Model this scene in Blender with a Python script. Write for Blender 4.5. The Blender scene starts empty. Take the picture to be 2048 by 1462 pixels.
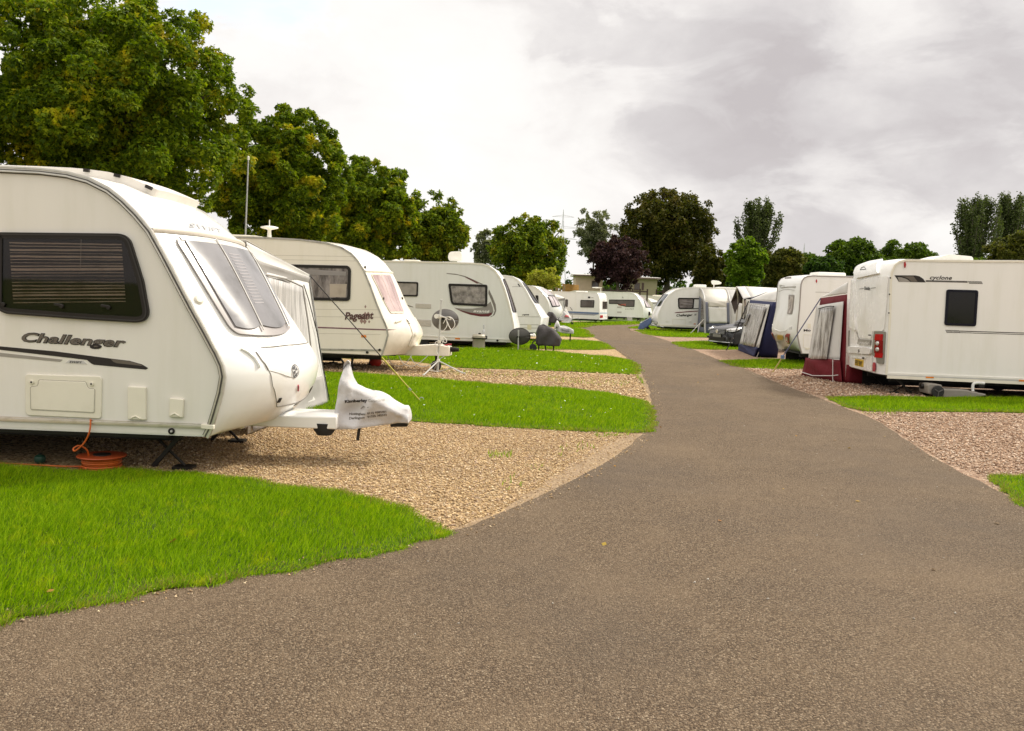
import bpy, bmesh, math, random
import numpy as np
from mathutils import Vector, Matrix
PI = math.pi
scene = bpy.context.scene
COL = scene.collection
rng = np.random.default_rng(7)
random.seed(7)

# ------------------------------------------------------------------ camera model (measured from the photograph)
FPX = 1800.0; EYE = 1.67; ROLL = .036; PITCH = math.atan(139 / FPX)
_R0 = np.array([1, 0, 0.]); _F = np.array([0, math.cos(PITCH), -math.sin(PITCH)]); _U0 = np.array([0, math.sin(PITCH), math.cos(PITCH)])
_RC = _R0 * math.cos(ROLL) + _U0 * math.sin(ROLL); _UC = _U0 * math.cos(ROLL) - _R0 * math.sin(ROLL)
_C = np.array([0, 0, EYE])
def ray(x, y): return _F + _RC * (x - 1024) / FPX + _UC * (731 - y) / FPX
def G(x, y, z=0.0):
    d = ray(x, y); return _C + d * (z - EYE) / d[2]
def proj(P):
    d = np.asarray(P) - _C; w = d @ _F
    return 1024 + FPX * (d @ _RC) / w, 731 - FPX * (d @ _UC) / w
def at_depth(x, y, Y):
    d = ray(x, y); return _C + d * (Y / d[1])
def zm(ox, oy, k, pts): return [(ox + a / k, oy + b / k) for a, b in pts]

cam = bpy.data.cameras.new('camera'); cam.sensor_width = 36; cam.lens = 36 * FPX / 2048
cam.clip_start = .05; cam.clip_end = 4000
camo = bpy.data.objects.new('camera', cam); COL.objects.link(camo)
M = Matrix((( _RC[0], _UC[0], -_F[0], 0), (_RC[1], _UC[1], -_F[1], 0), (_RC[2], _UC[2], -_F[2], EYE), (0, 0, 0, 1)))
camo.matrix_world = M
scene.camera = camo

# ------------------------------------------------------------------ objects
def tag(o, label=None, cat=None, group=None, kind=None):
    if label: o['label'] = label
    if cat: o['category'] = cat
    if group: o['group'] = group
    if kind: o['kind'] = kind
    return o
def thing(name, label, cat, loc=(0, 0, 0), rz=0, group=None):
    o = bpy.data.objects.new(name, None); COL.objects.link(o)
    o.empty_display_size = .2
    o.location = loc; o.rotation_euler = (0, 0, rz)
    return tag(o, label, cat, group)
def copy_tree(o, parent=None):
    c = o.copy(); COL.objects.link(c); c.parent = parent
    for ch in o.children: copy_tree(ch, c)
    return c
def link_mesh(name, me, mat, parent=None):
    o = bpy.data.objects.new(name, me); COL.objects.link(o)
    if mat: me.materials.append(mat)
    if parent: o.parent = parent
    return o
def fast_mesh(name, V, F, mat, parent=None, smooth=False):
    """V (n,3) array, F (m,k) array of equal-sized faces"""
    me = bpy.data.meshes.new(name)
    V = np.asarray(V, dtype=np.float32); F = np.asarray(F, dtype=np.int32)
    me.vertices.add(len(V)); me.vertices.foreach_set('co', V.ravel())
    me.loops.add(F.size); me.loops.foreach_set('vertex_index', F.ravel())
    me.polygons.add(len(F))
    me.polygons.foreach_set('loop_start', np.arange(0, F.size, F.shape[1], dtype=np.int32))
    me.polygons.foreach_set('loop_total', np.full(len(F), F.shape[1], dtype=np.int32))
    if smooth: me.polygons.foreach_set('use_smooth', np.ones(len(F), dtype=bool))
    me.update(calc_edges=True)
    return link_mesh(name, me, mat, parent)

class MB:
    def __init__(s): s.v = []; s.f = []
    def add(s, V, F):
        n = len(s.v); s.v += [tuple(map(float, q)) for q in V]; s.f += [tuple(i + n for i in f) for f in F]; return s
    def box(s, c, d, rz=0, ry=0, rx=0):
        hx, hy, hz = d[0] / 2, d[1] / 2, d[2] / 2
        R = Matrix.Rotation(rz, 3, 'Z') @ Matrix.Rotation(ry, 3, 'Y') @ Matrix.Rotation(rx, 3, 'X')
        V = [Vector(c) + R @ Vector((i * hx, j * hy, k * hz)) for k in (-1, 1) for j in (-1, 1) for i in (-1, 1)]
        return s.add(V, [(0, 2, 3, 1), (4, 5, 7, 6), (0, 1, 5, 4), (2, 6, 7, 3), (0, 4, 6, 2), (1, 3, 7, 5)])
    def tube(s, P, r, n=8, closed=False):
        P = [Vector(p) for p in P]; m = len(P); rr = r if hasattr(r, '__len__') else [r] * m
        V = []; up = None
        for i, p in enumerate(P):
            a = P[(i - 1) % m] if (closed or i > 0) else p
            b = P[(i + 1) % m] if (closed or i < m - 1) else p
            t = (b - a).normalized()
            if up is None:
                up = t.orthogonal().normalized()
            up = (up - t * up.dot(t))
            up = up.normalized() if up.length > 1e-6 else t.orthogonal().normalized()
            w = t.cross(up)
            for k in range(n):
                an = 2 * PI * k / n; V.append(p + (up * math.cos(an) + w * math.sin(an)) * rr[i])
        F = []
        for i in range(m if closed else m - 1):
            j = (i + 1) % m
            for k in range(n):
                l = (k + 1) % n; F.append((i * n + k, i * n + l, j * n + l, j * n + k))
        if not closed: F.append(tuple(range(n - 1, -1, -1))); F.append(tuple((m - 1) * n + k for k in range(n)))
        return s.add(V, F)
    def lathe(s, prof, o=(0, 0, 0), axis='Z', n=24):
        V = []; F = []; m = len(prof)
        for r, h in prof:
            for k in range(n):
                a = 2 * PI * k / n; c, q = r * math.cos(a), r * math.sin(a)
                p = (c, q, h) if axis == 'Z' else ((c, h, q) if axis == 'Y' else (h, c, q))
                V.append((o[0] + p[0], o[1] + p[1], o[2] + p[2]))
        for i in range(m - 1):
            for k in range(n):
                l = (k + 1) % n; F.append((i * n + k, i * n + l, (i + 1) * n + l, (i + 1) * n + k))
        F.append(tuple(range(n))); F.append(tuple((m - 1) * n + k for k in range(n)))
        return s.add(V, F)
    def grid(s, fn, nu, nv):
        V = [fn(i / nu, j / nv) for j in range(nv + 1) for i in range(nu + 1)]; w = nu + 1
        return s.add(V, [(j * w + i, j * w + i + 1, (j + 1) * w + i + 1, (j + 1) * w + i) for j in range(nv) for i in range(nu)])
    def slab(s, poly, y0, y1):
        """poly [(x,z)] in a vertical plane, from depth y0 to y1"""
        n = len(poly)
        V = [(a, y0, b) for a, b in poly] + [(a, y1, b) for a, b in poly]
        F = [tuple(range(n)), tuple(range(2 * n - 1, n - 1, -1))] + [(i, (i + 1) % n, n + (i + 1) % n, n + i) for i in range(n)]
        return s.add(V, F)
    def ring(s, A, B, y0, y1):
        """frame between outlines A and B (same length), depth y0..y1"""
        n = len(A)
        V = [(a, y0, b) for a, b in A] + [(a, y0, b) for a, b in B] + [(a, y1, b) for a, b in A] + [(a, y1, b) for a, b in B]
        F = []
        for i in range(n):
            j = (i + 1) % n
            F += [(2 * n + i, 2 * n + j, 3 * n + j, 3 * n + i), (i, j, 2 * n + j, 2 * n + i), (n + i, n + j, 3 * n + j, 3 * n + i)]
        return s.add(V, F)
    def obj(s, name, mat, parent=None, smooth=35, thick=0, bevel=0, fix=True):
        me = bpy.data.meshes.new(name); me.from_pydata(s.v, [], s.f)
        if fix:
            bm = bmesh.new(); bm.from_mesh(me); bmesh.ops.recalc_face_normals(bm, faces=bm.faces); bm.to_mesh(me); bm.free()
        if smooth:
            me.polygons.foreach_set('use_smooth', [True] * len(me.polygons)); me.set_sharp_from_angle(angle=math.radians(smooth))
        me.update()
        o = link_mesh(name, me, mat, parent)
        if thick:
            md = o.modifiers.new('thick', 'SOLIDIFY'); md.thickness = thick; md.offset = 0
        if bevel:
            md = o.modifiers.new('bevel', 'BEVEL'); md.width = bevel; md.segments = 2; md.limit_method = 'ANGLE'; md.angle_limit = math.radians(50)
        return o

def rounded(pts, r, n=5):
    """round the corners of a polygon by r"""
    out = []; m = len(pts)
    for i in range(m):
        p = np.array(pts[i], float); a = np.array(pts[i - 1], float) - p; b = np.array(pts[(i + 1) % m], float) - p
        la, lb = np.hypot(*a), np.hypot(*b); q = min(r, la * .48, lb * .48)
        A = p + a / la * q; B = p + b / lb * q
        for k in range(n + 1):
            t = k / n; out.append(tuple((1 - t) ** 2 * A + 2 * t * (1 - t) * p + t * t * B))
    return out
def inset(pts, d):
    P = np.array(pts, float); m = len(P)
    area = sum(P[i - 1][0] * P[i][1] - P[i][0] * P[i - 1][1] for i in range(m)); sg = 1 if area > 0 else -1
    out = []
    for i in range(m):
        a = P[i] - P[i - 1]; b = P[(i + 1) % m] - P[i]
        na = np.array([-a[1], a[0]]) / max(np.hypot(*a), 1e-9); nb = np.array([-b[1], b[0]]) / max(np.hypot(*b), 1e-9)
        v = na + nb; L = max(v @ v, .4); v = 2 * v / L
        out.append(tuple(P[i] + sg * d * v))
    return out
def circ(c, rx, rz=None, n=20):
    rz = rz or rx
    return [(c[0] + rx * math.cos(2 * PI * k / n), c[1] + rz * math.sin(2 * PI * k / n)) for k in range(n)]
def smooth_path(P, n=6):
    P = [np.array(p, float) for p in P]; out = []
    for i in range(len(P) - 1):
        p0 = P[max(i - 1, 0)]; p1 = P[i]; p2 = P[i + 1]; p3 = P[min(i + 2, len(P) - 1)]
        for k in range(n):
            t = k / n
            out.append(.5 * ((2 * p1) + (-p0 + p2) * t + (2 * p0 - 5 * p1 + 4 * p2 - p3) * t * t + (-p0 + 3 * p1 - 3 * p2 + p3) * t ** 3))
    out.append(P[-1]); return out

_txt = {}
def text2d(body, bold=.0, shear=0., space=1.):
    """flat letter outlines filled: verts (n,2) with the baseline at 0 and capitals about .7 high"""
    key = (body, bold, shear, space)
    if key not in _txt:
        cu = bpy.data.curves.new('lettering', 'FONT'); cu.body = body; cu.offset = bold; cu.shear = shear; cu.space_character = space; cu.resolution_u = 3
        cu.fill_mode = 'FRONT'
        ob = bpy.data.objects.new('lettering', cu)
        me = ob.to_mesh()
        V = np.array([v.co[:2] for v in me.vertices]); F = [tuple(p.vertices) for p in me.polygons]
        ob.to_mesh_clear(); bpy.data.objects.remove(ob); bpy.data.curves.remove(cu)
        _txt[key] = (V, F)
    return _txt[key]
# ------------------------------------------------------------------ materials
class NT:
    def __init__(s, name):
        s.m = bpy.data.materials.new(name); s.m.use_nodes = True; s.t = s.m.node_tree; s.t.nodes.clear()
        s.out = s.n('ShaderNodeOutputMaterial')
    def n(s, typ, **k):
        nd = s.t.nodes.new(typ)
        for a, b in k.items():
            if a.startswith('i_'):
                nd.inputs[a[2:].replace('_', ' ')].default_value = b
            else: setattr(nd, a, b)
        return nd
    def l(s, a, b): s.t.links.new(a, b)
    def ramp(s, fac, stops, interp='LINEAR'):
        stops = list(stops) if len(stops) > 1 else [stops[0], (1., stops[0][1])]
        r = s.n('ShaderNodeValToRGB'); cr = r.color_ramp; cr.interpolation = interp
        while len(cr.elements) < len(stops): cr.elements.new(.5)
        for e, (p, c) in zip(cr.elements, stops):
            e.position = p; e.color = (*c, 1) if len(c) == 3 else c
        s.l(fac, r.inputs[0]); return r.outputs[0]
    def noise(s, vec, scale, detail=3, rough=.55):
        n = s.n('ShaderNodeTexNoise'); n.inputs['Scale'].default_value = scale; n.inputs['Detail'].default_value = detail; n.inputs['Roughness'].default_value = rough
        if vec: s.l(vec, n.inputs['Vector'])
        return n.outputs['Fac']
    def mix(s, fac, a, b, mode='MIX'):
        m = s.n('ShaderNodeMix', data_type='RGBA', blend_type=mode)
        for i, v in ((0, fac), (6, a), (7, b)):
            if hasattr(v, 'links') or hasattr(v, 'is_linked'): s.l(v, m.inputs[i])
            elif i == 0: m.inputs[0].default_value = v
            else: m.inputs[i].default_value = (*v, 1)
        return m.outputs[2]
def C4(c): return (*c, 1)
_mats = {}
def plain(name, col, rough=.5, metal=0, spec=.5, dirt=.06, scale=3., bump=0, bscale=60, coat=0, streak=False):
    """one paint, plastic, cloth or metal: a base colour with slight blotches (and optional rain streaks) and an optional fine bump"""
    if name in _mats: return _mats[name]
    t = NT(name); b = t.n('ShaderNodeBsdfPrincipled')
    b.inputs['Roughness'].default_value = rough; b.inputs['Metallic'].default_value = metal; b.inputs['Specular IOR Level'].default_value = spec
    if coat: b.inputs['Coat Weight'].default_value = coat; b.inputs['Coat Roughness'].default_value = .06
    tc = t.n('ShaderNodeTexCoord'); mp = t.n('ShaderNodeMapping'); t.l(tc.outputs['Object'], mp.inputs[0])
    if streak: mp.inputs['Scale'].default_value = (3.2, 3.2, .45)
    f = t.noise(mp.outputs[0], scale, 5, .6)
    d = tuple(max(0, c * (1 - dirt * 2.2)) for c in col); u = tuple(min(1, c * (1 + dirt * .6)) for c in col)
    d = (d[0], d[1], d[2] * .96)
    t.l(t.ramp(f, [(.25, d), (.5, col), (.75, u)]), b.inputs['Base Color'])
    r = t.n('ShaderNodeMapRange'); t.l(f, r.inputs[0]); r.inputs[3].default_value = max(.02, rough - .08); r.inputs[4].default_value = min(1, rough + .1)
    t.l(r.outputs[0], b.inputs['Roughness'])
    if bump:
        bf = t.noise(tc.outputs['Object'], bscale, 4, .6); bn = t.n('ShaderNodeBump'); bn.inputs['Strength'].default_value = bump; bn.inputs['Distance'].default_value = .01
        t.l(bf, bn.inputs['Height']); t.l(bn.outputs[0], b.inputs['Normal'])
    t.l(b.outputs[0], t.out.inputs[0]); _mats[name] = t.m; return t.m
def cloth(name, col, wr=.5, ws=4., trans=.0):
    if name in _mats: return _mats[name]
    t = NT(name); b = t.n('ShaderNodeBsdfPrincipled'); b.inputs['Roughness'].default_value = .7; b.inputs['Specular IOR Level'].default_value = .25
    tc = t.n('ShaderNodeTexCoord')
    f = t.noise(tc.outputs['Object'], 1.7, 4)
    t.l(t.ramp(f, [(.3, tuple(c * .88 for c in col)), (.7, col)]), b.inputs['Base Color'])
    w = t.noise(tc.outputs['Object'], ws, 5, .6); bn = t.n('ShaderNodeBump'); bn.inputs['Strength'].default_value = wr; bn.inputs['Distance'].default_value = .05
    t.l(w, bn.inputs['Height']); t.l(bn.outputs[0], b.inputs['Normal'])
    if trans:
        tr = t.n('ShaderNodeBsdfTranslucent'); tr.inputs[0].default_value = C4(col); mx = t.n('ShaderNodeMixShader'); mx.inputs[0].default_value = trans
        t.l(b.outputs[0], mx.inputs[1]); t.l(tr.outputs[0], mx.inputs[2]); t.l(mx.outputs[0], t.out.inputs[0])
    else: t.l(b.outputs[0], t.out.inputs[0])
    _mats[name] = t.m; return t.m
def glass(name, tint=(.5, .5, .5), op=.35, rough=.03):
    """thin acrylic: see-through with a sky reflection"""
    if name in _mats: return _mats[name]
    t = NT(name); tr = t.n('ShaderNodeBsdfTransparent'); tr.inputs[0].default_value = C4(tint)
    gl = t.n('ShaderNodeBsdfGlossy'); gl.inputs['Roughness'].default_value = rough; gl.inputs[0].default_value = (1, 1, 1, 1)
    fr = t.n('ShaderNodeFresnel'); fr.inputs['IOR'].default_value = 1.3
    mx = t.n('ShaderNodeMixShader'); t.l(fr.outputs[0], mx.inputs[0]); t.l(tr.outputs[0], mx.inputs[1]); t.l(gl.outputs[0], mx.inputs[2])
    t.l(mx.outputs[0], t.out.inputs[0]); _mats[name] = t.m; return t.m
def creased(name, lo, hi, scale=5., stretch=(1, 1, .3), rough=.25):
    """clear vinyl or foil with long creases"""
    if name in _mats: return _mats[name]
    t = NT(name); b = t.n('ShaderNodeBsdfPrincipled'); b.inputs['Roughness'].default_value = rough
    tc = t.n('ShaderNodeTexCoord'); mp = t.n('ShaderNodeMapping'); mp.inputs['Scale'].default_value = stretch; mp.inputs['Rotation'].default_value = (.0, .35, 0)
    t.l(tc.outputs['Object'], mp.inputs[0])
    f = t.noise(mp.outputs[0], scale, 6, .65)
    t.l(t.ramp(f, [(.38, lo), (.5, tuple((a + c) / 2 for a, c in zip(lo, hi))), (.62, hi)]), b.inputs['Base Color'])
    bn = t.n('ShaderNodeBump'); bn.inputs['Strength'].default_value = .6; bn.inputs['Distance'].default_value = .04; t.l(f, bn.inputs['Height']); t.l(bn.outputs[0], b.inputs['Normal'])
    t.l(b.outputs[0], t.out.inputs[0]); _mats[name] = t.m; return t.m
def leafy(name, cols, patch=None, pscale=.7, trans=.35, thr=.58, spec=.12):
    """leaves: each leaf its own shade out of cols, with clumps of the patch colours"""
    if name in _mats: return _mats[name]
    t = NT(name); g = t.n('ShaderNodeNewGeometry'); n = len(cols)
    c = t.ramp(g.outputs['Random Per Island'], [(i / max(n - 1, 1), q) for i, q in enumerate(cols)])
    if patch:
        f = t.noise(g.outputs['Position'], pscale, 5, .65)
        m = len(patch); pc = t.ramp(g.outputs['Random Per Island'], [(i / max(m - 1, 1), q) for i, q in enumerate(patch)])
        c = t.mix(t.ramp(f, [(thr, (0, 0, 0)), (thr + .1, (1, 1, 1))]), c, pc)
    d = t.n('ShaderNodeBsdfPrincipled'); d.inputs['Roughness'].default_value = .6; d.inputs['Specular IOR Level'].default_value = spec; t.l(c, d.inputs['Base Color'])
    tr = t.n('ShaderNodeBsdfTranslucent'); br = t.mix(1., c, (1.5, 1.6, .7), 'MULTIPLY'); t.l(br, tr.inputs[0])
    mx = t.n('ShaderNodeMixShader'); mx.inputs[0].default_value = trans; t.l(d.outputs[0], mx.inputs[1]); t.l(tr.outputs[0], mx.inputs[2])
    t.l(mx.outputs[0], t.out.inputs[0]); _mats[name] = t.m; return t.m

GEL = plain('white_gelcoat', (.84, .835, .815), .22, dirt=.04, scale=1.5, coat=.3)
SIDE = plain('cream_side_panel', (.75, .725, .67), .36, dirt=.035, scale=1.2, streak=True)
SIDEW = plain('white_side_panel', (.81, .795, .755), .32, dirt=.035, scale=1.2, streak=True)
SIDEC = plain('pale_cream_side_panel', (.79, .735, .635), .36, dirt=.03, scale=1.2, streak=True)
SIDEG = plain('greenish_grey_side_panel', (.745, .74, .70), .34, dirt=.035, scale=1.2, streak=True)
PLW = plain('white_plastic', (.78, .76, .70), .4, dirt=.05)
PLC = plain('cream_plastic', (.76, .72, .61), .4, dirt=.05)
ALU = plain('aluminium_rail', (.62, .60, .56), .32, metal=.75, dirt=.1, scale=9)
ALUD = plain('dirty_aluminium_rail', (.40, .38, .34), .42, metal=.55, dirt=.25, scale=7)
STEEL = plain('galvanised_steel', (.45, .45, .44), .45, metal=.8, dirt=.15, scale=20)
GREYP = plain('pale_grey_tube', (.48, .48, .46), .4, metal=.2, dirt=.1)
BLK = plain('black_plastic', (.016, .013, .011), .42, dirt=.2, spec=.28)
RUB = plain('rubber_seal', (.028, .025, .023), .55, dirt=.2)
UNDER = plain('dark_underbody', (.03, .028, .026), .85, dirt=.3)
TYRE = plain('tyre_rubber', (.02, .02, .02), .8, dirt=.2)
DKGREY = plain('dark_grey_vinyl', (.030, .026, .025), .45, dirt=.1, spec=.2)
BRZ = plain('bronze_grey_vinyl', (.14, .12, .10), .45, dirt=.1, spec=.25)
MIDG = plain('mid_grey_vinyl', (.30, .28, .25), .4, dirt=.08)
LTG = plain('light_grey_vinyl', (.52, .51, .49), .45, dirt=.05)
MAROON = plain('maroon_vinyl', (.11, .010, .016), .4, dirt=.1)
BLUEV = plain('blue_vinyl', (.10, .16, .29), .45, dirt=.08)
REDL = plain('red_lens', (.40, .004, .008), .2, dirt=.1, spec=.25)
AMBER = plain('amber_lens', (.75, .22, .02), .2, dirt=.1)
CLEARL = plain('clear_lens', (.62, .62, .62), .12, metal=.6, dirt=.1)
YPLATE = plain('yellow_plate', (.72, .47, .03), .35, dirt=.08)
PANE = plain('dark_acrylic_pane', (.012, .010, .010), .08, dirt=.2, spec=.3)
PANEG = plain('grey_acrylic_pane', (.075, .06, .058), .09, dirt=.25, spec=.6, scale=2)
PANEB = creased('curtained_pane', (.07, .055, .05), (.30, .26, .24), 5., (1, 1, .35), .12)
PANEL_ = plain('pale_blind_pane', (.30, .275, .25), .12, dirt=.15, spec=.6)
CLOTHG = cloth('dark_grey_cover_cloth', (.062, .055, .056), .9, 4)
CLOTHW = cloth('silver_white_cover_cloth', (.56, .545, .545), .6, 4)
CLOTHB = cloth('denim_blue_cover_cloth', (.10, .14, .26), .5, 6)
AWW = cloth('white_awning_cloth', (.76, .745, .72), .4, 2.6, .2)
AWG = cloth('grey_awning_cloth', (.42, .40, .385), .3, 3, .15)
AWC = cloth('cream_awning_cloth', (.72, .69, .62), .25, 2.2, .15)
AWBR = cloth('brown_awning_cloth', (.045, .03, .026), .3, 3)
AWTAN = cloth('tan_awning_cloth', (.34, .27, .22), .3, 3)
AWBL = cloth('navy_awning_cloth', (.022, .026, .085), .4, 4)
AWLB = cloth('blue_grey_awning_cloth', (.17, .18, .23), .3, 4)
AWM = cloth('maroon_awning_cloth', (.135, .008, .014), .4, 4)
VINYL = creased('creased_clear_vinyl', (.16, .14, .125), (.62, .60, .58), 9., (1, 1, .22), .18)
VINYLD = creased('smoky_clear_vinyl', (.03, .025, .022), (.22, .19, .17), 8., (1, 1, .25), .2)
NET = creased('pleated_net_curtain', (.28, .27, .265), (.60, .58, .57), 16., (1, 1, .05), .6)
ORANGE = plain('orange_cable', (.55, .11, .012), .5, dirt=.2)
BEIGEP = plain('beige_plastic', (.33, .295, .225), .5, dirt=.1)
GREYPL = plain('grey_brown_plastic', (.25, .225, .195), .55, dirt=.12)
GREENP = plain('dark_green_plastic', (.012, .05, .028), .45, dirt=.1)
BARK = plain('bark', (.09, .075, .058), .9, dirt=.3, scale=8, bump=.8, bscale=18)
DISHG = plain('charcoal_dish', (.105, .098, .092), .5, dirt=.1)
TIMBERY = plain('orange_timber', (.42, .22, .05), .75, dirt=.2, scale=14)
TIMBERD = plain('dark_timber', (.05, .03, .025), .8, dirt=.2, scale=14)
HOMEC = plain('beige_cladding', (.62, .48, .37), .7, dirt=.05)
HOMEG = plain('olive_cladding', (.33, .30, .19), .7, dirt=.05)
ROOFW = plain('pale_roof_edge', (.68, .66, .62), .6, dirt=.08)
# ------------------------------------------------------------------ frames standing on the ground, and caravans
class Frame:
    """a vertical plane on the ground through the point seen at pixel ref (height zb), turned by th degrees; local x runs along it, y away from the camera, z up"""
    def __init__(s, ref, zb=0., th=0., depth=None):
        P = at_depth(*ref, depth) if depth else G(*ref, zb)
        s.P0 = np.array([P[0], P[1], 0.]); s.th = math.radians(th)
        s.a = np.array([math.cos(s.th), math.sin(s.th), 0]); s.nrm = np.array([-math.sin(s.th), math.cos(s.th), 0])
    def L(s, x, y, off=0.):
        d = ray(x, y); t = ((s.P0 + s.nrm * off - _C) @ s.nrm) / (d @ s.nrm); Q = _C + d * t
        return float((Q - s.P0) @ s.a), float(Q[2])
    def LL(s, pts, off=0.): return [s.L(x, y, off) for x, y in pts]
    def W(s, p): return s.P0 + s.a * p[0] + s.nrm * p[1] + np.array([0, 0, p[2]])
    def local(s, w):
        q = np.asarray(w) - s.P0; return np.array([q @ s.a, q @ s.nrm, q[2]])
    def gl(s, x, y, z=0.): return s.local(G(x, y, z))
    def root(s, name, label, cat, group=None):
        s.o = thing(name, label, cat, tuple(s.P0), s.th, group); return s.o
    def text(s, body, mat, p0, p1, cap, parent, off=.008, bold=.02, shear=0., space=1., name='lettering', warp=None, capdir=None):
        """letters whose baseline runs from p0 to p1 (local x,z), capitals cap high, standing off the plane; warp maps (x,z) -> y"""
        V, F = text2d(body, bold, shear, space)
        x0, x1 = V[:, 0].min(), V[:, 0].max()
        p0 = np.array(p0); p1 = np.array(p1); u = (p1 - p0) / (x1 - x0); e = (p1 - p0) / np.hypot(*(p1 - p0)); v = np.array([-e[1], e[0]]) * cap / .7
        if v[1] < 0: v = -v
        Q = p0 + (V[:, :1] - x0) * u + V[:, 1:2] * v
        mb = MB(); mb.add([(a, (warp(a, b) if warp else 0) - off, b) for a, b in Q], F)
        return mb.obj(name, mat, parent, smooth=0, fix=False)

class Van(Frame):
    def __init__(s, name, label, ref, zb, th=0., W=2.2, cat='caravan', group='touring caravans on the pitches'):
        super().__init__(ref, zb, th); s.Wd = W; s.root(name, label, cat, group)
    # path: list of (x,z,ds): side outline from the front foot up over the roof and down the rear; ds = bow of the middle
    def shell(s, path, mat, pw=2.6, crown=.035, side=None, rail=ALU, railw=.035, nt=14, rail2=False, skip_rail=0):
        s.path = [np.array(p, float) for p in path]; s.pw = pw; s.crown = crown
        xs = [p[0] for p in path]; s.mid = (min(xs) + max(xs)) / 2
        d = [0.]
        for a, b in zip(s.path, s.path[1:]): d.append(d[-1] + math.hypot(*(b - a)[:2]))
        s.u = np.array(d); s.zmax = max(p[1] for p in path)
        ts = [.5 - .5 * math.cos(PI * k / nt) for k in range(nt + 1)]
        mb = MB(); n = len(path)
        V = [s.S(s.u[i], t) for t in ts for i in range(n)]
        F = [(j * n + i, j * n + i + 1, (j + 1) * n + i + 1, (j + 1) * n + i) for j in range(nt) for i in range(n - 1)]
        F += [tuple(range(n)), tuple(nt * n + i for i in range(n))]
        F += [(j * n, (j + 1) * n, (j + 1) * n + n - 1, j * n + n - 1) for j in range(nt)]
        mb.add(V, F); s.body = mb.obj('body_shell', mat, s.o, smooth=40)
        out = [(p[0], p[1]) for p in path]
        if side:
            mb = MB().slab(inset(out, .012), .0, -.006); s.side = mb.obj('side_wall', side, s.o, smooth=0)
        if rail:
            for y in (0., s.Wd):
                mb = MB(); sg = -1 if y == 0 else 1
                s._ribbon(mb, out, railw, y + sg * -.004, y + sg * .02, .0)
                if rail2: s._ribbon(mb, out, railw * .25, y + sg * .018, y + sg * .034, -railw * .34); s._ribbon(mb, out, railw * .25, y + sg * .018, y + sg * .034, railw * .34)
                ro = mb.obj('awning_rail', rail, s.o, smooth=30)
                if rail2: mb = MB(); s._ribbon(mb, out, railw * .2, y + sg * .018, y + sg * .024, -railw * .12); s._ribbon(mb, out, railw * .16, y - sg * .002, y + sg * .012, -railw * .62); mb.obj('sealant', plain('dark_sealant', (.11, .10, .09), .6), ro, smooth=0)
    def _ribbon(s, mb, P, w, y0, y1, off):
        n = len(P); A = []; B = []
        for i in range(n):
            a = np.array(P[max(i - 1, 0)]); b = np.array(P[min(i + 1, n - 1)]); t = (b - a) / max(np.hypot(*(b - a)), 1e-9)
            q = np.array([-t[1], t[0]])
            if q @ (np.array(P[i]) - np.array([s.mid, 1.3])) < 0: q = -q
            c = np.array(P[i]) + q * (off - .004); A.append(c - q * w / 2); B.append(c + q * w / 2)
        V = [(p[0], y, p[1]) for p, y in [(p, y0) for p in A] + [(p, y0) for p in B] + [(p, y1) for p in A] + [(p, y1) for p in B]]
        F = []
        for i in range(n - 1):
            F += [(2 * n + i, 2 * n + i + 1, 3 * n + i + 1, 3 * n + i), (i, i + 1, 2 * n + i + 1, 2 * n + i), (n + i, n + i + 1, 3 * n + i + 1, 3 * n + i)]
        mb.add(V, F)
    def S(s, u, t):
        i = int(np.clip(np.searchsorted(s.u, u) - 1, 0, len(s.u) - 2)); k = (u - s.u[i]) / (s.u[i + 1] - s.u[i])
        p = s.path[i] * (1 - k) + s.path[i + 1] * k
        g = 1 - abs(2 * t - 1) ** s.pw
        return np.array([p[0] + p[2] * g, s.Wd * t, p[1] + s.crown * g * np.clip((p[1] - 1.6) / .9, 0, 1)])
    def N(s, u, t):
        e = .015; a = s.S(min(u + e, s.u[-1]), t) - s.S(max(u - e, 0), t); tt = min(max(t, .02), .98)
        b = s.S(u, tt + .01) - s.S(u, tt - .01)
        n = np.cross(a, b); n /= np.linalg.norm(n)
        if n @ (s.S(u, t) - np.array([s.mid, s.Wd / 2, 1.3])) < 0: n = -n
        return n
    def fpx(s, x, y, u0=0., u1=2.9):
        """the point (u,t) of the bowed end seen at a pixel"""
        lo = np.array([u0, 0.]); hi = np.array([u1, 1.]); best = None
        for it in range(5):
            U = np.linspace(lo[0], hi[0], 15); T = np.linspace(lo[1], hi[1], 15); best = None
            for u in U:
                for t in T:
                    q = proj(s.W(s.S(u, t))); e = (q[0] - x) ** 2 + (q[1] - y) ** 2
                    w = s.N(u, t); wv = s.a * w[0] + s.nrm * w[1] + np.array([0, 0, w[2]])
                    if wv @ (s.W(s.S(u, t)) - _C) > 0: e += 400
                    if best is None or e < best[0]: best = (e, u, t)
            sp = (hi - lo) * .18; c = np.array(best[1:])
            lo = np.maximum([u0, 0], c - sp); hi = np.minimum([u1, 1], c + sp)
        return best[1], best[2]
    def on(s, u, t, off=0.): return s.S(u, t) + s.N(u, t) * off
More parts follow.
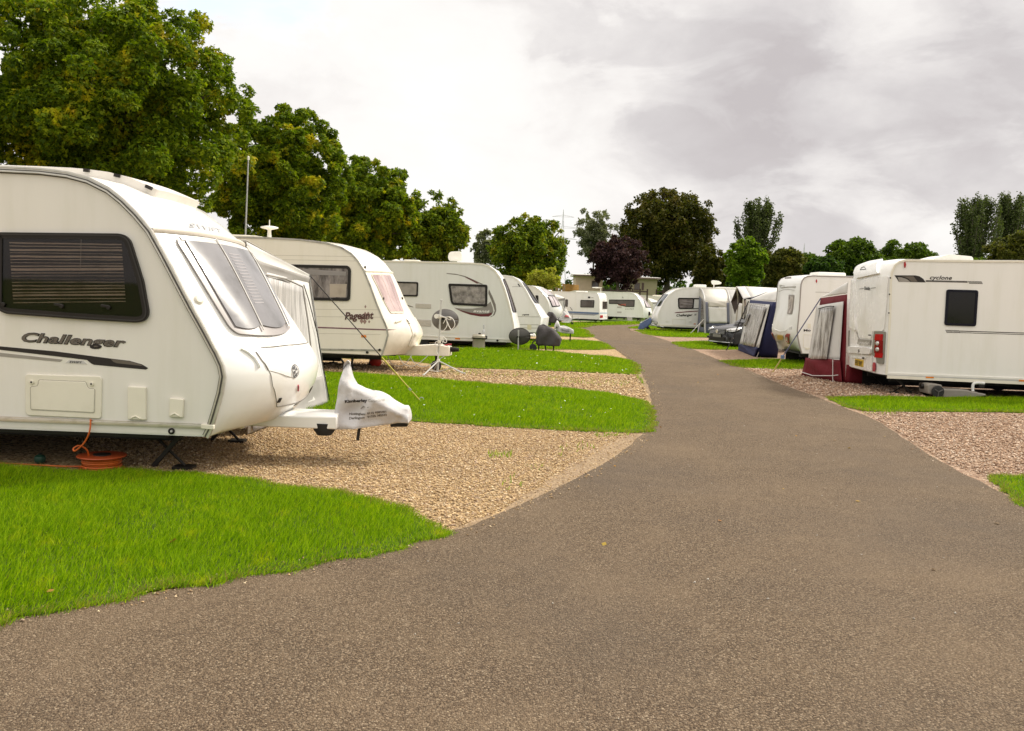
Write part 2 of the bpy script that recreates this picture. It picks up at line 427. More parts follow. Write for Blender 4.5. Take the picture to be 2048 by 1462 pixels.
    def quad(s, c, off, mat, name, parent=None, thick=.0, r=.0, nu=16, nv=14, bow=0., fn=None):
        """a panel on the bowed end between four (u,t) corners [bottom-left, bottom-right, top-right, top-left] with corners rounded by the fraction r"""
        c = [np.array(q) for q in c]
        def P(a, b, o):
            b2 = b
            if r:
                ins = 0
                if b < r: ins = r * .6 * (1 - math.sqrt(max(0, 1 - ((r - b) / r) ** 2)))
                if b > 1 - r: ins = r * .6 * (1 - math.sqrt(max(0, 1 - ((b - 1 + r) / r) ** 2)))
                a = ins + a * (1 - 2 * ins)
            q = (c[0] * (1 - a) + c[1] * a) * (1 - b2) + (c[3] * (1 - a) + c[2] * a) * b2
            if bow: q = q + np.array([-bow * (1 - (2 * a - 1) ** 2) * (1 - b2), 0])
            return s.on(q[0], q[1], o)
        bs = [.5 - .5 * math.cos(PI * k / nv) for k in range(nv + 1)]
        mb = MB(); w = nu + 1
        V = [P(i / nu, b, off) for b in bs for i in range(w)]
        F = [(j * w + i, j * w + i + 1, (j + 1) * w + i + 1, (j + 1) * w + i) for j in range(nv) for i in range(nu)]
        if thick:
            bd = [(0, i) for i in range(w)] + [(j, nu) for j in range(1, nv + 1)] + [(nv, i) for i in range(nu - 1, -1, -1)] + [(j, 0) for j in range(nv - 1, 0, -1)]
            n0 = len(V); V += [P(i / nu, bs[j], off - thick) for j, i in bd]
            for k in range(len(bd)):
                k2 = (k + 1) % len(bd); F.append((bd[k][0] * w + bd[k][1], bd[k2][0] * w + bd[k2][1], n0 + k2, n0 + k))
        mb.add(V, F); return mb.obj(name, mat, parent or s.o, smooth=40)
    def qpx(s, px, *a, u0=0., u1=2.9, **k): return s.quad([s.fpx(x, y, u0, u1) for x, y in px], *a, **k)
    def line(s, ut, r, mat, name, off=.004, parent=None, n=6, mb=None):
        P = [s.on(u, t, off) for u, t in ut]; m = mb or MB(); m.tube(P, r, n)
        return m if mb is not None else m.obj(name, mat, parent or s.o)
    def ftext(s, body, mat, c, off=.01, bold=.02, shear=0., space=1., name='lettering'):
        """letters on the bowed end: c = (u,t) of baseline start, baseline end, cap-top above start"""
        V, F = text2d(body, bold, shear, space); x0, x1 = V[:, 0].min(), V[:, 0].max(); c = [np.array(q) for q in c]
        mb = MB(); mb.add([s.on(*(c[0] + (c[1] - c[0]) * (a - x0) / (x1 - x0) + (c[2] - c[0]) * b / .7), off) for a, b in V], F)
        return mb.obj(name, mat, s.o, smooth=0, fix=False)
    # -------- side fittings
    def panel(s, pts, mat, name, y1=-.012, y0=-.004, r=0, parent=None, smooth=30, px=True, bevel=0):
        P = s.LL(pts) if px else pts
        if r: P = rounded(P, r)
        return MB().slab(P, y0, y1).obj(name, mat, parent or s.o, smooth=smooth, bevel=bevel)
    def window(s, pts, frame_w=.05, r=.07, frame=BLK, pane=PANE, px=True, name='side_window'):
        P = s.LL(pts) if px else pts
        A = rounded(P, r); B = rounded(inset(P, frame_w), r * .7)
        f = MB().ring(A, B, -.004, -.028).obj(name, frame, s.o, smooth=40)
        MB().slab(inset(B, -.004), -.005, -.018).obj('pane', pane, f, smooth=40)
        return f
    def gear(s, wheels, half=.30, wr=.31, floor=.36, x0=None, x1=None, legs=(), hitch=None, legy=(.35, 1.85), jockey=True, hmat=STEEL, hz=.42, track=None):
        xs = [p[0] for p in s.path]; x0 = x0 if x0 is not None else min(xs) + .25; x1 = x1 if x1 is not None else max(xs) - .25
        m = MB(); W = s.Wd
        for y in (.45, W - .45): m.box(((x0 + x1) / 2, y, floor - .055), (x1 - x0, .06, .13))
        m.box(((x0 + x1) / 2, W / 2, floor - .015), (x1 - x0, W - .14, .05))
        for x in wheels: m.tube([(x, .2, wr), (x, W - .2, wr)], .04, 8)
        m.obj('chassis', UNDER, s.o)
        for x in wheels:
            for y, sg in ((.12, 1), (W - .12, -1)):
                t = MB().lathe([(wr * .62, -.08), (wr * .93, -.085), (wr, -.06), (wr, .06), (wr * .93, .085), (wr * .62, .08)], (x, y + sg * .02, wr), 'Y', 28).obj('wheel', TYRE, s.o)
                MB().lathe([(.03, -.07 * sg), (wr * .3, -.075 * sg), (wr * .55, -.05 * sg), (wr * .64, -.07 * sg), (wr * .64, .05 * sg), (.03, .04 * sg)], (x, y + sg * .02, wr), 'Y', 20).obj('rim', STEEL, t)
        for x, dx in legs:
            for y in legy:
                l = MB().box((x + dx * .5, y, floor * .5), (math.hypot(dx, floor - .03), .05, .035), ry=math.atan2(floor - .03, dx) * -1 if dx else PI / 2)
                l.tube([(x + dx * 1.02, y, .03), (x + dx * .15, y, floor - .1)], .014, 6)
                l.box((x + dx, y, .014), (.17, .15, .028))
                l.obj('steady_leg', BLK, s.o)
        if hitch is not None:
            xf = max(xs) - .3 if hitch > s.mid else min(xs) + .3; c = W / 2
            m = MB()
            for sg in (-1, 1): m.tube([(xf, c + sg * .55, floor - .03), (hitch - (.25 if hitch > xf else -.25), c + sg * .05, hz)], .035, 8)
            m.tube([(hitch - (.35 if hitch > xf else -.35), c, hz), (hitch, c, hz + .02)], .045, 10)
            m.lathe([(.03, -.05), (.055, -.04), (.06, 0), (.04, .05), (.015, .06)], (hitch, c, hz + .02), 'Z', 14)
            m.obj('tow_bar', hmat, s.o)
            if jockey:
                jx = hitch - (.38 if hitch > xf else -.38); jy = c - .10
                j = MB().tube([(jx, jy, .14), (jx, jy, hz + .28)], .022, 10).tube([(jx, jy - .05, .10), (jx, jy, .2)], .012, 6).tube([(jx, jy, hz + .28), (jx + .1, jy, hz + .33)], .012, 6).obj('jockey_wheel', STEEL, s.o)
                MB().lathe([(.02, -.03), (.085, -.035), (.10, -.02), (.10, .02), (.085, .035), (.02, .03)], (jx, jy - .05, .10), 'Y', 18).obj('tyre', TYRE, j)
# ------------------------------------------------------------------ nearest caravan, left
def z1(*p): return zm(0, 300, 3.656, p)
def z2(*p): return zm(300, 400, 2.923, p)
def z3(*p): return zm(0, 600, 3.656, p)
def z4(*p): return zm(450, 430, 3.951, p)
def z5(*p): return zm(760, 480, 4.874, p)
def z6(*p): return zm(1000, 540, 5.689, p)
def z7(*p): return zm(1260, 520, 4.655, p)
def z8(*p): return zm(1560, 480, 3.482, p)
def zA(*p): return zm(1660, 500, 4.57, p)      # cyclone
def zH(*p): return zm(1140, 560, 12.8, p)      # far row
def zM(*p): return zm(1540, 540, 8.125, p)

c1 = Van('caravan', 'nearest white touring caravan with a long dark blind window and an orange cable reel beneath', (416, 873.5), .36, -1)
front = [c1.L(*q) for q in [(414, 873.5)] + z3((1540, 950), (1580, 820), (1620, 680), (1640, 560), (1625, 480), (1580, 380)) + z1((1570, 1462), (1500, 1330), (1400, 1150), (1300, 960), (1200, 770), (1100, 590), (1000, 470), (900, 370), (800, 290), (650, 215), (500, 175), (300, 150), (0, 135))]
bow1 = [.10, .34, .46, .50, .505, .50, .48, .47, .45, .42, .38, .335, .285, .225, .16, .10, .06, .02, 0, 0]
LEN = 5.7
zr = front[-1][1]
path = [(a, b, d) for (a, b), d in zip(front, bow1)] + [(-3.2, zr + .005, 0), (-4.9, zr - .01, 0), (-5.35, zr - .07, -.02), (-5.6, zr - .3, -.05), (-LEN, 1.5, -.08), (-LEN, .36, -.06)]
c1.shell(path, GEL, side=SIDE, rail=ALU, railw=.052, rail2=True, pw=2.5, nt=20)
# lower rail, side window, blind
P = c1.LL(z3((0, 848), (1480, 903), (1480, 937), (0, 880)))
sl = (P[1][1] - P[0][1]) / (P[1][0] - P[0][0])
xa = -5.6
mb = MB().slab([(xa, P[0][1] + sl * (xa - P[0][0])), P[1], P[2], (xa, P[3][1] + sl * (xa - P[3][0]))], -.004, -.022)
h = .012; mb.slab([(xa, P[3][1] + sl * (xa - P[3][0]) + .012), (P[2][0], P[2][1] + .012), (P[2][0], P[2][1] + .028), (xa, P[3][1] + sl * (xa - P[3][0]) + .028)], -.02, -.036)
mb.obj('belt_rail', ALU, c1.o, smooth=0)
c1.panel(z3((1480, 903), (1575, 910), (1572, 945), (1478, 937)), PLC, 'rail_end_cap', -.04, bevel=.006)
wpts = z1((-8, 603), (890, 612), (938, 632), (968, 668), (1060, 960), (1099, 1180), (1092, 1222), (1062, 1252), (1010, 1262), (600, 1237), (60, 1197), (5, 1170), (-12, 1120))
Pw = c1.LL(wpts); Aw = rounded(Pw, .03); Bw = inset(Aw, .05)
wf = MB().ring(Aw, Bw, -.004, -.04).obj('side_window', BLK, c1.o, smooth=50)
MB().ring(inset(Aw, .012), inset(Aw, .022), -.03, -.046).obj('seal', RUB, wf, smooth=50)
MB().slab(inset(Aw, .03), -.006, -.010).obj('backing', plain('dark_window_interior', (.014, .011, .010), .7, dirt=.5, scale=2.5), wf, smooth=0)
MB().slab(inset(Aw, .045), -.028, -.032).obj('pane', glass('smoked_acrylic', (.76, .72, .69)), wf, smooth=0)
blind = MB(); R_ = random.Random(3)
TL, TR, BR, BL = [np.array(q) for q in c1.LL(z1((75, 680), (895, 690), (925, 1105), (105, 1115)))]
for k in range(19):
    b = k / 18; b2 = b
    l = TL * (1 - b2) + BL * b2; r_ = TR * (1 - b2) + BR * b2
    hgt = R_.choice([.0035, .005, .009, .003, .007]) * (1.1 if k % 2 == 0 else .6)
    j0, j1 = R_.uniform(-.004, .004), R_.uniform(-.004, .004); sg = [l * (1 - q / 8) + r_ * q / 8 + np.array([0, j0 * (1 - q / 8) + j1 * q / 8 + R_.uniform(-.0015, .0015)]) for q in range(9)]
    for q in range(8): blind.add([(sg[q][0], -.013, sg[q][1] - hgt), (sg[q + 1][0], -.013, sg[q + 1][1] - hgt), (sg[q + 1][0], -.017, sg[q + 1][1] + hgt), (sg[q][0], -.017, sg[q][1] + hgt)], [(0, 1, 2, 3)])
bl = blind.obj('blind', plain('venetian_blind_slat', (.86, .80, .74), .35, dirt=.3, scale=4), wf, smooth=0, fix=False)
mb = MB()
a, b = c1.LL(z1((603, 655), (597, 860))); mb.tube([(a[0], -.022, a[1]), (b[0], -.022, b[1])], .0022, 5); mb.obj('blind_cord', PLW, wf)
for x, y in ((445, 1132), (785, 1142), (20, 1120)):
    q = c1.L(*z1((x, y))[0]); MB().box((q[0], -.036, q[1]), (.075, .02, .022), ry=.1).box((q[0] + .03, -.044, q[1] - .012), (.03, .014, .03), ry=.5).obj('window_catch', BLK, wf, bevel=.003)
# lettering and stripes
a, b = c1.LL(z3((162, 302), (926, 345)))
c1.text('Challenger', DKGREY, a, b, .078, c1.o, off=.010, bold=.045, shear=.28, space=1.02)
c1.text('Challenger', BRZ, (a[0] + .004, a[1] + .003), (b[0] - .004, b[1] + .003), .071, c1.o, off=.0125, bold=.018, shear=.28, space=1.05)
c1.panel(z3((-900, 250), (0, 338), (400, 374), (800, 426), (950, 444), (1040, 470), (1086, 497), (1070, 508), (690, 473), (668, 462), (640, 438), (500, 421), (0, 363), (-900, 290)), DKGREY, 'stripe', -.009, smooth=0)
c1.panel(z3((812, 430), (945, 446), (1030, 470), (1050, 482), (860, 462), (835, 452)), BRZ, 'stripe_flash', -.011, -.0085, smooth=0)
c1.panel(z3((-900, 310), (0, 384), (462, 435), (445, 451), (0, 411), (-900, 345)), MIDG, 'lower_stripe', -.009, smooth=0)
c1.panel(z3((483, 459), (510, 438), (612, 444), (640, 469)), LTG, 'name_tag', -.009, smooth=0)
a, b = c1.LL(z3((512, 458), (606, 463))); c1.text('SWIFT', DKGREY, a, b, .016, c1.o, off=.011, bold=.02, shear=.2)
# service hatch, vents, lamp
Po = c1.LL(z3((205, 540), (737, 556), (752, 575), (748, 852), (735, 866), (213, 842), (195, 822), (193, 555)))
Pi = c1.LL(z3((290, 578), (640, 592), (655, 640), (706, 645), (703, 826), (233, 802), (231, 628), (285, 625)))
ht = MB().slab(rounded(Po, .03), -.004, -.022).obj('service_hatch', PLC, c1.o, bevel=.006)
MB().ring(rounded(Pi, .02, 4), inset(rounded(Pi, .02, 4), .006), -.02, -.0245).obj('door_seam', plain('shadow_gap_rubber', (.46, .43, .36), .6), ht)
MB().slab(inset(rounded(Pi, .02, 4), .007), -.02, -.027).obj('hatch_door', PLC, ht, bevel=.004)
for x, y in ((245, 598), (681, 611)):
    q = c1.L(*z3((x, y))[0]); lk = MB().lathe([(.002, 0), (.018, 0), (.018, -.012), (.002, -.014)], (q[0], -.022, q[1]), 'Y', 16).obj('lock', PLC, ht)
    MB().lathe([(.001, -.012), (.008, -.012), (.008, -.017), (.001, -.017)], (q[0], -.022, q[1]), 'Y', 12).obj('keyhole', BLK, lk)
for pts, lip in ((((945, 628), (1076, 635), (1078, 876), (945, 870)), (972, 858, 1040, 872)), (((1250, 713), (1352, 722), (1346, 858), (1246, 851)), (1262, 838, 1320, 855))):
    v = c1.panel(z3(*pts), PLC, 'vent_cover', -.034, r=.012, bevel=.007)
    a, b = c1.LL(z3((lip[0], lip[1]), (lip[2], lip[3]))); MB().tube([(a[0], -.036, a[1]), ((a[0] + b[0]) / 2, -.040, a[1] + .018), (b[0], -.036, a[1] - .006)], .006, 8).obj('finger_grip', PLC, v)
q = c1.L(*z3((1258, 958))[0]); lm = MB().lathe([(.001, 0), (.028, 0), (.028, -.014), (.02, -.018), (.019, -.008), (.001, -.008)], (q[0], -.004, q[1]), 'Y', 18).obj('socket', BLK, c1.o)
MB().lathe([(.001, -.008), (.012, -.008), (.009, -.018), (.001, -.018)], (q[0], -.004, q[1]), 'Y', 12).obj('bulb', LTG, lm)
# front: ledge, window, locker, emblem
U0 = c1.fpx(330, 511)[0]
ug = c1.fpx(400, 475, 1., 3.4)[0]
lw = [c1.fpx(x, y, .6, 3.4) for x, y in z2((480, 782), (812, 748), (586, 280), (128, 212))]
ledge_u = lw[3][0] + .075
def ul(t): return lw[3][0] * (1 - t) + lw[2][0] * t + .055
mb = MB(); mb.grid(lambda a, b: c1.on(ul(b) + (a - .5) * .05, .005 + b * .99, .006 + .022 * math.sin(PI * a)), 6, 26); mb.obj('front_ledge', plain('cream_trim', (.66, .60, .52), .4), c1.o)
wfr = c1.quad(lw, .022, plain('grey_front_frame', (.30, .275, .27), .3, dirt=.1), 'front_window', thick=.02, r=.10, bow=.05, nu=60, nv=30)
PANEF = plain('front_window_pane', (.20, .195, .205), .14, dirt=.2, scale=2.2, spec=.35)
t0 = [np.array(q) for q in lw]
def sub(a0, a1, b0, b1):
    f = lambda a, b: (t0[0] * (1 - a) + t0[1] * a) * (1 - b) + (t0[3] * (1 - a) + t0[2] * a) * b
    return [f(a0, b0), f(a1, b0), f(a1, b1), f(a0, b1)]
for a0, a1 in ((.05, .318), (.345, .848), (.87, .972)):
    pn = c1.quad(sub(a0, a1, .06, .945), .034, PANEF, 'pane', wfr, thick=.014, r=.012, bow=.04 if a0 > .3 and a1 < .9 else .03, nu=30, nv=30)
    if .3 < a0 < .8:
        mb = MB()
        for k in range(16):
            b = .30 + k * .036; q = sub(a0 + .04, a0 + (.19 if a0 > .3 else .2), b, b + .010); mb.add([c1.on(w[0], w[1], .037) for w in q], [(0, 1, 2, 3)])
        mb.obj('blind', plain('pale_blind_slats', (.29, .27, .28), .4), pn, smooth=0, fix=False)
c1.quad(sub(.03, .97, .95, .985), .030, LTG, 'top_bead', wfr, thick=.006)
mb = MB()
for a in (.33, .86):
    mb.tube([c1.on(*(sub(a, a + .01, 0, 1)[0] * (1 - k / 10) + sub(a, a + .01, 0, 1)[3] * k / 10), .040) for k in range(11)], .007, 6)
mb.obj('mullion', ALU, wfr)
fp = lambda *p: [c1.fpx(x, y, 0, 3.4) for x, y in z2(*p)]
SEAM = plain('seam_shadow_sealant', (.20, .185, .165), .7)
def uts(pts, n=8):
    q = [np.array(w) for w in fp(*pts)]; o = []
    for a, b in zip(q, q[1:]): o += [a * (1 - k / n) + b * k / n for k in range(n)]
    return o + [q[-1]]
mb = MB(); c1.line(uts(((625, 858), (700, 860), (790, 850), (862, 820))), .005, SEAM, 'x', .003, mb=mb); c1.line(uts(((618, 885), (655, 940), (690, 992))), .006, SEAM, 'x', .003, mb=mb)
c1.line(uts(((690, 992), (718, 1090), (740, 1206))), .003, SEAM, 'x', .002, mb=mb); c1.line(uts(((740, 1206), (870, 1180), (950, 1140), (985, 1105))), .006, SEAM, 'x', .003, mb=mb)
mb.obj('gas_locker_seam', SEAM, c1.o)
mb = MB(); c1.line(uts(((690, 995), (800, 1028), (845, 1042))), .0025, SEAM, 'x', .001, mb=mb); mb.obj('swage_line', LTG, c1.o)
e = fp((850, 1000), (870, 1000), (850, 958)); eu, et = e[0]; du = abs(e[2][0] - eu) * .95; dt = abs(e[1][1] - et)
def emb(r0, r1, off, n=24, a0=0, a1=2 * PI):
    m = MB(); V = []
    for k in range(n + 1):
        a = a0 + (a1 - a0) * k / n
        for r in (r0, r1): V.append(c1.on(eu + du * r * math.sin(a), et + dt * r * math.cos(a), off))
    return V, [(2 * k, 2 * k + 1, 2 * k + 3, 2 * k + 2) for k in range(n)]
mb = MB(); mb.add(*emb(.84, 1, .006))
for a0, a1, r0, r1 in ((.2, 1.3, .2, .55), (1.6, 2.6, .35, .75), (3.0, 4.1, .15, .6), (4.4, 5.2, .3, .78), (5.4, 6.1, .45, .7)): mb.add(*emb(r0, r1, .006, 8, a0, a1))
mb.obj('emblem', plain('dark_emblem', (.10, .10, .105), .35), c1.o, smooth=0, fix=False)
mb = MB(); q = fp((865, 1082), (865, 1115)); c1.line([np.array(q[0]) * (1 - k / 3) + np.array(q[1]) * k / 3 for k in range(4)], .009, REDL, 'x', .002, mb=mb); mb.obj('red_sticker', plain('red_sticker', (.5, .10, .14), .5), c1.o)
for x, y in ((757, 1170), (938, 1106)):
    u, t = fp((x, y))[0]; c1.quad([(u - .022, t - .008), (u - .022, t + .008), (u + .022, t + .008), (u + .022, t - .008)], .006, BLK, 'locker_catch', thick=.006, nu=2, nv=2)
q = fp((868, 1182))[0]; c1.quad([(q[0] - .03, q[1] - .03), (q[0] - .03, q[1] + .03), (q[0] + .012, q[1] + .018), (q[0] + .012, q[1] - .018)], .004, BLK, 'locker_handle', thick=.003, nu=3, nv=2)
for x, y in ((285, 582), (545, 1335)):
    u, t = fp((x, y))[0]; P = c1.on(u, t, .004); n = c1.N(u, t)
    lm = MB().lathe([(.001, -.03), (.05, -.03), (.045, 0), (.03, .012), (.001, .014)], (0, 0, 0), 'Z', 18).obj('marker_lamp' if y < 700 else 'front_lamp', CLEARL if y > 700 else PLC, c1.o)
    lm.location = P; lm.rotation_euler = Vector(n).to_track_quat('Z', 'Y').to_euler()
    if y > 700: MB().lathe([(.001, .012), (.02, .012), (.018, .018), (.001, .018)], (0, 0, 0), 'Z', 12).obj('bulb', BLK, lm)
# long bracket-shaped grab handles moulded at the locker corners
mb = MB(); c1.line(uts(((530, 868), (570, 890), (612, 925), (640, 975))), .018, GEL, 'x', .004, mb=mb); mb.obj('grab_handle', GEL, c1.o)
c = fp((222, 160), (424, 196), (226, 134)); c1.ftext('SWIFT', plain('silver_lettering', (.36, .36, .37), .4), c, .008, .035, .12, 1.1)
# roof light pod
pu0, pu1 = c1.fpx(275, 372, 2.2, 4.2)[0], c1.fpx(60, 334, 2.5, 5)[0]
u_a = c1.u[16] - .1; u_b = c1.u[18] + .75
pod = c1.quad([(u_a - .12, .26), (u_a - .12, .80), (u_b, .78), (u_b, .28)], .075, plain('roof_pod', (.70, .66, .61), .35), 'roof_light', thick=.09, r=.08, nu=20, nv=20)
for k in range(3):
    uu = u_a - .10 + k * .25; c1.quad([(uu, .255), (uu, .270), (uu + .045, .270), (uu + .045, .255)], .078, BLK, 'vent_slot', pod, thick=.03, nu=2, nv=2)
c1.quad([(u_b - .95, .33), (u_b - .95, .72), (u_b - .2, .72), (u_b - .2, .33)], .083, PLC, 'hatch_lid', pod, thick=.02, r=.1)
# running gear
c1.gear([-2.9], legs=((-.62, .28), (-5.2, -.28)), hitch=None, x1=-.4)
yb = .85
Q = lambda x, y, off=yb: c1.L(*z2((x, y))[0], off)
a = Q(780, 1330); b = Q(1078, 1338); tz = Q(1075, 1266)[1]; ta = Q(830, 1272)[1]
hz0 = min(a[1], b[1])
bx = MB(); x0, x1 = a[0] - .35, b[0] + .02
bx.add([(x0, yb, hz0), (x1, yb, hz0), (x1, yb, tz), (x0, yb, ta), (x0, 2.2 - yb, hz0), (x1, 2.2 - yb - .08, hz0), (x1, 2.2 - yb - .08, tz), (x0, 2.2 - yb, ta), (x1, yb + .07, tz + .02), (x1, 2.2 - yb - .15, tz + .02), (x0, yb + .07, ta + .03), (x0, 2.2 - yb - .07, ta + .03)],
       [(0, 1, 2, 3), (4, 7, 6, 5), (0, 4, 5, 1), (3, 2, 8, 10), (7, 11, 9, 6), (10, 8, 9, 11), (1, 5, 6, 9, 8, 2), (0, 3, 10, 11, 7, 4)])
fair = bx.obj('hitch_fairing', GEL, c1.o, bevel=.012)
mb = MB().tube([(x1 - .3, 1.1, hz0 + .06), (x1 + .42, 1.1, hz0 + .09)], .05, 10)
mb.obj('tow_bar', UNDER, c1.o)
jx = c1.L(645, 860, .95)[0]; MB().lathe([(.001, -.085), (.07, -.08), (.105, -.03), (.115, .04), (.001, .04)], (jx + .02, .95, hz0 + .01), 'Z', 22).obj('jockey_wheel', TYRE, c1.o)
MB().box((-3.2, 2.12, .2), (4.8, .012, .34)).obj('draught_and_light_skirt', BLK, c1.o)  # far-side panel added to block light from behind under the floor

# hitch cover
hc = Frame((716, 857), .30, -1, depth=float(c1.W((0.9, 1.1, 0))[1]) - .16)
def zB(*p): return zm(600, 700, 7.312, p)
top = hc.LL(zB((486, 1000), (500, 760), (525, 600), (560, 400), (590, 230), (640, 165), (680, 190), (690, 290), (720, 420), (760, 530), (900, 590), (1100, 630), (1250, 700), (1400, 800), (1480, 850), (1550, 850), (1572, 905)))
bot = hc.LL(zB((500, 1165), (650, 1160), (900, 1148), (1300, 1108), (1400, 1090), (1545, 1085)))
tx = np.array([p[0] for p in top]); tz_ = np.array([p[1] for p in top]); bx_ = np.array([p[0] for p in bot]); bz_ = np.array([p[1] for p in bot])
tx = np.maximum.accumulate(tx + np.arange(len(tx)) * 1e-5)
X0, X1 = tx[0], tx[-1]
def covw(x, v):
    """half width at height fraction v"""
    k = (x - X0) / (X1 - X0); w = .19 * (1 - .55 * k)
    zt, zb = np.interp(x, tx, tz_), np.interp(x, bx_, bz_); hh = zt - zb
    zz = zb + v * hh
    body = math.sqrt(max(0., 1 - v ** 2.6))
    return max(.012, w * body * min(1, .35 + .28 / max(hh, .28) * 1.0 if zz > .62 else 1.))
def fold(x, z): return .034 * math.sin(6 * x + 15 * z + 1.2) + .016 * math.sin(15 * x - 9 * z + .6) - .022 * max(0, math.sin(9 * x + 17 * z + 2.4)) ** 6 + .012 * math.sin(23 * x - 21 * z + 1) - .014 * max(0, math.sin(19 * x - 13 * z + .5)) ** 4 + .005 * math.sin(36 * z - 11 * x + 2)
def covy(x, z):
    zt, zb = np.interp(x, tx, tz_), np.interp(x, bx_, bz_); v = min(max((z - zb) / (zt - zb), 0), 1); return .19 - covw(x, v) + fold(x, z)
NX, NV = 70, 40
V = []
for i in range(NX + 1):
    x = X0 + (X1 - X0) * i / NX; zt, zb = np.interp(x, tx, tz_), np.interp(x, bx_, bz_)
    for j in range(NV + 1):
        q = j / NV; sgn = -1 if q < .5 else 1; v = 1 - abs(2 * q - 1) ** 1.6
        z = zb + v * (zt - zb); V.append((x, .19 + sgn * covw(x, v) + fold(x, z) * (1 if sgn < 0 else -1), z))
F = [(i * (NV + 1) + j, i * (NV + 1) + j + 1, (i + 1) * (NV + 1) + j + 1, (i + 1) * (NV + 1) + j) for i in range(NX) for j in range(NV)]
F += [tuple(NX * (NV + 1) + j for j in range(NV + 1))]
hroot = hc.root('hitch_cover', 'silver white printed cloth cover over the hitch of the nearest caravan', 'hitch cover')
MB().add(V, F).obj('fabric', CLOTHW, hroot, smooth=60, thick=.003)
def ctext(body, p0, p1, cap, mat, **k):
    a, b = hc.LL(zB(p0, p1)); hc.text(body, mat, a, b, cap, hroot, off=.006, warp=covy, **k)
ctext('Kimberley', (655, 775), (968, 768), .028, DKGREY, bold=.045)
ctext('Caravans', (985, 765), (1222, 752), .026, MIDG, bold=.012)
ctext('Nottingham', (697, 965), (945, 958), .0205, BRZ, bold=.03); ctext('0115 9382401', (975, 952), (1250, 925), .0205, BRZ, bold=.03)
ctext('Darlington', (702, 1026), (935, 1008), .0205, BRZ, bold=.03); ctext('01325 382333', (975, 1003), (1255, 972), .0205, BRZ, bold=.03)
a = hc.L(*zB((930, 845))[0]); mb = MB()
mb.tube([(a[0] - .04, covy(a[0] - .04, a[1] - .02) - .006, a[1] - .02), (a[0] - .01, covy(a[0], a[1]) - .006, a[1] + .01), (a[0] + .02, covy(a[0], a[1]) - .006, a[1] - .015), (a[0] + .04, covy(a[0] + .04, a[1]) - .006, a[1] + .005)], .003, 5)
mb.obj('emblem', BRZ, hroot)
ss = hc.L(*zB((830, 1150))[0]); MB().box((ss[0], .1, ss[1] - .06), (.028, .012, .14), ry=.12).obj('strap', DKGREY, hroot)
a, b = hc.LL(zB((1290, 1110), (1545, 1090))); MB().box(((a[0] + b[0]) / 2, .17, a[1] - .0), (b[0] - a[0], .1, .05), ry=-.05).obj('strap', BLK, hroot, bevel=.01)

# ------------------------------------------------------------------ things under the nearest caravan
g = G(*z3((745, 1238))[0]); ct = thing('cable_reel', 'orange cable reel lying on the gravel under the nearest caravan', 'cable reel', tuple(g))
MB().lathe([(.05, .0), (.195, .0), (.20, .006), (.195, .012), (.05, .012)], (0, 0, 0), 'Z', 32).obj('flange', ORANGE, ct)
MB().lathe([(.05, .118), (.205, .118), (.21, .124), (.205, .130), (.07, .130)], (0, 0, 0), 'Z', 32).obj('flange', plain('dark_orange_plastic', (.34, .055, .010), .5), ct)
MB().lathe([(.03, .11), (.075, .128), (.075, .14), (.03, .14)], (0, 0, 0), 'Z', 20).obj('hub', BLK, ct)
mb = MB()
for k in range(6):
    rr = .155 + .008 * math.sin(k * 2.3); mb.tube([(rr * math.cos(2 * PI * i / 28), rr * math.sin(2 * PI * i / 28), .022 + k * .0165) for i in range(28)], .0085, 6, closed=True)
mb.obj('wound_cable', ORANGE, ct)
K = c1.W((c1.L(*z3((675, 868))[0])[0], -.03, c1.L(*z3((675, 868))[0])[1]))
def atd(x, y, Y): return at_depth(*z3((x, y))[0], Y)
Yk = K[1]
pth = [K, atd(655, 960, Yk - .02), atd(615, 1045, Yk), atd(550, 1103, Yk + .02), atd(538, 1085, Yk + .04), atd(580, 1065, Yk + .08), atd(635, 1095, Yk + .12), atd(650, 1150, Yk + .16)]
cb = MB().tube(smooth_path(pth, 8), .0075, 8)
cb.obj('mains_cable', ORANGE, None); tag(bpy.data.objects['mains_cable'], 'orange mains cable hanging from the service hatch down to the reel', 'cable')
w = [G(*z3((x, y))[0], .012) for x, y in ((-700, 1165), (-300, 1180), (0, 1193), (150, 1200), (300, 1208), (460, 1216), (600, 1218))] + [np.array([g[0] - .06, g[1] - .17, .04])]
tag(MB().tube(smooth_path(w, 6), .0075, 8).obj('mains_cable', ORANGE), 'orange cable trailing along the grass edge towards the left', 'cable')
gg = G(*z3((292, 1195))[0]); wb = thing('water_ball', 'small dark green ball on the gravel under the nearest caravan', 'ball', tuple(gg))
MB().lathe([(.001, 0), (.022, .002), (.042, .016), (.05, .04), (.044, .065), (.026, .08), (.001, .085)], (0, 0, 0), 'Z', 20).obj('ball', GREENP, wb)
MB().lathe([(.01, .08), (.014, .083), (.014, .094), (.001, .096)], (0, 0, 0), 'Z', 12).obj('valve', BLK, wb)
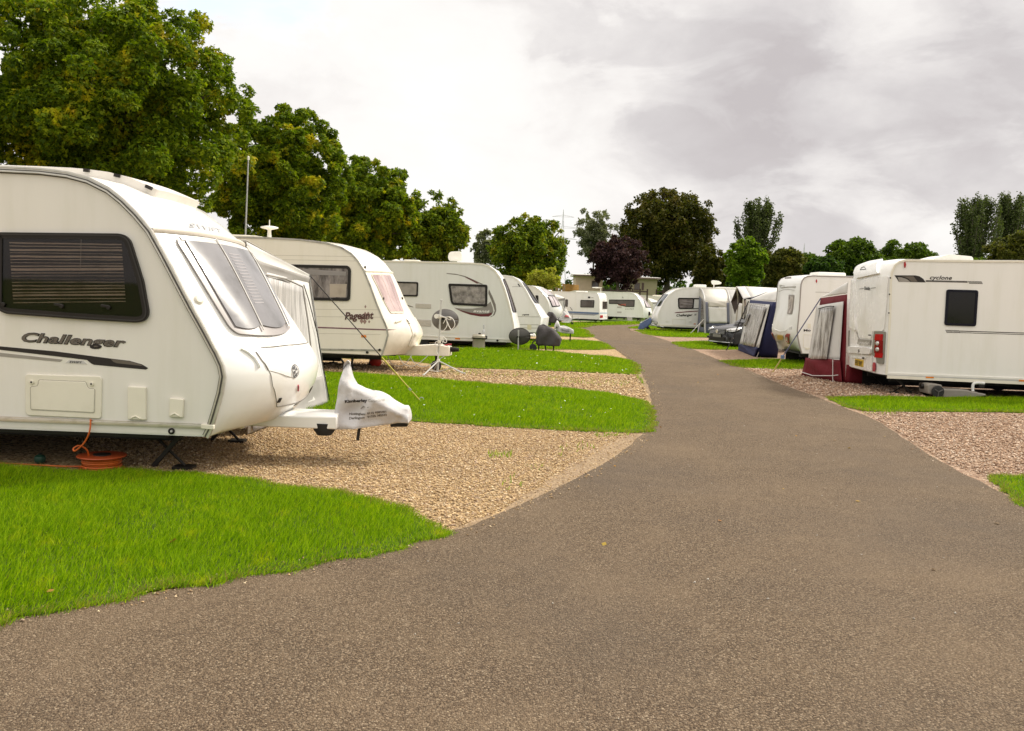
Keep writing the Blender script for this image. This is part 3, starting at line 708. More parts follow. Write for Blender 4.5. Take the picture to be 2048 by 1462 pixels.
# ------------------------------------------------------------------ cloth helpers
def sheet(name, mat, parent, c, nu=14, nv=12, sag=0., wr=.0, seed=0, thick=.004, top=None):
    """cloth between four 3D corners [bl, br, tr, tl] with a little sag and wrinkle along its normal"""
    c = [np.asarray(q, float) for q in c]; n = np.cross(c[1] - c[0], c[3] - c[0]); n /= np.linalg.norm(n)
    r = random.Random(seed); ph = [r.uniform(0, 6) for _ in range(6)]; fq = [r.uniform(4, 11) for _ in range(6)]
    def P(a, b):
        q = (c[0] * (1 - a) + c[1] * a) * (1 - b) + (c[3] * (1 - a) + c[2] * a) * b
        e = 16 * a * (1 - a) * b * (1 - b)
        w = sum(math.sin(fq[i] * a + fq[5 - i] * b * .7 + ph[i]) for i in range(6)) / 6
        return q + n * (sag * e + wr * w * min(1, e * 2.5)) + (np.array([0, 0, 1.]) * -abs(sag) * .35 * 4 * a * (1 - a) * b if top else 0)
    return MB().grid(P, nu, nv).obj(name, mat, parent, smooth=50, thick=thick)
def lerp(a, b, k): return np.asarray(a, float) * (1 - k) + np.asarray(b, float) * k
def tubes(name, mat, parent, segs, r=.012, n=7):
    mb = MB()
    for s in segs: mb.tube(s, r, n)
    return mb.obj(name, mat, parent)
def guy(name, label, top, foot, mat, parent=None, r=.006, yellow=None):
    mb = MB().tube([top, lerp(top, foot, .5) + np.array([0, 0, -.02]), foot], r, 6)
    return mb.obj(name, mat, parent)

# ------------------------------------------------------------------ awning on the far side of the nearest caravan
yA = float(c1.W((0, 2.2, 0))[1])
o1 = G(656, 806); topo = at_depth(618, 549, o1[1] - .25)
near_top = at_depth(492, 480, yA + .05)
back = np.array([-3.2, 0, 0])
aw1 = thing('awning', 'white and grey porch awning on the far side of the nearest caravan', 'awning', (topo[0], topo[1], 0)); off = np.array([topo[0], topo[1], 0])
l = lambda p: np.asarray(p) - off
sheet('roof_sheet', AWW, aw1, [l(topo), l(near_top), l(near_top + back), l(topo + back)], 14, 12, .05, .02, 1)
dn = lambda p, d: np.asarray(p) - np.array([0, 0, d])
vt = dn(topo, .28) + np.array([-.03, 0, 0]); vn = dn(near_top, .75)
lvl = np.array([near_top[0] + .05, near_top[1], topo[2] + .10])
sheet('gable', AWW, aw1, [l(dn(topo, .05)), l(lvl), l(near_top + np.array([.005, 0, -.02])), l(topo + np.array([.005, 0, 0]))], 12, 6, .02, .01, 2)
sheet('valance', AWG, aw1, [l(dn(topo, .24) + np.array([-.02, 0, 0])), l(dn(lvl, .20) + np.array([.03, 0, 0])), l(lvl + np.array([.02, 0, 0])), l(dn(topo, .04) + np.array([.015, 0, 0]))], 14, 6, .02, .03, 2)
mid = lerp(o1, topo, .0)
A0, A1 = l(o1), l(np.array([o1[0] - .25, yA + .1, .02])); A2, A3 = l(dn(lvl, .10)), l(dn(topo, .12))
sheet('end_wall', AWW, aw1, [A0, A1, A2, A3], 16, 14, .03, .05, 3)
q = lambda a, b: (A0 * (1 - a) + A1 * a) * (1 - b) + (A3 * (1 - a) + A2 * a) * b + np.array([.03, -.015, 0])
sheet('net_window', NET, aw1, [q(.22, .38), q(.80, .38), q(.86, .97), q(.20, .95)], 12, 12, .03, .0, 4)
sheet('lower_flap', AWG, aw1, [q(.03, .01), q(.97, .01), q(.97, .22), q(.06, .24)], 12, 8, .04, .04, 5)
tubes('piping', BLK, aw1, [[q(.0, .03), q(.012, .3), q(.03, .6), q(.10, .86), q(.16, .97)]], .007)
tubes('zip', AWG, aw1, [[q(.18, .36), q(.17, .7), q(.19, .955), q(.5, .985), q(.86, .98)]], .012)
sheet('front_wall', AWW, aw1, [l(o1), l(o1 + back), l(topo + back), l(topo)], 12, 10, .04, .05, 6)
tubes('pole', STEEL, aw1, [[l(o1), l(topo)]], .014)
f1 = G(843, 805); gm = lerp(topo, f1, .63)
gl = thing('guy_line', 'black and yellow guy line from the white porch awning pegged in the lawn', 'guy line', tuple(f1)); fo = np.asarray(f1)
tubes('webbing', BLK, gl, [[topo - fo, lerp(topo, f1, .3) - fo], [lerp(topo, f1, .3) - fo, gm - fo]], .008)
tubes('ladder_strap', plain('yellow_strap', (.48, .42, .05), .55, dirt=.2), gl, [[gm - fo, lerp(topo, f1, .88) - fo], [lerp(topo, f1, .905) - fo, lerp(topo, f1, .985) - fo]], .011)
mb = MB(); a = lerp(topo, f1, .89) - fo; MB().box(a, (.05, .02, .03), ry=.7).obj('buckle', STEEL, gl); mb.tube([np.array([-.03, 0, .05]), np.array([.03, 0, -.1])], .008, 6); mb.tube([np.array([.03 * math.cos(k), 0, .05 + .03 * math.sin(k)]) for k in np.linspace(0, 5.5, 10)], .006, 5)
mb.obj('peg', STEEL, gl)

# ------------------------------------------------------------------ cream caravan (second on the left)
c2 = Van('caravan', 'cream touring caravan with brown diamond lettering beside the satellite tripod', (764, 711), .36, -6)
pr = c2.LL(z4((1240, 1110), (1265, 1040), (1290, 950), (1280, 890), (1250, 820), (1200, 700), (1150, 560), (1100, 440), (1050, 360), (1000, 305), (920, 255), (800, 220), (600, 195), (350, 180), (180, 175)))
bw = [.30, .42, .44, .40, .36, .30, .26, .22, .18, .12, .06, .02, 0, 0, 0]
zt = pr[-1][1]
c2.shell([(a, b, d) for (a, b), d in zip(pr, bw)] + [(-4.4, zt - .02, 0), (-5.0, zt - .12, -.02), (-5.35, 1.9, -.06), (-5.45, .9, -.08), (-5.4, .36, -.05)], plain('cream_gelcoat', (.80, .745, .65), .25, coat=.2), side=SIDEC, rail=ALUD, railw=.035, pw=2.4, nt=16)
c2.window(z4((400, 388), (975, 400), (998, 430), (990, 680), (400, 668)), .06, .08, pane=PANEB)
P = c2.LL(z4((830, 545), (965, 545), (955, 650), (830, 648))); MB().slab(P, -.019, -.021).obj('curtain', plain('pale_curtain', (.42, .35, .28), .5, dirt=.15), c2.o)
P = c2.LL(z4((620, 425), (960, 448), (955, 480), (620, 470))); MB().slab(P, -.019, -.0215).obj('curtain', plain('grey_blind', (.26, .235, .225), .5), c2.o)
DIA = plain('brown_vinyl', (.085, .032, .030), .45); GRV = plain('panel_groove', (.50, .455, .38), .6)
a, b = c2.LL(z4((948, 825), (1178, 818))); c2.text('Pageant', DIA, a, b, .145, c2.o, off=.0145, bold=.03, shear=.25, space=.98)
mb = MB()
for x, y, w, h in ((1108, 785, 14, 22), (1132, 785, 14, 22), (1080, 838, 15, 22), (1105, 842, 15, 22), (1140, 843, 9, 12), (1110, 724, 8, 14), (1122, 815, 12, 18), (1095, 812, 10, 14)):
    p = c2.LL(z4((x - w, y), (x, y + h), (x + w, y), (x, y - h))); mb.slab(p, -.006, -.0095 if h != 18 else -.011)
mb.obj('diamond_emblem', plain('faded_brown_vinyl', (.30, .19, .165), .5), c2.o, smooth=0)
c2.panel(z4((640, 880), (1285, 903), (1360, 905), (1285, 912), (640, 890)), plain('mauve_stripe', (.16, .06, .085), .5), 'stripe', -.010, smooth=0)
mb = MB()
for y0, y1 in ((318, 327), (352, 362), (742, 748), (800, 806), (928, 943)): 
    p = c2.LL(z4((300, y0 - 3), (1030 if y0 < 400 else 1230, y1), (1030 if y0 < 400 else 1230, y1 + 3), (300, y0))); mb.slab(p, -.005, -.0075)
mb.obj('panel_groove', GRV, c2.o, smooth=0)
c2.panel(z4((650, 1052), (1238, 1063), (1238, 1075), (650, 1066)), ALUD, 'belt_rail', -.02, smooth=0)
c2.panel(z4((1077, 947), (1117, 950), (1117, 968), (1077, 966)), AMBER, 'side_reflector', -.014, bevel=.002)
for x, y in ((1125, 1085), (1223, 1066)):
    q = c2.L(*z4((x, y))[0]); MB().lathe([(.001, 0), (.028, 0), (.024, -.03), (.001, -.035)], (q[0], -.004, q[1]), 'Y', 14).obj('socket', BLK, c2.o)
fw = [(1305, 775), (1416, 776), (1300, 470), (1150, 466)]
lw2 = [c2.fpx(x, y, .3, 3.4) for x, y in z4(*fw)]
pk = creased('pink_curtained_pane', (.30, .20, .20), (.52, .40, .39), 3, (1, 1, .15), .12)
w2 = c2.quad(lw2, .014, plain('cream_front_frame', (.62, .55, .47), .3), 'front_window', thick=.014, r=.08)
def sub2(lw, a0, a1, b0, b1):
    t = [np.array(q) for q in lw]; f = lambda a, b: (t[0] * (1 - a) + t[1] * a) * (1 - b) + (t[3] * (1 - a) + t[2] * a) * b
    return [f(a0, b0), f(a1, b0), f(a1, b1), f(a0, b1)]
for a0, a1 in ((.03, .32), (.34, .68), (.70, .97)): c2.quad(sub2(lw2, a0, a1, .04, .97), .018, pk, 'pane', w2, thick=.003, r=.08)
uu = lw2[3][0] + .06; uv = lw2[2][0] + .06
mb = MB(); mb.grid(lambda a, b: c2.on(uu * (1 - b) + uv * b + (a - .5) * .05, .01 + b * .98, .004 + .018 * math.sin(PI * a)), 5, 18); mb.obj('front_ledge', PLC, c2.o)
cl = [c2.fpx(x, y, .0, 1.6) for x, y in z4((1340, 1085), (1500, 1085), (1490, 815), (1400, 815))]
c2.quad([(.18, .26), (.18, .74), (lw2[0][0] - .12, .70), (lw2[0][0] - .12, .30)], .016, plain('cream_gelcoat', (0, 0, 0)), 'gas_locker_lid', thick=.014, r=.05)
q = c2.fpx(*z4((1446, 853))[0], .2, 1.8); mb = MB()
for k in range(2): c2.line([(q[0] + .05 - .05 * k, q[1]), (q[0] + .02 - .05 * k, q[1] + .012)], .008, DKGREY, 'x', .02, mb=mb)
mb.obj('emblem', DKGREY, c2.o)
for x, y in ((1250, 662), (1398, 660), (1105, 415)):
    q = c2.fpx(*z4((x, y))[0], .2, 3.); p = c2.on(*q, .01); MB().box(p, (.03, .03, .05)).obj('window_catch', BLK, c2.o)
q = c2.fpx(*z4((1370, 838))[0], .2, 1.8); c2.line([(q[0] - .03, q[1] - .05), (q[0] + .01, q[1] + .04)], .02, PLC, 'grab_handle', .02)
c2.gear([-2.6], legs=((-.75, .05), (-1.35, -.25)), hitch=None, floor=.36)
MB().box((-3.3, 2.1, .2), (3.6, .012, .34)).obj('draught_and_light_skirt', BLK, c2.o)  # added black panel keeps light from behind out of the underside
# hitch fairing and coupling
yb = .92
a = c2.L(*z4((1465, 1112))[0], yb); b = c2.L(*z4((1770, 1115))[0], yb); t0_ = c2.L(*z4((1465, 1040))[0], yb); t1_ = c2.L(*z4((1770, 1042))[0], yb); nt_ = c2.L(*z4((1670, 1030))[0], yb)
MB().slab([(a[0] - .35, a[1]), (b[0], b[1]), (t1_[0], t1_[1]), (nt_[0], nt_[1] + .02), (t0_[0] + .15, t0_[1] + .03), (t0_[0] - .35, t0_[1])], yb, 2.2 - yb).obj('hitch_fairing', plain('cream_gelcoat', (0, 0, 0)), c2.o, bevel=.01)
cc = zm(860, 580, 8.12, ((320, 965), (470, 970), (330, 1060)))
p, r_ = c2.L(*cc[0], 1.1), c2.L(*cc[1], 1.1)
mb = MB().tube([(p[0] - .1, 1.1, p[1]), (p[0] + .05, 1.1, p[1]), (r_[0], 1.1, r_[1])], [.05, .055, .04], 12)
for k in range(4): mb.lathe([(.04, -.01), (.068, 0), (.04, .01)], (p[0] + .02 + k * .035, 1.1, p[1]), 'X', 14)
mb.obj('tow_coupling', BLK, c2.o)
hr = zm(860, 580, 8.12, ((200, 910), (300, 885), (350, 885))); e = [c2.L(*x, 1.1) for x in hr]
mb = MB().tube([(e[0][0], 1.1, e[0][1]), (e[1][0], 1.1, e[1][1]), (e[2][0], 1.1, e[2][1])], .018, 8); mb.obj('handbrake_lever', plain('red_grip', (.30, .012, .015), .4), c2.o)
jx = c2.L(*zm(860, 580, 8.12, ((100, 1200),))[0], 1.1)[0]
j = MB().tube([(jx, 1.1, .2), (jx, 1.1, .55)], .03, 10).obj('jockey_wheel', BLK, c2.o); MB().lathe([(.02, -.03), (.1, -.035), (.115, 0), (.1, .035), (.02, .03)], (jx, 1.1, .115), 'Y', 18).obj('tyre', TYRE, j)
mb = MB()
for k in range(3):
    x0 = c2.L(*z4((1290 + k * 90, 1112))[0], .8); mb.tube(smooth_path([(x0[0], .7, .33), (x0[0] + .12, .7, .13 + .02 * k), (x0[0] + .35, .75, .12), (x0[0] + .5 + .1 * k, .9, .34)], 6), .008, 6)
mb.obj('electric_cable', GREYP, c2.o)
q = G(*z4((1190, 1165))[0]); q = c2.local(at_depth(*z4((1190, 1150))[0], 20.)); tg = thing('red_bag', 'small red bag lying under the cream caravan', 'bag', tuple(c2.W((q[0], q[1], 0))), c2.th)
mb = MB().lathe([(.001, 0), (.10, .01), (.14, .09), (.11, .2), (.05, .27), (.001, .28)], (0, 0, 0), 'Z', 14); mb.obj('bag_body', plain('red_nylon', (.55, .035, .02), .6, dirt=.2), tg); MB().tube([(-.05, 0, .26), (-.03, 0, .33), (.03, 0, .33), (.05, 0, .26)], .01, 6).obj('strap', BLK, tg)
# round aerial on its roof
q = c2.L(*z4((350, 165))[0], .7); zr2 = zt + .02
ae = MB().lathe([(.03, 0), (.055, 0), (.045, .05), (.038, .18), (.05, .21)], (q[0], .7, zr2 - .01), 'Z', 20).obj('aerial', PLW, c2.o)
MB().lathe([(.05, .20), (.155, .225), (.19, .24), (.18, .26), (.08, .28), (.02, .285)], (q[0], .7, zr2 - .01), 'Z', 28).obj('disc', PLW, ae); MB().tube([(q[0], .7, zr2 + .26), (q[0], .7, zr2 + .40)], .011, 8).obj('rod', PLW, ae)
MB().slab([(q[0] - 1.15, zr2 - .02), (q[0] - .18, zr2 - .02), (q[0] - .22, zr2 + .05), (q[0] - 1.1, zr2 + .06)], .5, 1.2).obj('roof_light', PLC, c2.o, bevel=.015)
# mast behind
mt = at_depth(491, 468, 21.5); mh = at_depth(496.5, 318, 21.5); mr = thing('aerial_mast', 'thin tall grey pole standing behind the cream caravan in front of the maples', 'pole', (mt[0], mt[1], 0))
bsv = np.array([mt[0], mt[1], 0]); MB().tube([(0, 0, 0), (0, 0, 1.2), tuple(mt - bsv), tuple(mh - bsv)], [.03, .027, .021, .018], 10).obj('pole', STEEL, mr); MB().lathe([(.012, -.03), (.028, -.02), (.028, .05), (.012, .07)], tuple(mh - bsv), 'Z', 12).obj('cap', PLW, mr)

# ------------------------------------------------------------------ satellite tripod
gT = G(875, 745); tp = thing('satellite_tripod', 'white tripod with a grey satellite dish and loops of cable in front of cream caravan', 'satellite dish', tuple(gT)); o = np.asarray(gT)
Y = gT[1]; aT = lambda x, y, d=0.: at_depth(*zm(860, 580, 8.12, ((x, y),))[0], Y + d) - o
MB().tube([aT(120, 1350), aT(135, 1130)], .024, 10).tube([aT(130, 1160), aT(182, 165)], .019, 10).lathe([(.016, 0), (.03, .0), (.03, .03), (.016, .035)], tuple(aT(182, 180)), 'Z', 10).obj('pole', GREYP, tp)
for x, y, d in ((-110, 1400, -.25), (560, 1375, .25), (60, 1320, .45)):
    f = G(*zm(860, 580, 8.12, ((x, y),))[0]) - o; f[2] = .015
    MB().tube([aT(135, 1150), f], .015, 8).lathe([(.02, -.015), (.022, .02), (.014, .03)], tuple(f), 'Z', 8).obj('leg', GREYP, tp)
tubes('brace', GREYP, tp, [[aT(125, 1330), lerp(aT(135, 1150), G(*zm(860, 580, 8.12, ((-110, 1400),))[0]) - o, .62)], [aT(125, 1330), lerp(aT(135, 1150), G(*zm(860, 580, 8.12, ((560, 1375),))[0]) - o, .5)]], .009)
for x, y in ((135, 1148), (148, 840), (160, 440)): MB().lathe([(.02, -.03), (.035, -.03), (.035, .03), (.02, .03)], tuple(aT(x, y)), 'Z', 12).obj('clamp', PLW, tp)
dc = aT(247, 485, .22); rx = (465 - 28) / 2 / 8.12 / FPX * Y; rz = (660 - 312) / 2 / 8.12 / FPX * Y
dish = MB().grid(lambda a, b: (dc[0] + rx * b * math.cos(2 * PI * a), dc[1] - .10 * (1 - b * b) + .04, dc[2] + rz * b * math.sin(2 * PI * a)), 40, 8).obj('dish', DISHG, tp, smooth=60, thick=.008)
MB().tube([(dc[0] + rx * math.cos(2 * PI * k / 40), dc[1] + .04, dc[2] + rz * math.sin(2 * PI * k / 40)) for k in range(40)], .010, 6, closed=True).obj('rim', plain('mid_grey_rim', (.26, .25, .235), .45), dish)
MB().box(tuple(lerp(aT(160, 440), dc, .55)), (.16, .2, .06)).tube([aT(105, 425), aT(330, 462)], .02, 8).obj('bracket', BLK, tp, bevel=.006)
CABW = plain('white_coax_cable', (.72, .70, .66), .5)
def loop(pts, d): return smooth_path([aT(x, y, d) for x, y in pts], 6)
tubes('coax_cable', CABW, tp, [loop(((90, 415), (130, 400), (240, 440), (330, 440), (390, 500), (400, 580), (350, 640), (320, 610), (280, 520), (255, 455), (280, 560), (240, 640), (180, 690)), -.05), loop(((80, 430), (110, 450), (200, 440), (320, 480), (340, 465), (300, 440)), -.04), loop(((215, 545), (250, 480), (265, 455)), -.05), loop(((140, 830), (90, 850), (85, 900), (130, 910), (180, 880), (210, 850), (170, 800), (210, 760), (260, 800), (265, 850), (230, 850), (200, 790)), -.04), loop(((120, 900), (100, 980), (130, 1050), (120, 1140)), -.04)], .0085, 6)
MB().box(tuple(aT(190, 780, -.03)), (.05, .04, .06)).obj('splitter', PLW, tp); MB().lathe([(.001, -.03), (.05, -.03), (.045, .05), (.001, .06)], tuple(aT(105, 425, -.03)), 'Y', 14).obj('receiver', PLW, tp)

# ------------------------------------------------------------------ third caravan, grey and maroon swoosh
c3 = Van('caravan', 'white touring caravan with grey and maroon swoosh and a white roof dish', (1027, 686), .20, 0)
pr = c3.LL(z5((1305, 1000), (1310, 940), (1300, 830), (1280, 720), (1250, 600), (1210, 470), (1170, 370), (1120, 300), (1060, 255), (1000, 235), (900, 228), (500, 215), (20, 205)))
bw = [.12, .2, .2, .18, .16, .14, .12, .10, .07, .04, 0, 0, 0]; zt = pr[-1][1]
c3.shell([(a, b, d) for (a, b), d in zip(pr, bw)] + [(-5.6, zt - .02, 0), (-6.1, zt - .2, -.03), (-6.2, 1.4, -.06), (-6.15, .20, -.03)], GEL, side=SIDEG, rail=PLC, railw=.05, pw=2.6)
c3.window(z5((90, 402), (375, 410), (370, 552), (90, 546)), .05, .06, pane=PANEL_)
c3.window(z5((665, 424), (1048, 436), (1046, 650), (705, 632), (688, 600)), .07, .06, pane=creased('foil_pane', (.13, .115, .105), (.36, .325, .30), 4.5, (1, 1, 1), .15))
GRS = plain('swoosh_grey', (.185, .165, .145), .42); 
c3.panel(z5((650, 322), (740, 330), (830, 352), (910, 385), (970, 415), (1010, 432), (985, 432), (930, 405), (850, 368), (760, 342), (650, 330)), GRS, 'swoosh', -.009, smooth=0)
c3.panel(z5((830, 358), (910, 392), (970, 424), (945, 424), (900, 400), (830, 364)), MAROON, 'swoosh_flash', -.011, -.0085, smooth=0)
c3.panel(z5((1062, 480), (1100, 560), (1128, 630), (1133, 690), (1118, 730), (1085, 750), (1072, 752), (1100, 735), (1118, 690), (1105, 640), (1080, 575), (1056, 520)), GRS, 'swoosh', -.009, smooth=0)
c3.panel(z5((720, 658), (800, 668), (900, 668), (1000, 655), (1050, 625), (1078, 600), (1100, 660), (1106, 700), (1090, 728), (1060, 746), (980, 746), (880, 728), (800, 700)), plain('swoosh_light_grey', (.27, .25, .225), .42), 'swoosh', -.009, smooth=0)
c3.panel(z5((725, 662), (800, 688), (880, 708), (980, 722), (1050, 718), (1094, 705), (1088, 728), (1060, 745), (980, 746), (880, 728), (800, 700)), MAROON, 'swoosh_flash', -.011, -.0085, smooth=0)
a, b = c3.LL(z5((910, 702), (1068, 710))); c3.text('avanté', plain('white_lettering', (.82, .80, .76), .4), a, b, .085, c3.o, off=.013, bold=.02, shear=.3)
c3.panel(z5((240, 620), (270, 632), (325, 652), (325, 657), (270, 645), (240, 632)), BRZ, 'swoosh', -.009, smooth=0)
for pts in (((347, 617), (500, 624), (498, 668), (347, 662)), ((345, 773), (500, 780), (500, 842), (345, 838))): 
    v = c3.panel(z5(*pts), plain('vent_grille', (.50, .46, .43), .5), 'vent', -.018, r=.02, bevel=.004)
    P = c3.LL(z5(*pts)); mb = MB()
    for k in range(1, 6): zz = P[0][1] + (P[3][1] - P[0][1]) * k / 6; mb.box(((P[0][0] + P[1][0]) / 2, -.019, zz), (P[1][0] - P[0][0] - .04, .008, .008))
    mb.obj('louvre', PLC, v)
P = c3.LL(z5((600, 838), (765, 845), (765, 915), (600, 908))); MB().ring(rounded(P, .03), inset(rounded(P, .03), .012), -.005, -.014).obj('service_hatch', PLC, c3.o)
zb_ = c3.L(*z5((900, 952))[0])[1]
MB().slab([(-6.1, zb_ + .04), (-.03, zb_ + .0), (-.03, zb_ - .03), (-6.1, zb_ + .01)], -.004, -.024).obj('belt_rail', PLW, c3.o)
c3.panel(zm(880, 600, 10.24, ((310, 775), (410, 780), (410, 808), (310, 803))), AMBER, 'side_reflector', -.016, bevel=.002)
q = c3.L(*zm(880, 600, 10.24, ((1176, 828),))[0]); MB().lathe([(.001, 0), (.04, 0), (.03, -.03), (.001, -.03)], (q[0], -.004, q[1]), 'Y', 14).obj('socket', BLK, c3.o)
lw3 = [(.95, .06), (.95, .94), (2.05, .9), (2.05, .10)]
w3 = c3.quad(lw3, .012, PANE, 'front_window', thick=.012, r=.1); 
for a0, a1 in ((.03, .33), (.35, .65), (.67, .97)): c3.quad(sub2(lw3, a0, a1, .05, .95), .016, PANEG, 'pane', w3, thick=.003, r=.08)
c3.quad([(2.35, .2), (2.35, .8), (2.8, .78), (2.8, .22)], .012, PANE, 'sunroof', thick=.012, r=.15)
c3.gear([-2.9], legs=((-.85, .12), (-5.6, -.2)), hitch=.66, floor=.22, wr=.28, jockey=False, hmat=GEL, hz=.40)
MB().box((-3., 2.1, .12), (5.8, .012, .2)).obj('draught_and_light_skirt', BLK, c3.o)  # black panel added on the far side to darken the ground underneath
q = c3.L(*z5((745, 205))[0], .9); p0, p1 = c3.L(*z5((668, 212))[0], .9), c3.L(*z5((808, 110))[0], .9)
zr3 = zt + .02
rd = MB().box(((p0[0] + p1[0]) / 2 + .15, .9, zr3 + .03), (.95, .5, .05)).obj('roof_dish', PLW, c3.o, bevel=.015)
P = rounded([(p0[0] + .02, p0[1] + .02), (p1[0] + .02, p0[1] + .02), (p1[0] - .05, p1[1]), (p0[0] + .02, p1[1] - .03), (p0[0] - .03, p1[1] - .2)], .09)
MB().slab(P, .88, .94).obj('dish', PLW, rd, bevel=.02)
MB().lathe([(.001, .05), (.16, .05), (.14, .1), (.001, .14)], (c3.L(*z5((158, 195))[0], .8)[0], .8, zr3 - .06), 'Z', 20).obj('roof_vent', PLW, c3.o)
x0, x1 = c3.L(*z5((240, 195))[0], .8)[0], c3.L(*z5((390, 195))[0], .8)[0]; MB().box(((x0 + x1) / 2, .9, zr3 + .02), (x1 - x0, .6, .11)).obj('roof_light', PLC, c3.o, bevel=.03)

# water container
gW = at_depth(*zm(880, 600, 10.24, ((790, 998),))[0], 27.8); gW[2] = 0; wcn = thing('water_barrel', 'beige water barrel with lid standing beside the swoosh caravan', 'water barrel', tuple(gW)); R = 255 / 2 / 10.24 / FPX * gW[1]; H = 300 / 10.24 / FPX * gW[1]
MB().lathe([(R * .92, 0), (R * 1.06, .01), (R * 1.06, .04), (R, .05), (R * .99, H * .72), (R * 1.02, H * .74)], (0, 0, 0), 'Z', 30).obj('barrel', BEIGEP, wcn)
MB().lathe([(R * 1.02, H * .70), (R * 1.16, H * .71), (R * 1.16, H * .76), (R * 1.02, H * .77)], (0, 0, 0), 'Z', 30).obj('carry_ring', BLK, wcn)
MB().lathe([(R * 1.0, H * .76), (R * 1.08, H * .78), (R * 1.08, H * .9), (R * .9, H), (.001, H * 1.01)], (0, 0, 0), 'Z', 30).obj('lid', plain('pale_beige_plastic', (.46, .42, .34), .5), wcn)
MB().lathe([(.001, 0), (.04, 0), (.04, .04), (.001, .05)], (.02, -.05, H), 'Z', 12).obj('cap', BLK, wcn); MB().tube([(R * .9, -.03, H * .7), (R * 1.25, -.05, H * .74), (R * 1.25, -.05, H * .86), (R * .9, -.03, H * .9)], .025, 8).obj('handle', BLK, wcn)
MB().lathe([(.001, 0), (.035, 0), (.045, .10), (.03, .14), (.015, .16), (.03, .24), (.03, .3), (.001, .31)], (.14, .02, H), 'Z', 12).obj('bottle', plain('clear_bottle', (.60, .60, .62), .15), None)
bt = bpy.data.objects['bottle']; bt.location = tuple(gW); tag(bt, 'clear plastic bottle standing on the lid of the beige water barrel', 'bottle')

# dish on a short pole
gD = G(*zm(880, 600, 10.24, ((1600, 1050),))[0]); gD = at_depth(*zm(880, 600, 10.24, ((1600, 1050),))[0], 27.7); gD[2] = 0; dp = thing('satellite_dish', 'dark oval satellite dish on a short white pole beside the barbecue', 'satellite dish', tuple(gD)); o = np.asarray(gD); Y = gD[1]
aD = lambda x, y, d=0.: at_depth(*zm(880, 600, 10.24, ((x, y),))[0], Y + d) - o
MB().tube([(0, 0, 0), aD(1608, 615)], .022, 10).obj('pole', GREYP, dp)
dc = aD(1633, 745, .16); rx = (1852 - 1414) / 2 / 10.24 / FPX * Y; rz = (915 - 575) / 2 / 10.24 / FPX * Y
d_ = MB().grid(lambda a, b: (dc[0] + rx * b * math.cos(2 * PI * a), dc[1] - .08 * (1 - b * b) + .04, dc[2] + rz * b * math.sin(2 * PI * a)), 40, 8).obj('dish', plain('mesh_dish', (.075, .07, .062), .5), dp, smooth=60, thick=.008)
MB().tube([(dc[0] + rx * math.cos(2 * PI * k / 40), dc[1] + .04, dc[2] + rz * math.sin(2 * PI * k / 40)) for k in range(40)], .010, 6, closed=True).obj('rim', BLK, d_)
MB().box(tuple(aD(1600, 755, .04)), (.09, .12, .06)).tube([aD(1570, 755, .03), aD(1755, 755, .05)], .012, 6).tube([aD(1632, 760, .08), aD(1625, 850, .1)], .02, 6).obj('bracket', BLK, dp, bevel=.004)
# ------------------------------------------------------------------ draped covers
def drape(fr, top, bot, w0, w1, mat, parent, name='fabric', p=2.6, amp=.02, fs=1., seed=0, nx=44, nv=26, spike=None):
    """cloth thrown over something: top and bottom outline (local x,z) and half depth w0 to w1"""
    tx = np.maximum.accumulate(np.array([q[0] for q in top]) + np.arange(len(top)) * 1e-5); tz = np.array([q[1] for q in top]); bx = np.array([q[0] for q in bot]); bz = np.array([q[1] for q in bot])
    r = random.Random(seed); f = [r.uniform(7, 30) * fs for _ in range(6)]; h = [r.uniform(-18, 18) * fs for _ in range(6)]; ph = [r.uniform(0, 6) for _ in range(6)]
    X0, X1 = tx[0], tx[-1]; V = []
    for i in range(nx + 1):
        x = X0 + (X1 - X0) * i / nx; a, b = np.interp(x, tx, tz), np.interp(x, bx, bz); k = i / nx
        e = min(1, min(k, 1 - k) * 8 + .35)
        for j in range(nv + 1):
            q = j / nv; sg = -1 if q < .5 else 1; v = 1 - abs(2 * q - 1) ** 1.6; z = b + v * (a - b)
            w = (w0 * (1 - k) + w1 * k) * math.sqrt(max(0, 1 - v ** p)) * e
            if spike is not None and z > spike: w = min(w, .10)
            fd = sum(math.sin(f[m] * x + h[m] * z + ph[m]) for m in range(6)) / 6 * amp * (1 if v < .96 else .3)
            V.append((x, sg * (max(w, .008) + fd), z))
    F = [(i * (nv + 1) + j, i * (nv + 1) + j + 1, (i + 1) * (nv + 1) + j + 1, (i + 1) * (nv + 1) + j) for i in range(nx) for j in range(nv)]
    F += [tuple(range(nv + 1)), tuple(nx * (nv + 1) + j for j in range(nv + 1))]
    return MB().add(V, F).obj(name, mat, parent, smooth=60, thick=.004)
def zC(*p): return zm(1020, 610, 13.29, p)
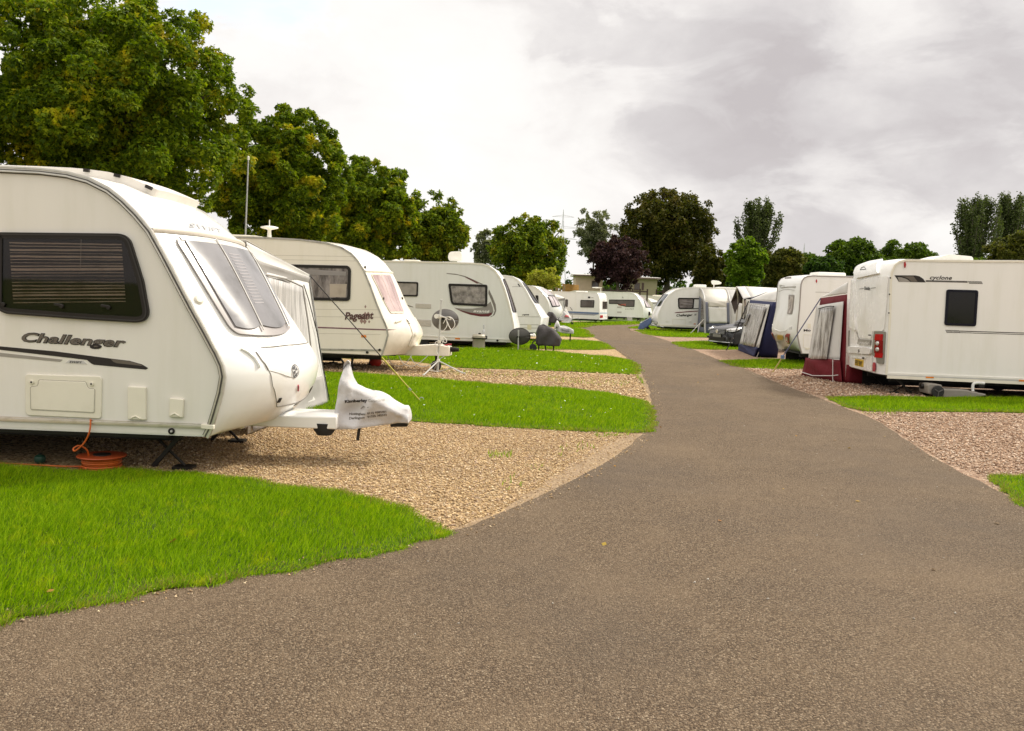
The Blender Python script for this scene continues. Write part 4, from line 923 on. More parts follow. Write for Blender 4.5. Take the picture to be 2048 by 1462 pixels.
def bbq(ref, label, out_top, out_bot, legs, wheel=None, frame=None):
    fr = Frame(ref); r = fr.root('barbecue', label, 'barbecue', 'covered barbecues'); L = lambda x, y: fr.L(*zC((x, y))[0])
    drape(fr, [L(*q) for q in out_top], [L(*q) for q in out_bot], .24, .24, CLOTHG, r, 'cover', 3.5, .10, .6, 5)
    for a, b in legs:
        a, b = L(*a), L(*b); 
        for y in (-.16, .16): MB().tube([(a[0], y, a[1] + .1), (b[0], y, max(b[1], .0))], .018, 8).obj('leg', BLK, r)
    if wheel:
        c = L(*wheel[0]); R = wheel[1] / 13.29 / FPX * fr.P0[1]
        for y in (-.2, .2):
            w = MB().lathe([(.02, -.02), (R * .9, -.022), (R, -.012), (R, .012), (R * .9, .022), (.02, .02)], (c[0], y, R), 'Y', 22).obj('wheel', TYRE, r)
    if frame:
        mb = MB()
        for y in (-.19, .19): mb.tube([(L(*q)[0], y, L(*q)[1]) for q in frame], .011, 6)
        mb.obj('frame', BLK, r)
    return fr
bbq(zC((1000, 1240))[0], 'large barbecue under dark grey cover with a wheel and thin legs, near swoosh caravan', ((700, 690), (760, 545), (890, 505), (1050, 580), (1180, 640), (1300, 790), (1372, 890)), ((700, 1030), (730, 1075), (900, 1070), (1150, 1085), (1310, 1085), (1372, 920)), (((770, 1080), (755, 1215)), ((915, 1080), (962, 1240)), ((1155, 1085), (1155, 1240))), ((615, 1180), 95), ((720, 940), (650, 950), (592, 1005), (592, 1160)))
bbq(zC((1080, 575))[0], 'smaller barbecue under a grey cover farther off beside the green hookup post', ((958, 330), (970, 260), (1020, 180), (1130, 185), (1200, 260), (1262, 365)), ((958, 420), (1000, 455), (1100, 470), (1230, 475), (1262, 400)), (((1000, 450), (1000, 570)), ((1190, 460), (1195, 560))), ((1050, 545), 45))
fr = Frame(zC((1120, 570))[0]); hp = fr.root('hookup_post', 'small dark green electric hookup box on two legs', 'hookup post'); L = lambda x, y: fr.L(*zC((x, y))[0])
a, b = L(1075, 430), L(1165, 285); MB().box(((a[0] + b[0]) / 2, -.28, (a[1] + b[1]) / 2), (b[0] - a[0], .2, b[1] - a[1])).obj('cabinet', GREENP, hp, bevel=.015)
for x in (1085, 1140): c = L(x, 430); MB().box((c[0], -.28, c[1] / 2), (.05, .06, c[1])).obj('leg', GREENP, hp)
MB().box(((a[0] + b[0]) / 2, -.39, (a[1] + b[1]) / 2), ((b[0] - a[0]) * .6, .02, (b[1] - a[1]) * .5)).obj('socket_flap', BLK, hp)

# ------------------------------------------------------------------ fourth and fifth caravan on the left, with their hitches
c4 = Van('caravan', 'white touring caravan with horizontal side grooves half hidden behind the swoosh caravan', zC((700, 735))[0], .36, -3)
pr = c4.LL(zC((740, 735), (775, 600), (815, 330), (785, 285), (720, 150), (640, 0)) + z6((340, 320), (290, 228), (240, 152), (190, 104), (130, 74), (60, 64)))
bw = [.26, .30, .30, .27, .24, .2, .17, .13, .1, .06, .02, 0]; zt = pr[-1][1]
c4.shell([(a, b, d) for (a, b), d in zip(pr, bw)] + [(-4.6, zt, 0), (-5.3, zt - .1, 0), (-5.6, 1.8, -.04), (-5.6, .36, -.03)], GEL, side=SIDEW, rail=PLW, railw=.05)
mb = MB()
for (x0, y0, x1, y1) in ((330, 300, 780, 310), (345, 515, 770, 520), (345, 600, 740, 606)):
    P = c4.LL(zC((x0 - 900, y0 - 12), (x1, y1), (x1, y1 + 14), (x0 - 900, y0 + 2))); mb.slab(P, -.005, -.010)
mb.obj('side_groove', plain('groove_shadow', (.36, .34, .29), .6), c4.o, smooth=0)
a, b = c4.LL(zC((325, 280), (505, 275))); c4.text('xtreme'[2:], DKGREY, a, b, .07, c4.o, off=.010, bold=.03, shear=.3)
P = c4.LL(z6((200, 160), (212, 156), (232, 186), (222, 188))); MB().slab(P, -.004, -.02).obj('vent_slot', BLK, c4.o)
P = c4.LL(z6((140, 188), (300, 186), (300, 190), (140, 192))); MB().slab(P, -.004, -.011).obj('upper_groove', MIDG, c4.o, smooth=0)
w = c4.quad([(1.15, .06), (1.15, .94), (2.05, .9), (2.05, .1)], .012, PANE, 'front_window', thick=.012, r=.1); c4.quad([(1.2, .35), (1.2, .65), (2.0, .65), (2.0, .35)], .016, PANEG, 'pane', w, r=.08)
c4.panel(zC((460, 520), (570, 525), (570, 660), (460, 650)), plain('yellowed_panel', (.66, .61, .42), .4), 'battery_door', -.012, r=.02)
c4.gear([-3.0], legs=((-.5, .1),), hitch=.95, jockey=False, hmat=GEL)
fr = Frame(zC((1500, 770))[0], .38, 0, depth=c4.P0[1] + .9)
r = fr.root('hitch_cover', 'white printed hitch cover with a peak, beyond the large barbecue', 'hitch cover'); L = lambda x, y: fr.L(*zC((x, y))[0])
drape(fr, [L(*q) for q in ((1180, 560), (1205, 490), (1250, 400), (1290, 440), (1335, 560), (1420, 545), (1520, 570), (1620, 620), (1692, 665))], [L(*q) for q in ((1180, 620), (1260, 690), (1400, 745), (1560, 755), (1692, 765))], .17, .08, CLOTHW, r, amp=.07, seed=9, spike=.75, fs=.9)
mb = MB(); rr = random.Random(8)
for k in range(3):
    q = [L(1330 + 60 * i, 600 + 26 * k + 14 * i + rr.uniform(-8, 8)) for i in range(5)]; mb.tube([(x, -.21 + .018 * i, z) for i, (x, z) in enumerate(q)], .009, 5)
q = L(1235, 595); mb.lathe([(.001, 0), (.03, 0), (.02, .02), (.001, .02)], (q[0], -.19, q[1]), 'Y', 10); mb.obj('lettering', DKGREY, r)
q = L(1605, 760); MB().tube([(q[0], 0, q[1] + .05), (q[0], 0, 0)], .025, 8).obj('prop_stand', BLK, r)

def z50(*p): return zm(1050, 560, 14.62, p)
c5 = Van('caravan', 'white touring caravan with a tall curved front window and sunroof beside the small white awning', z50((715, 1140))[0], .36, -14)
pr = c5.LL(z50((700, 1150), (716, 1000), (714, 850), (700, 740), (650, 600), (580, 470), (500, 370), (400, 280), (300, 212), (200, 180), (120, 168)))
bw = [.35, .55, .58, .52, .42, .34, .27, .2, .12, .05, 0]; zt = pr[-1][1]
c5.shell([(a, b, d) for (a, b), d in zip(pr, bw)] + [(-4.4, zt, 0), (-5.3, zt - .1, 0), (-5.5, 1.8, -.04), (-5.5, .36, -.03)], GEL, side=SIDEW, rail=PLW, railw=.06)
c5.window(z50((300, 445), (392, 450), (398, 690), (368, 695)), .05, .05)
w = c5.qpx(z50((780, 790), (1030, 765), (870, 435), (600, 430)), .012, PANE, 'front_window', thick=.012, r=.08, u0=.3, u1=3.4)
lq = [c5.fpx(x, y, .3, 3.4) for x, y in z50((780, 790), (1030, 765), (870, 435), (600, 430))]
lp = plain('lilac_window_pane', (.46, .40, .42), .12, dirt=.15)
for a0, a1 in ((.06, .30), (.36, .70), (.76, .94)): c5.quad(sub2(lq, a0, a1, .07, .86), .018, lp, 'pane', w, r=.08)
sr = c5.qpx(z50((600, 412), (860, 418), (640, 238), (440, 240)), .012, plain('sunroof_frame', (.30, .29, .30), .3), 'sunroof', thick=.012, r=.1, u0=.8, u1=3.6)
sq = [c5.fpx(x, y, .8, 3.6) for x, y in z50((600, 412), (860, 418), (640, 238), (440, 240))]; c5.quad(sub2(sq, .06, .94, .06, .94), .018, lp, 'pane', sr, r=.1)
c5.gear([-2.8], legs=((-.6, .1),), hitch=1.6, hz=.42)
q = c5.W((1.45, 1.1, 0)); ht = thing('hitch_cover', 'crumpled white and red plastic cover on the hitch below the curved sunroof', 'hitch cover', tuple(q)); fr = Frame((1132, 640), 0, 0, depth=q[1]); ht.location = tuple(fr.P0); L = lambda x, y: fr.L(*z50((x, y))[0])
drape(fr, [L(*q) for q in ((960, 1150), (1010, 1080), (1080, 1050), (1130, 900), (1170, 920), (1240, 1010), (1300, 1060), (1372, 1130))], [L(*q) for q in ((960, 1180), (1090, 1190), (1290, 1260), (1372, 1190))], .16, .12, CLOTHW, ht, amp=.05, seed=4, fs=1.3)
drape(Frame((1132, 640), 0, 0, depth=fr.P0[1]), [L(*q) for q in ((1150, 1050), (1200, 1010), (1270, 1035), (1290, 1070))], [L(*q) for q in ((1150, 1080), (1290, 1090))], .2, .18, plain('faded_red_plastic', (.42, .08, .08), .4), ht, 'red_bag', amp=.02, seed=2)
MB().box((L(1180, 1230)[0], -.25, L(1180, 1230)[1]), (.45, .3, .05)).obj('step', PLW, ht, bevel=.01)

# small white awning beside it
yb = c5.W((0, 2.2, 0))[1] + 1.2
fr = Frame((1120, 645), 0, 0, depth=yb); r = fr.root('awning', 'small white awning with a sloping guy flap next to the sunroof caravan', 'awning'); L = lambda x, y, d=0.: np.array([fr.L(*z50((x, y))[0], d)[0], d, fr.L(*z50((x, y))[0], d)[1]])
sheet('roof_sheet', AWW, r, [L(1160, 530), L(880, 480, -1.), L(860, 400, -1.), L(1130, 505, 1.2)], sag=.03)
sheet('front_wall', AWW, r, [L(1230, 1130), L(950, 1150), L(950, 590), L(1150, 570)], sag=.02, wr=.04)
sheet('valance', AWG, r, [L(1160, 600), L(950, 615), L(940, 570), L(1165, 530)], 8, 4)
sheet('guy_flap', AWW, r, [L(1290, 1250, -.4), L(1372, 1140, -.2), L(1210, 850), L(1130, 800)], sag=.03, wr=.03)
tubes('pole', DKGREY, r, [[L(1150, 520), L(1140, 700), L(1235, 1140)]], .02)

# ------------------------------------------------------------------ caravan broadside across the end, blue stripe
c7 = Van('caravan', 'long white caravan with a blue side stripe across the end of the road', zH((748, 1012))[0], .30, -20)
pr = c7.LL(zH((748, 1012), (752, 870), (750, 520), (740, 450), (720, 380), (690, 332)))
zt = pr[-1][1]
c7.shell([(a, b, d) for (a, b), d in zip(pr, (.12, .10, .05, .05, .02, 0))] + [(-.6, zt + .01, 0), (-6.0, zt, 0), (-6.6, zt - .15, 0), (-6.8, 1.4, -.05), (-6.7, .3, 0)], plain('bright_white_gelcoat', (.82, .81, .79), .25), side=SIDEW, rail=PLW, railw=.05)
c7.window(zH((272, 510), (628, 514), (615, 708), (265, 700)), .05, .05, pane=PANEG)
c7.window(z50((1180, 565), (1255, 570), (1250, 785), (1175, 775)), .04, .05, pane=PANEG)
P = c7.LL(zH((-600, 770), (745, 825), (745, 858), (-600, 800))); x0, x1 = P[0][0], P[1][0]
zz = lambda y: c7.L(*zH((600, y))[0])[1]
MB().slab([(-6.7, zz(828) + .02), (-.04, zz(828)), (-.04, zz(868)), (-6.7, zz(868) + .02)], -.004, -.010).obj('blue_stripe', BLUEV, c7.o, smooth=0)
MB().slab([(-6.7, zz(870) + .02), (-.04, zz(870)), (-.35, zz(908)), (-6.7, zz(908) + .02)], -.004, -.010).obj('grey_stripe', plain('blue_grey_stripe', (.30, .30, .33), .45), c7.o, smooth=0)
a, b = c7.LL(zH((460, 468), (600, 462))); MB().slab([(a[0], a[1]), (a[0] + .16, a[1]), (a[0] + .16, a[1] + .12), (a[0], a[1] + .12)], -.004, -.01).obj('emblem', DKGREY, c7.o); MB().slab([(a[0] + .22, a[1] + .03), (b[0], a[1] + .04), (b[0], a[1] + .07), (a[0] + .22, a[1] + .06)], -.004, -.01).obj('badge', MIDG, c7.o)
rq = lambda *p, **k: [c7.fpx(x, y, 0, 2.6) for x, y in zH(*p)]
w = c7.quad(rq((822, 748), (1028, 745), (1030, 530), (822, 530)), .012, PLW, 'rear_window', thick=.012, r=.08); c7.quad(sub2(rq((828, 742), (1022, 740), (1024, 550), (828, 550)), 0, 1, 0, 1), .016, PANEG, 'pane', w, r=.08)
c7.quad([(1.95, .01), (1.95, .99), (2.0, .99), (2.0, .01)], .014, PLC, 'rear_ledge', thick=.012)
c7.quad(rq((760, 868), (1085, 860), (1085, 825), (760, 828)), .006, plain('pale_blue_stripe', (.42, .50, .56), .4), 'blue_stripe', thick=.004)
for pts in (((765, 970), (840, 965), (840, 900), (768, 900)), ((1050, 962), (1100, 955), (1098, 895), (1055, 898))): c7.quad(rq(*pts), .02, REDL, 'tail_lamp', thick=.02, r=.3)
c7.quad(rq((885, 945), (985, 942), (985, 915), (885, 918)), .01, plain('pale_plate', (.66, .60, .60), .4), 'number_plate', thick=.008)
c7.quad([(1.25, .44), (1.25, .56), (1.29, .56), (1.29, .44)], .01, DKGREY, 'emblem', thick=.005)
c7.gear([-3.4], legs=((-.5, .35), (-6.2, -.2)), hitch=None, floor=.30, wr=.28)
q = c7.L(*zH((1005, 320))[0], 1.0); ad = MB().tube([(-.35, 1.4, zt), (-.35, 1.4, zt + .35)], .03, 8).obj('roof_dish', PLW, c7.o)
MB().lathe([(.02, 0), (.3, .02), (.38, .07), (.02, .09)], (-.6, 1.4, zt + .33), 'Z', 24).obj('dish', PLW, ad)
for x in (-1.6, -4.2): MB().box((x, 1.1, zt + .05), (.7, .6, .1)).obj('roof_light', PLW, c7.o, bevel=.03)
f0 = G(*zH((290, 1095))[0]); t0 = at_depth(*zH((0, 690))[0], f0[1] - 1.); gl = thing('guy_line', 'thin dark guy line in front of the blue striped caravan', 'guy line', tuple(f0)); tubes('webbing', DKGREY, gl, [[(0, 0, 0), t0 - f0]], .02, 5)

# ------------------------------------------------------------------ next caravan, nose to the right
c8 = Van('caravan', 'white touring caravan with one long dark window band and curved nose, behind blue cover', zH((1862, 965))[0], .32, -16)
pr = c8.LL(zH((1862, 968), (1872, 850), (1850, 680), (1780, 520), (1700, 405), (1620, 345), (1500, 318), (1300, 316)))
zt = pr[-1][1]
c8.shell([(a, b, d) for (a, b), d in zip(pr, (.4, .6, .5, .34, .2, .08, 0, 0))] + [(-5.6, zt, 0), (-6.2, zt - .15, 0), (-6.4, 1.6, -.04), (-6.3, .32, 0)], GEL, side=SIDEW, rail=PLW, railw=.07)
c8.window(zH((1000, 500), (1660, 505), (1650, 690), (1440, 685), (1330, 660), (1215, 612), (1000, 612)), .06, .06, pane=PANEG)
MB().slab(c8.LL(zH((1230, 625), (1430, 610), (1430, 630), (1240, 642))), -.019, -.022).obj('red_stripe', plain('orange_red_vinyl', (.50, .10, .06), .4), c8.o, smooth=0); MB().slab(c8.LL(zH((1250, 650), (1430, 645), (1430, 662), (1290, 662))), -.019, -.022).obj('red_stripe', plain('orange_red_vinyl', ()), c8.o, smooth=0)
a, b = c8.LL(zH((1410, 752), (1640, 748))); c8.text('eccles', BRZ, a, b, .08, c8.o, off=.012, bold=.02, shear=.25, space=1.2)
for y in (700, 830): c8.panel(zH((1210, y - 25), (1320, y - 22), (1318, y + 18), (1208, y + 14)), plain('vent_grille', ()), 'vent', -.016)
MB().slab(c8.LL(zH((1335, 430), (1348, 428), (1368, 462), (1356, 466))), -.004, -.02).obj('vent_slot', DKGREY, c8.o)
def zR(*p): return zm(1270, 570, 14.62, p)
fq = lambda *p: [c8.fpx(x, y, .2, 3.4) for x, y in zR(*p)]
q4 = fq((300, 655), (510, 660), (420, 445), (235, 435)); w = c8.quad(q4, .014, DKGREY, 'front_window', thick=.014, r=.1); c8.quad(sub2(q4, .08, .3, .08, .95), .02, lp, 'pane', w, r=.08); c8.quad(sub2(q4, .36, .92, .08, .95), .02, lp, 'pane', w, r=.08)
q4 = fq((165, 425), (410, 430), (230, 275), (60, 275)); w = c8.quad(q4, .014, LTG, 'sunroof', thick=.014, r=.1); c8.quad(sub2(q4, .06, .94, .06, .94), .02, lp, 'pane', w, r=.1)
c8.gear([-3.0], legs=((-.5, .1),), hitch=1.6, floor=.32)
q = G(*zH((1520, 1055))[0]); bk = thing('step_block', 'pale step standing under the side of the long window caravan', 'step', tuple(q)); MB().box((0, 0, .15), (.4, .35, .3)).obj('tread', plain('pale_step', (.42, .40, .35), .6), bk, bevel=.02); MB().box((0, -.25, .07), (.4, .2, .14)).obj('lower_tread', plain('pale_step', ()), bk, bevel=.02)
# dark box and odds and ends by its hitch
q = G(*zR((560, 1200))[0]); fr = Frame(zR((560, 1090))[0], 0, 0, depth=58.); r = fr.root('storage_box', 'dark box with small things on top between the far caravans', 'box'); L = lambda x, y: fr.L(*zR((x, y))[0])
a, b = L(480, 1140), L(640, 945); MB().box(((a[0] + b[0]) / 2, 0, b[1] / 2), (b[0] - a[0], .4, b[1])).obj('box_body', BLK, r, bevel=.02)
MB().box(((a[0] + b[0]) / 2 - .1, 0, b[1] + .04), ((b[0] - a[0]) * 1.35, .45, .09)).obj('tray', plain('pale_tray', (.62, .54, .46), .5), r, bevel=.02)
q = L(420, 840); MB().lathe([(.001, -.12), (.07, -.12), (.07, .1), (.03, .14), (.001, .15)], (q[0], 0, q[1]), 'Z', 12).obj('bottle', BLK, r)
q = L(595, 850); MB().tube([(q[0], 0, q[1] - .1), (q[0], 0, q[1] + .25)], .02, 6).obj('tap', plain('pale_tray', ()), r)
# caravan and awning behind
c9 = Van('caravan', 'cream caravan roof showing behind the white awning at the end of the row', (1345, 640), .3, 0); 
zA_ = c9.L(*zR((940, 360))[0])[1]
c9.o.location.y += 12; c9.P0[1] += 12; q = c9.L(*zR((940, 355))[0]); zt = q[1]; xl = c9.L(*zR((330, 340))[0])[0]
c9.shell([(q[0] + .5, .35, .15), (q[0] + .55, 1., .15), (q[0] + .35, zt - .5, .1), (q[0] - .1, zt, 0), (xl - 1, zt + .1, 0), (xl - 1.4, zt - .3, 0), (xl - 1.5, .35, 0)], plain('cream_gelcoat', ()), side=SIDEC, rail=PLW, railw=.06)
MB().box((q[0] - .7, 1., zt + .08), (.8, .7, .16)).obj('roof_light', PLC, c9.o, bevel=.03)
c9.panel(zR((850, 390), (880, 390), (880, 430), (860, 430)), BLK, 'vent_slot', -.02)
c9.gear([xl + 1], floor=.35, wr=.28)
fr = Frame((1310, 640), 0, 0, depth=c8.W((0, 2.2, 0))[1] + 1.5); r = fr.root('awning', 'white awning with a grey side between the long window caravan and the nose left caravan', 'awning'); L = lambda x, y, d=0.: np.array([fr.L(*zR((x, y))[0], d)[0], d, fr.L(*zR((x, y))[0], d)[1]])
sheet('roof_sheet', AWW, r, [L(750, 495), L(480, 505), L(380, 385, 1.), L(480, 400, 1.2)], sag=.03)
g0 = L(690, 900); g1 = L(540, 900); g0[2] = g1[2] = .02
sheet('front_wall', AWW, r, [g0, g1, L(525, 560), L(670, 555)], sag=.02, wr=.05); sheet('valance', AWG, r, [L(680, 560), L(520, 560), L(500, 505), L(745, 490)], 8, 4)
e0 = L(760, 800, .8); e0[2] = .02; sheet('side_wall', AWG, r, [g0 + np.array([.3, 0, 0]), e0, L(760, 500, .8), L(680, 510)], wr=.05)
tubes('pole', DKGREY, r, [[L(745, 480, .4), L(745, 560, .4)]], .03)
# ------------------------------------------------------------------ right row, far to near
def zK(*p): return zm(1300, 540, 10.24, p)
c10 = Van('caravan', 'white nose left caravan with dark window beside the blue grey air awning', (1326, 654), .25, 0)
pr = c10.LL(zK((280, 1158), (225, 1150), (180, 1110), (160, 1035), (178, 900), (225, 790), (300, 640), (400, 510), (520, 425), (650, 382), (790, 366), (1000, 362)))
zt = pr[-1][1]
c10.shell([(a, b, d) for (a, b), d in zip(pr, (-.05, -.1, -.14, -.16, -.16, -.14, -.12, -.1, -.06, -.03, 0, 0))] + [(4.6, zt, 0), (5.1, zt - .15, .03), (5.3, 1.4, .05), (5.25, .25, .02)], GEL, side=SIDEW, rail=PLW, railw=.08, pw=2.4)
c10.window(zK((570, 568), (910, 572), (890, 798), (592, 798), (575, 750)), .07, .09, pane=creased('slatted_pane', (.10, .08, .075), (.26, .23, .22), 9, (.3, 1, 1.6), .15))
c10.panel(zK((895, 572), (1010, 575), (1010, 600), (900, 600)), BLK, 'window_rail', -.02, smooth=0); c10.panel(zK((880, 785), (1000, 778), (1000, 795), (880, 800)), BLK, 'window_rail', -.02, smooth=0)
c10.panel(zK((495, 882), (530, 862), (985, 832), (985, 850), (560, 880)), MAROON, 'stripe', -.010, smooth=0)
a, b = c10.LL(zK((540, 950), (870, 942))); c10.text('Challenger', DKGREY, a, b, .13, c10.o, off=.012, bold=.03, shear=.28)
a, b = c10.LL(zK((905, 930), (955, 926))); c10.text('SE', DKGREY, a, b, .08, c10.o, off=.012, bold=.02, shear=.28)
P = rounded(c10.LL(zK((460, 1000), (725, 1002), (722, 1125), (460, 1120))), .04); MB().ring(P, inset(P, .02), -.005, -.014).obj('service_hatch', PLC, c10.o)
for x, y in ((350, 1045), (825, 1050)): c10.panel(zK((x - 18, y - 18), (x + 22, y - 16), (x + 22, y + 18), (x - 18, y + 16)), PLW, 'vent_cover', -.03, r=.02)
c10.panel(zK((895, 1095), (935, 1097), (935, 1115), (895, 1113)), AMBER, 'side_reflector', -.016)
zs = c10.L(*zK((600, 1138))[0])[1]; MB().slab([(-.35, zs + .02), (5.2, zs), (5.2, zs - .06), (-.35, zs - .04)], -.004, -.022).obj('belt_rail', PLC, c10.o)
w = c10.quad([(1.35, .1), (1.35, .9), (2.15, .9), (2.15, .1)], .012, PANE, 'front_window', thick=.012, r=.1)
xw = [c10.L(*zK((x, y))[0]) for x, y in ((240, 805), (285, 700), (360, 590), (440, 490))]
mb = MB(); mb.slab([(a - .03, z) for a, z in xw] + [(a + .05, z - .02) for a, z in xw[::-1]], .06, .12); mb.obj('window_seal', BLK, c10.o)
c10.gear([2.9], legs=((.75, .05), (1.05, .12)), hitch=-1.05, floor=.27, wr=.27, hmat=GEL, hz=.4)
yb = .9; L = lambda x, y, d=yb: c10.L(*zR((x, y))[0], d)
a, b = L(470, 1200), L(720, 1190); t = L(500, 1105)[1]; MB().slab([(a[0], a[1]), (b[0] + .1, b[1]), (b[0] + .1, t), (a[0] + .05, t)], yb, 1.3).obj('hitch_fairing', GEL, c10.o, bevel=.02)
c = c10.L(*zK((1310, 300))[0], 1.1); p0, p1 = c10.L(*zK((1250, 250))[0], 1.1), c10.L(*zK((1465, 270))[0], 1.1); m_ = (p0[0] + p1[0]) / 2
rd = MB().tube([(c[0], 1.1, zt), (c[0], 1.1, zt + .32)], .03, 8).obj('roof_dish', PLW, c10.o)
P = c10.LL(zK((1250, 220), (1290, 210), (1400, 225), (1465, 265), (1440, 290), (1330, 302), (1270, 292)), 1.1); MB().slab(rounded(P, .06), 1.0, 1.16).obj('dish', PLW, rd, bevel=.03)
x0, x1 = c10.L(*zK((910, 350))[0], .9)[0], c10.L(*zK((1130, 350))[0], .9)[0]; MB().box(((x0 + x1) / 2, .9, zt + .09), (x1 - x0, .7, .2)).obj('roof_light', PLW, c10.o, bevel=.05)
x0, x1 = c10.L(*zK((1360, 350))[0], .9)[0], c10.L(*zK((1740, 350))[0], .9)[0]; MB().box(((x0 + x1) / 2, .9, zt + .04), (x1 - x0, .7, .1)).obj('roof_vent', PLW, c10.o, bevel=.02)
# its blue hitch cover
fr = Frame(zR((300, 1310))[0], .05, 0, depth=c10.P0[1] + 1.0); r = fr.root('hitch_cover', 'denim blue hitch cover hanging down at the nose of the nose left caravan', 'hitch cover'); L = lambda x, y: fr.L(*zR((x, y))[0])
drape(fr, [L(*q) for q in ((95, 1270), (120, 1180), (150, 1110), (250, 1050), (400, 965), (450, 960), (492, 1000))], [L(*q) for q in ((95, 1290), (190, 1300), (330, 1235), (470, 1110), (492, 1060))], .16, .2, CLOTHB, r, amp=.03, seed=3)
tubes('piping', plain('pale_piping', (.42, .44, .50), .6), r, [[(L(150, 1115)[0], -.10, L(150, 1115)[1]), (L(400, 970)[0], -.12, L(400, 970)[1])]], .02)
q = L(345, 1235); MB().box((q[0], -.05, q[1]), (.25, .2, .15), ry=.4).obj('dark_panel', DKGREY, r, bevel=.02)

# air awning on the camera side of that caravan
fr = Frame((1420, 664), 0, 0, depth=c10.P0[1] - 1.9); r = fr.root('air_awning', 'cream and blue grey inflatable awning standing against the nose left caravan', 'awning'); D = 1.9
L = lambda x, y, d=0.: np.array([fr.L(*zK((x, y))[0], d)[0], d, fr.L(*zK((x, y))[0], d)[1]])
def gz(p): p = p.copy(); p[2] = .02; return p
bl, br = gz(L(1130, 1270)), gz(L(1650, 1270)); wl, wr_ = L(1115, 640), L(1635, 660)
sk_l, sk_r = L(1140, 1088), L(1645, 1090)
sheet('skirt', AWLB if False else cloth('slate_blue_skirt', (.085, .095, .13), .4, 4), r, [bl, br, sk_r, sk_l], 12, 6, .02, .05, 2)
sheet('front_wall', AWC, r, [sk_l, sk_r, wr_, wl], 14, 12, .02, .02, 3)
e = np.array([0, -.03, 0]); S_ = lambda a, b: (sk_l * (1 - a) + sk_r * a) * (1 - b) + (wl * (1 - a) + wr_ * a) * b + e
sheet('window_blind', plain('pale_awning_blind', (.70, .69, .66), .5), r, [S_(.15, .01), S_(.86, .01), S_(.86, .76), S_(.14, .76)], 10, 8, .01, .01, 4)
sheet('blind_flap', AWC, r, [S_(.14, .74), S_(.86, .76), S_(.86, 1.), S_(.14, 1.)], 10, 8, .03, .03, 5)
tubes('blind_roll', DKGREY, r, [[S_(.2, .83), S_(.3, .77), S_(.55, .76)]], .02)
for a0, a1 in ((.02, .13), (.87, .97)): sheet('corner_panel', AWLB, r, [S_(a0, 0), S_(a1, 0), S_(a1, .97), S_(a0, .97)], 4, 8, .01, .02, 6)
arc = lambda x0, x1, yt, ym: [L(x0, yt, D), L(x0 + 35, yt + 28, D * .8), L(x0 + 62, yt + 90, D * .45), L(x0 + 78, (yt + ym) / 2 + 30, D * .15), L(x1, ym)]
A = smooth_path(arc(1030, 1115, 388, 640), 4); B = smooth_path(arc(1540, 1635, 392, 660), 4); n = len(A)
V = [tuple(p) for p in A] + [tuple(p) for p in B]; MB().add(V, [(i, i + 1, n + i + 1, n + i) for i in range(n - 1)]).obj('roof_sheet', AWC, r, thick=.006)
E_ = [p + np.array([2.0, 0, -.03]) for p in B]; V = [tuple(p) for p in B] + [tuple(p) for p in E_]; MB().add(V, [(i, i + 1, n + i + 1, n + i) for i in range(n - 1)]).obj('side_roof_sheet', AWW, r, thick=.006)
sheet('annex_wall', AWW, r, [br, br + np.array([2.0, 0, 0]), E_[-1], B[-1]], 8, 8, .02, .03, 8)
tubes('air_pole', plain('grey_air_pole', (.36, .35, .34), .5), r, [A + [bl], B + [br]], .055, 8)
i0 = gz(L(960, 1270, D)); sheet('side_wall', AWLB, r, [i0, bl, A[-1], L(1010, 540, D)], 8, 10, .02, .05, 9); sheet('side_wall_upper', AWC, r, [L(1012, 545, D), A[-1] + np.array([-.02, 0, 0]), A[n // 2], A[0]], 6, 6)
sheet('side_window', VINYLD, r, [lerp(i0, bl, .45) + [-.03, -.02, .35], lerp(i0, bl, .92) + [-.03, -.02, .35], lerp(L(1010, 540, D), A[-1], .9) + [-.03, -.02, 0], lerp(L(1010, 540, D), A[-1], .5) + [-.03, -.02, 0]], 5, 6)
tubes('guy_line', plain('pale_guy_cord', (.55, .52, .47), .6), r, [[L(1100, 1010, -.02), gz(L(830, 1200, -.6))], [L(1020, 1085, .3), gz(L(975, 1270, -.2))], [L(1120, 1090, -.05), gz(L(1128, 1280, -.3))]], .018, 5)

# ridge awning with the dark gable
def zQ(*p): return zm(1400, 560, 8.6, p)
Y0 = 37.; fr = Frame((1473, 650), 0, 0, depth=Y0); r = fr.root('ridge_awning', 'white ridge roofed awning with a dark brown open gable above the black car', 'awning')
L = lambda x, y, d=0.: np.array([fr.L(*zQ((x, y))[0], d)[0], d, fr.L(*zQ((x, y))[0], d)[1]])
ap, ap2 = L(632, 115), L(770, 110); ne, ne2 = L(745, 328, -1.3), L(875, 298, -1.3); fe = L(530, 382, 1.3); fe2 = fe + np.array([.7, 0, .03])
R3 = np.array([3.6, 0, -.05])
sheet('roof_hood', cloth('grey_hood_cloth', (.55, .53, .515), .3, 3), r, [ne, ne2, ap2, ap], 8, 8, .03, .02, 1); sheet('roof_sheet', AWW, r, [ne2, ne2 + R3, ap2 + R3, ap2], 12, 8, .04, .02, 2)
sheet('roof_far_sheet', AWW, r, [fe2 + R3, fe, ap, ap2 + R3], 12, 8, .04, .02, 3)
gin = np.array([.75, 0, -.05])
sheet('hood_lining', AWBR, r, [fe, fe + gin, ap + gin * 1.02, ap + np.array([.02, 0, -.04])], 6, 8); sheet('gable_curtain', AWBR, r, [L(600, 590, .9), L(640, 480, .4), ap + np.array([.35, 0, -.1]), fe + np.array([.02, 0, 0])], 6, 8, .02)
fl, fr_ = gz(L(600, 760, .7)), gz(L(770, 760, -1.25)); tl, tr = L(660, 350, .5), L(780, 325, -1.25)
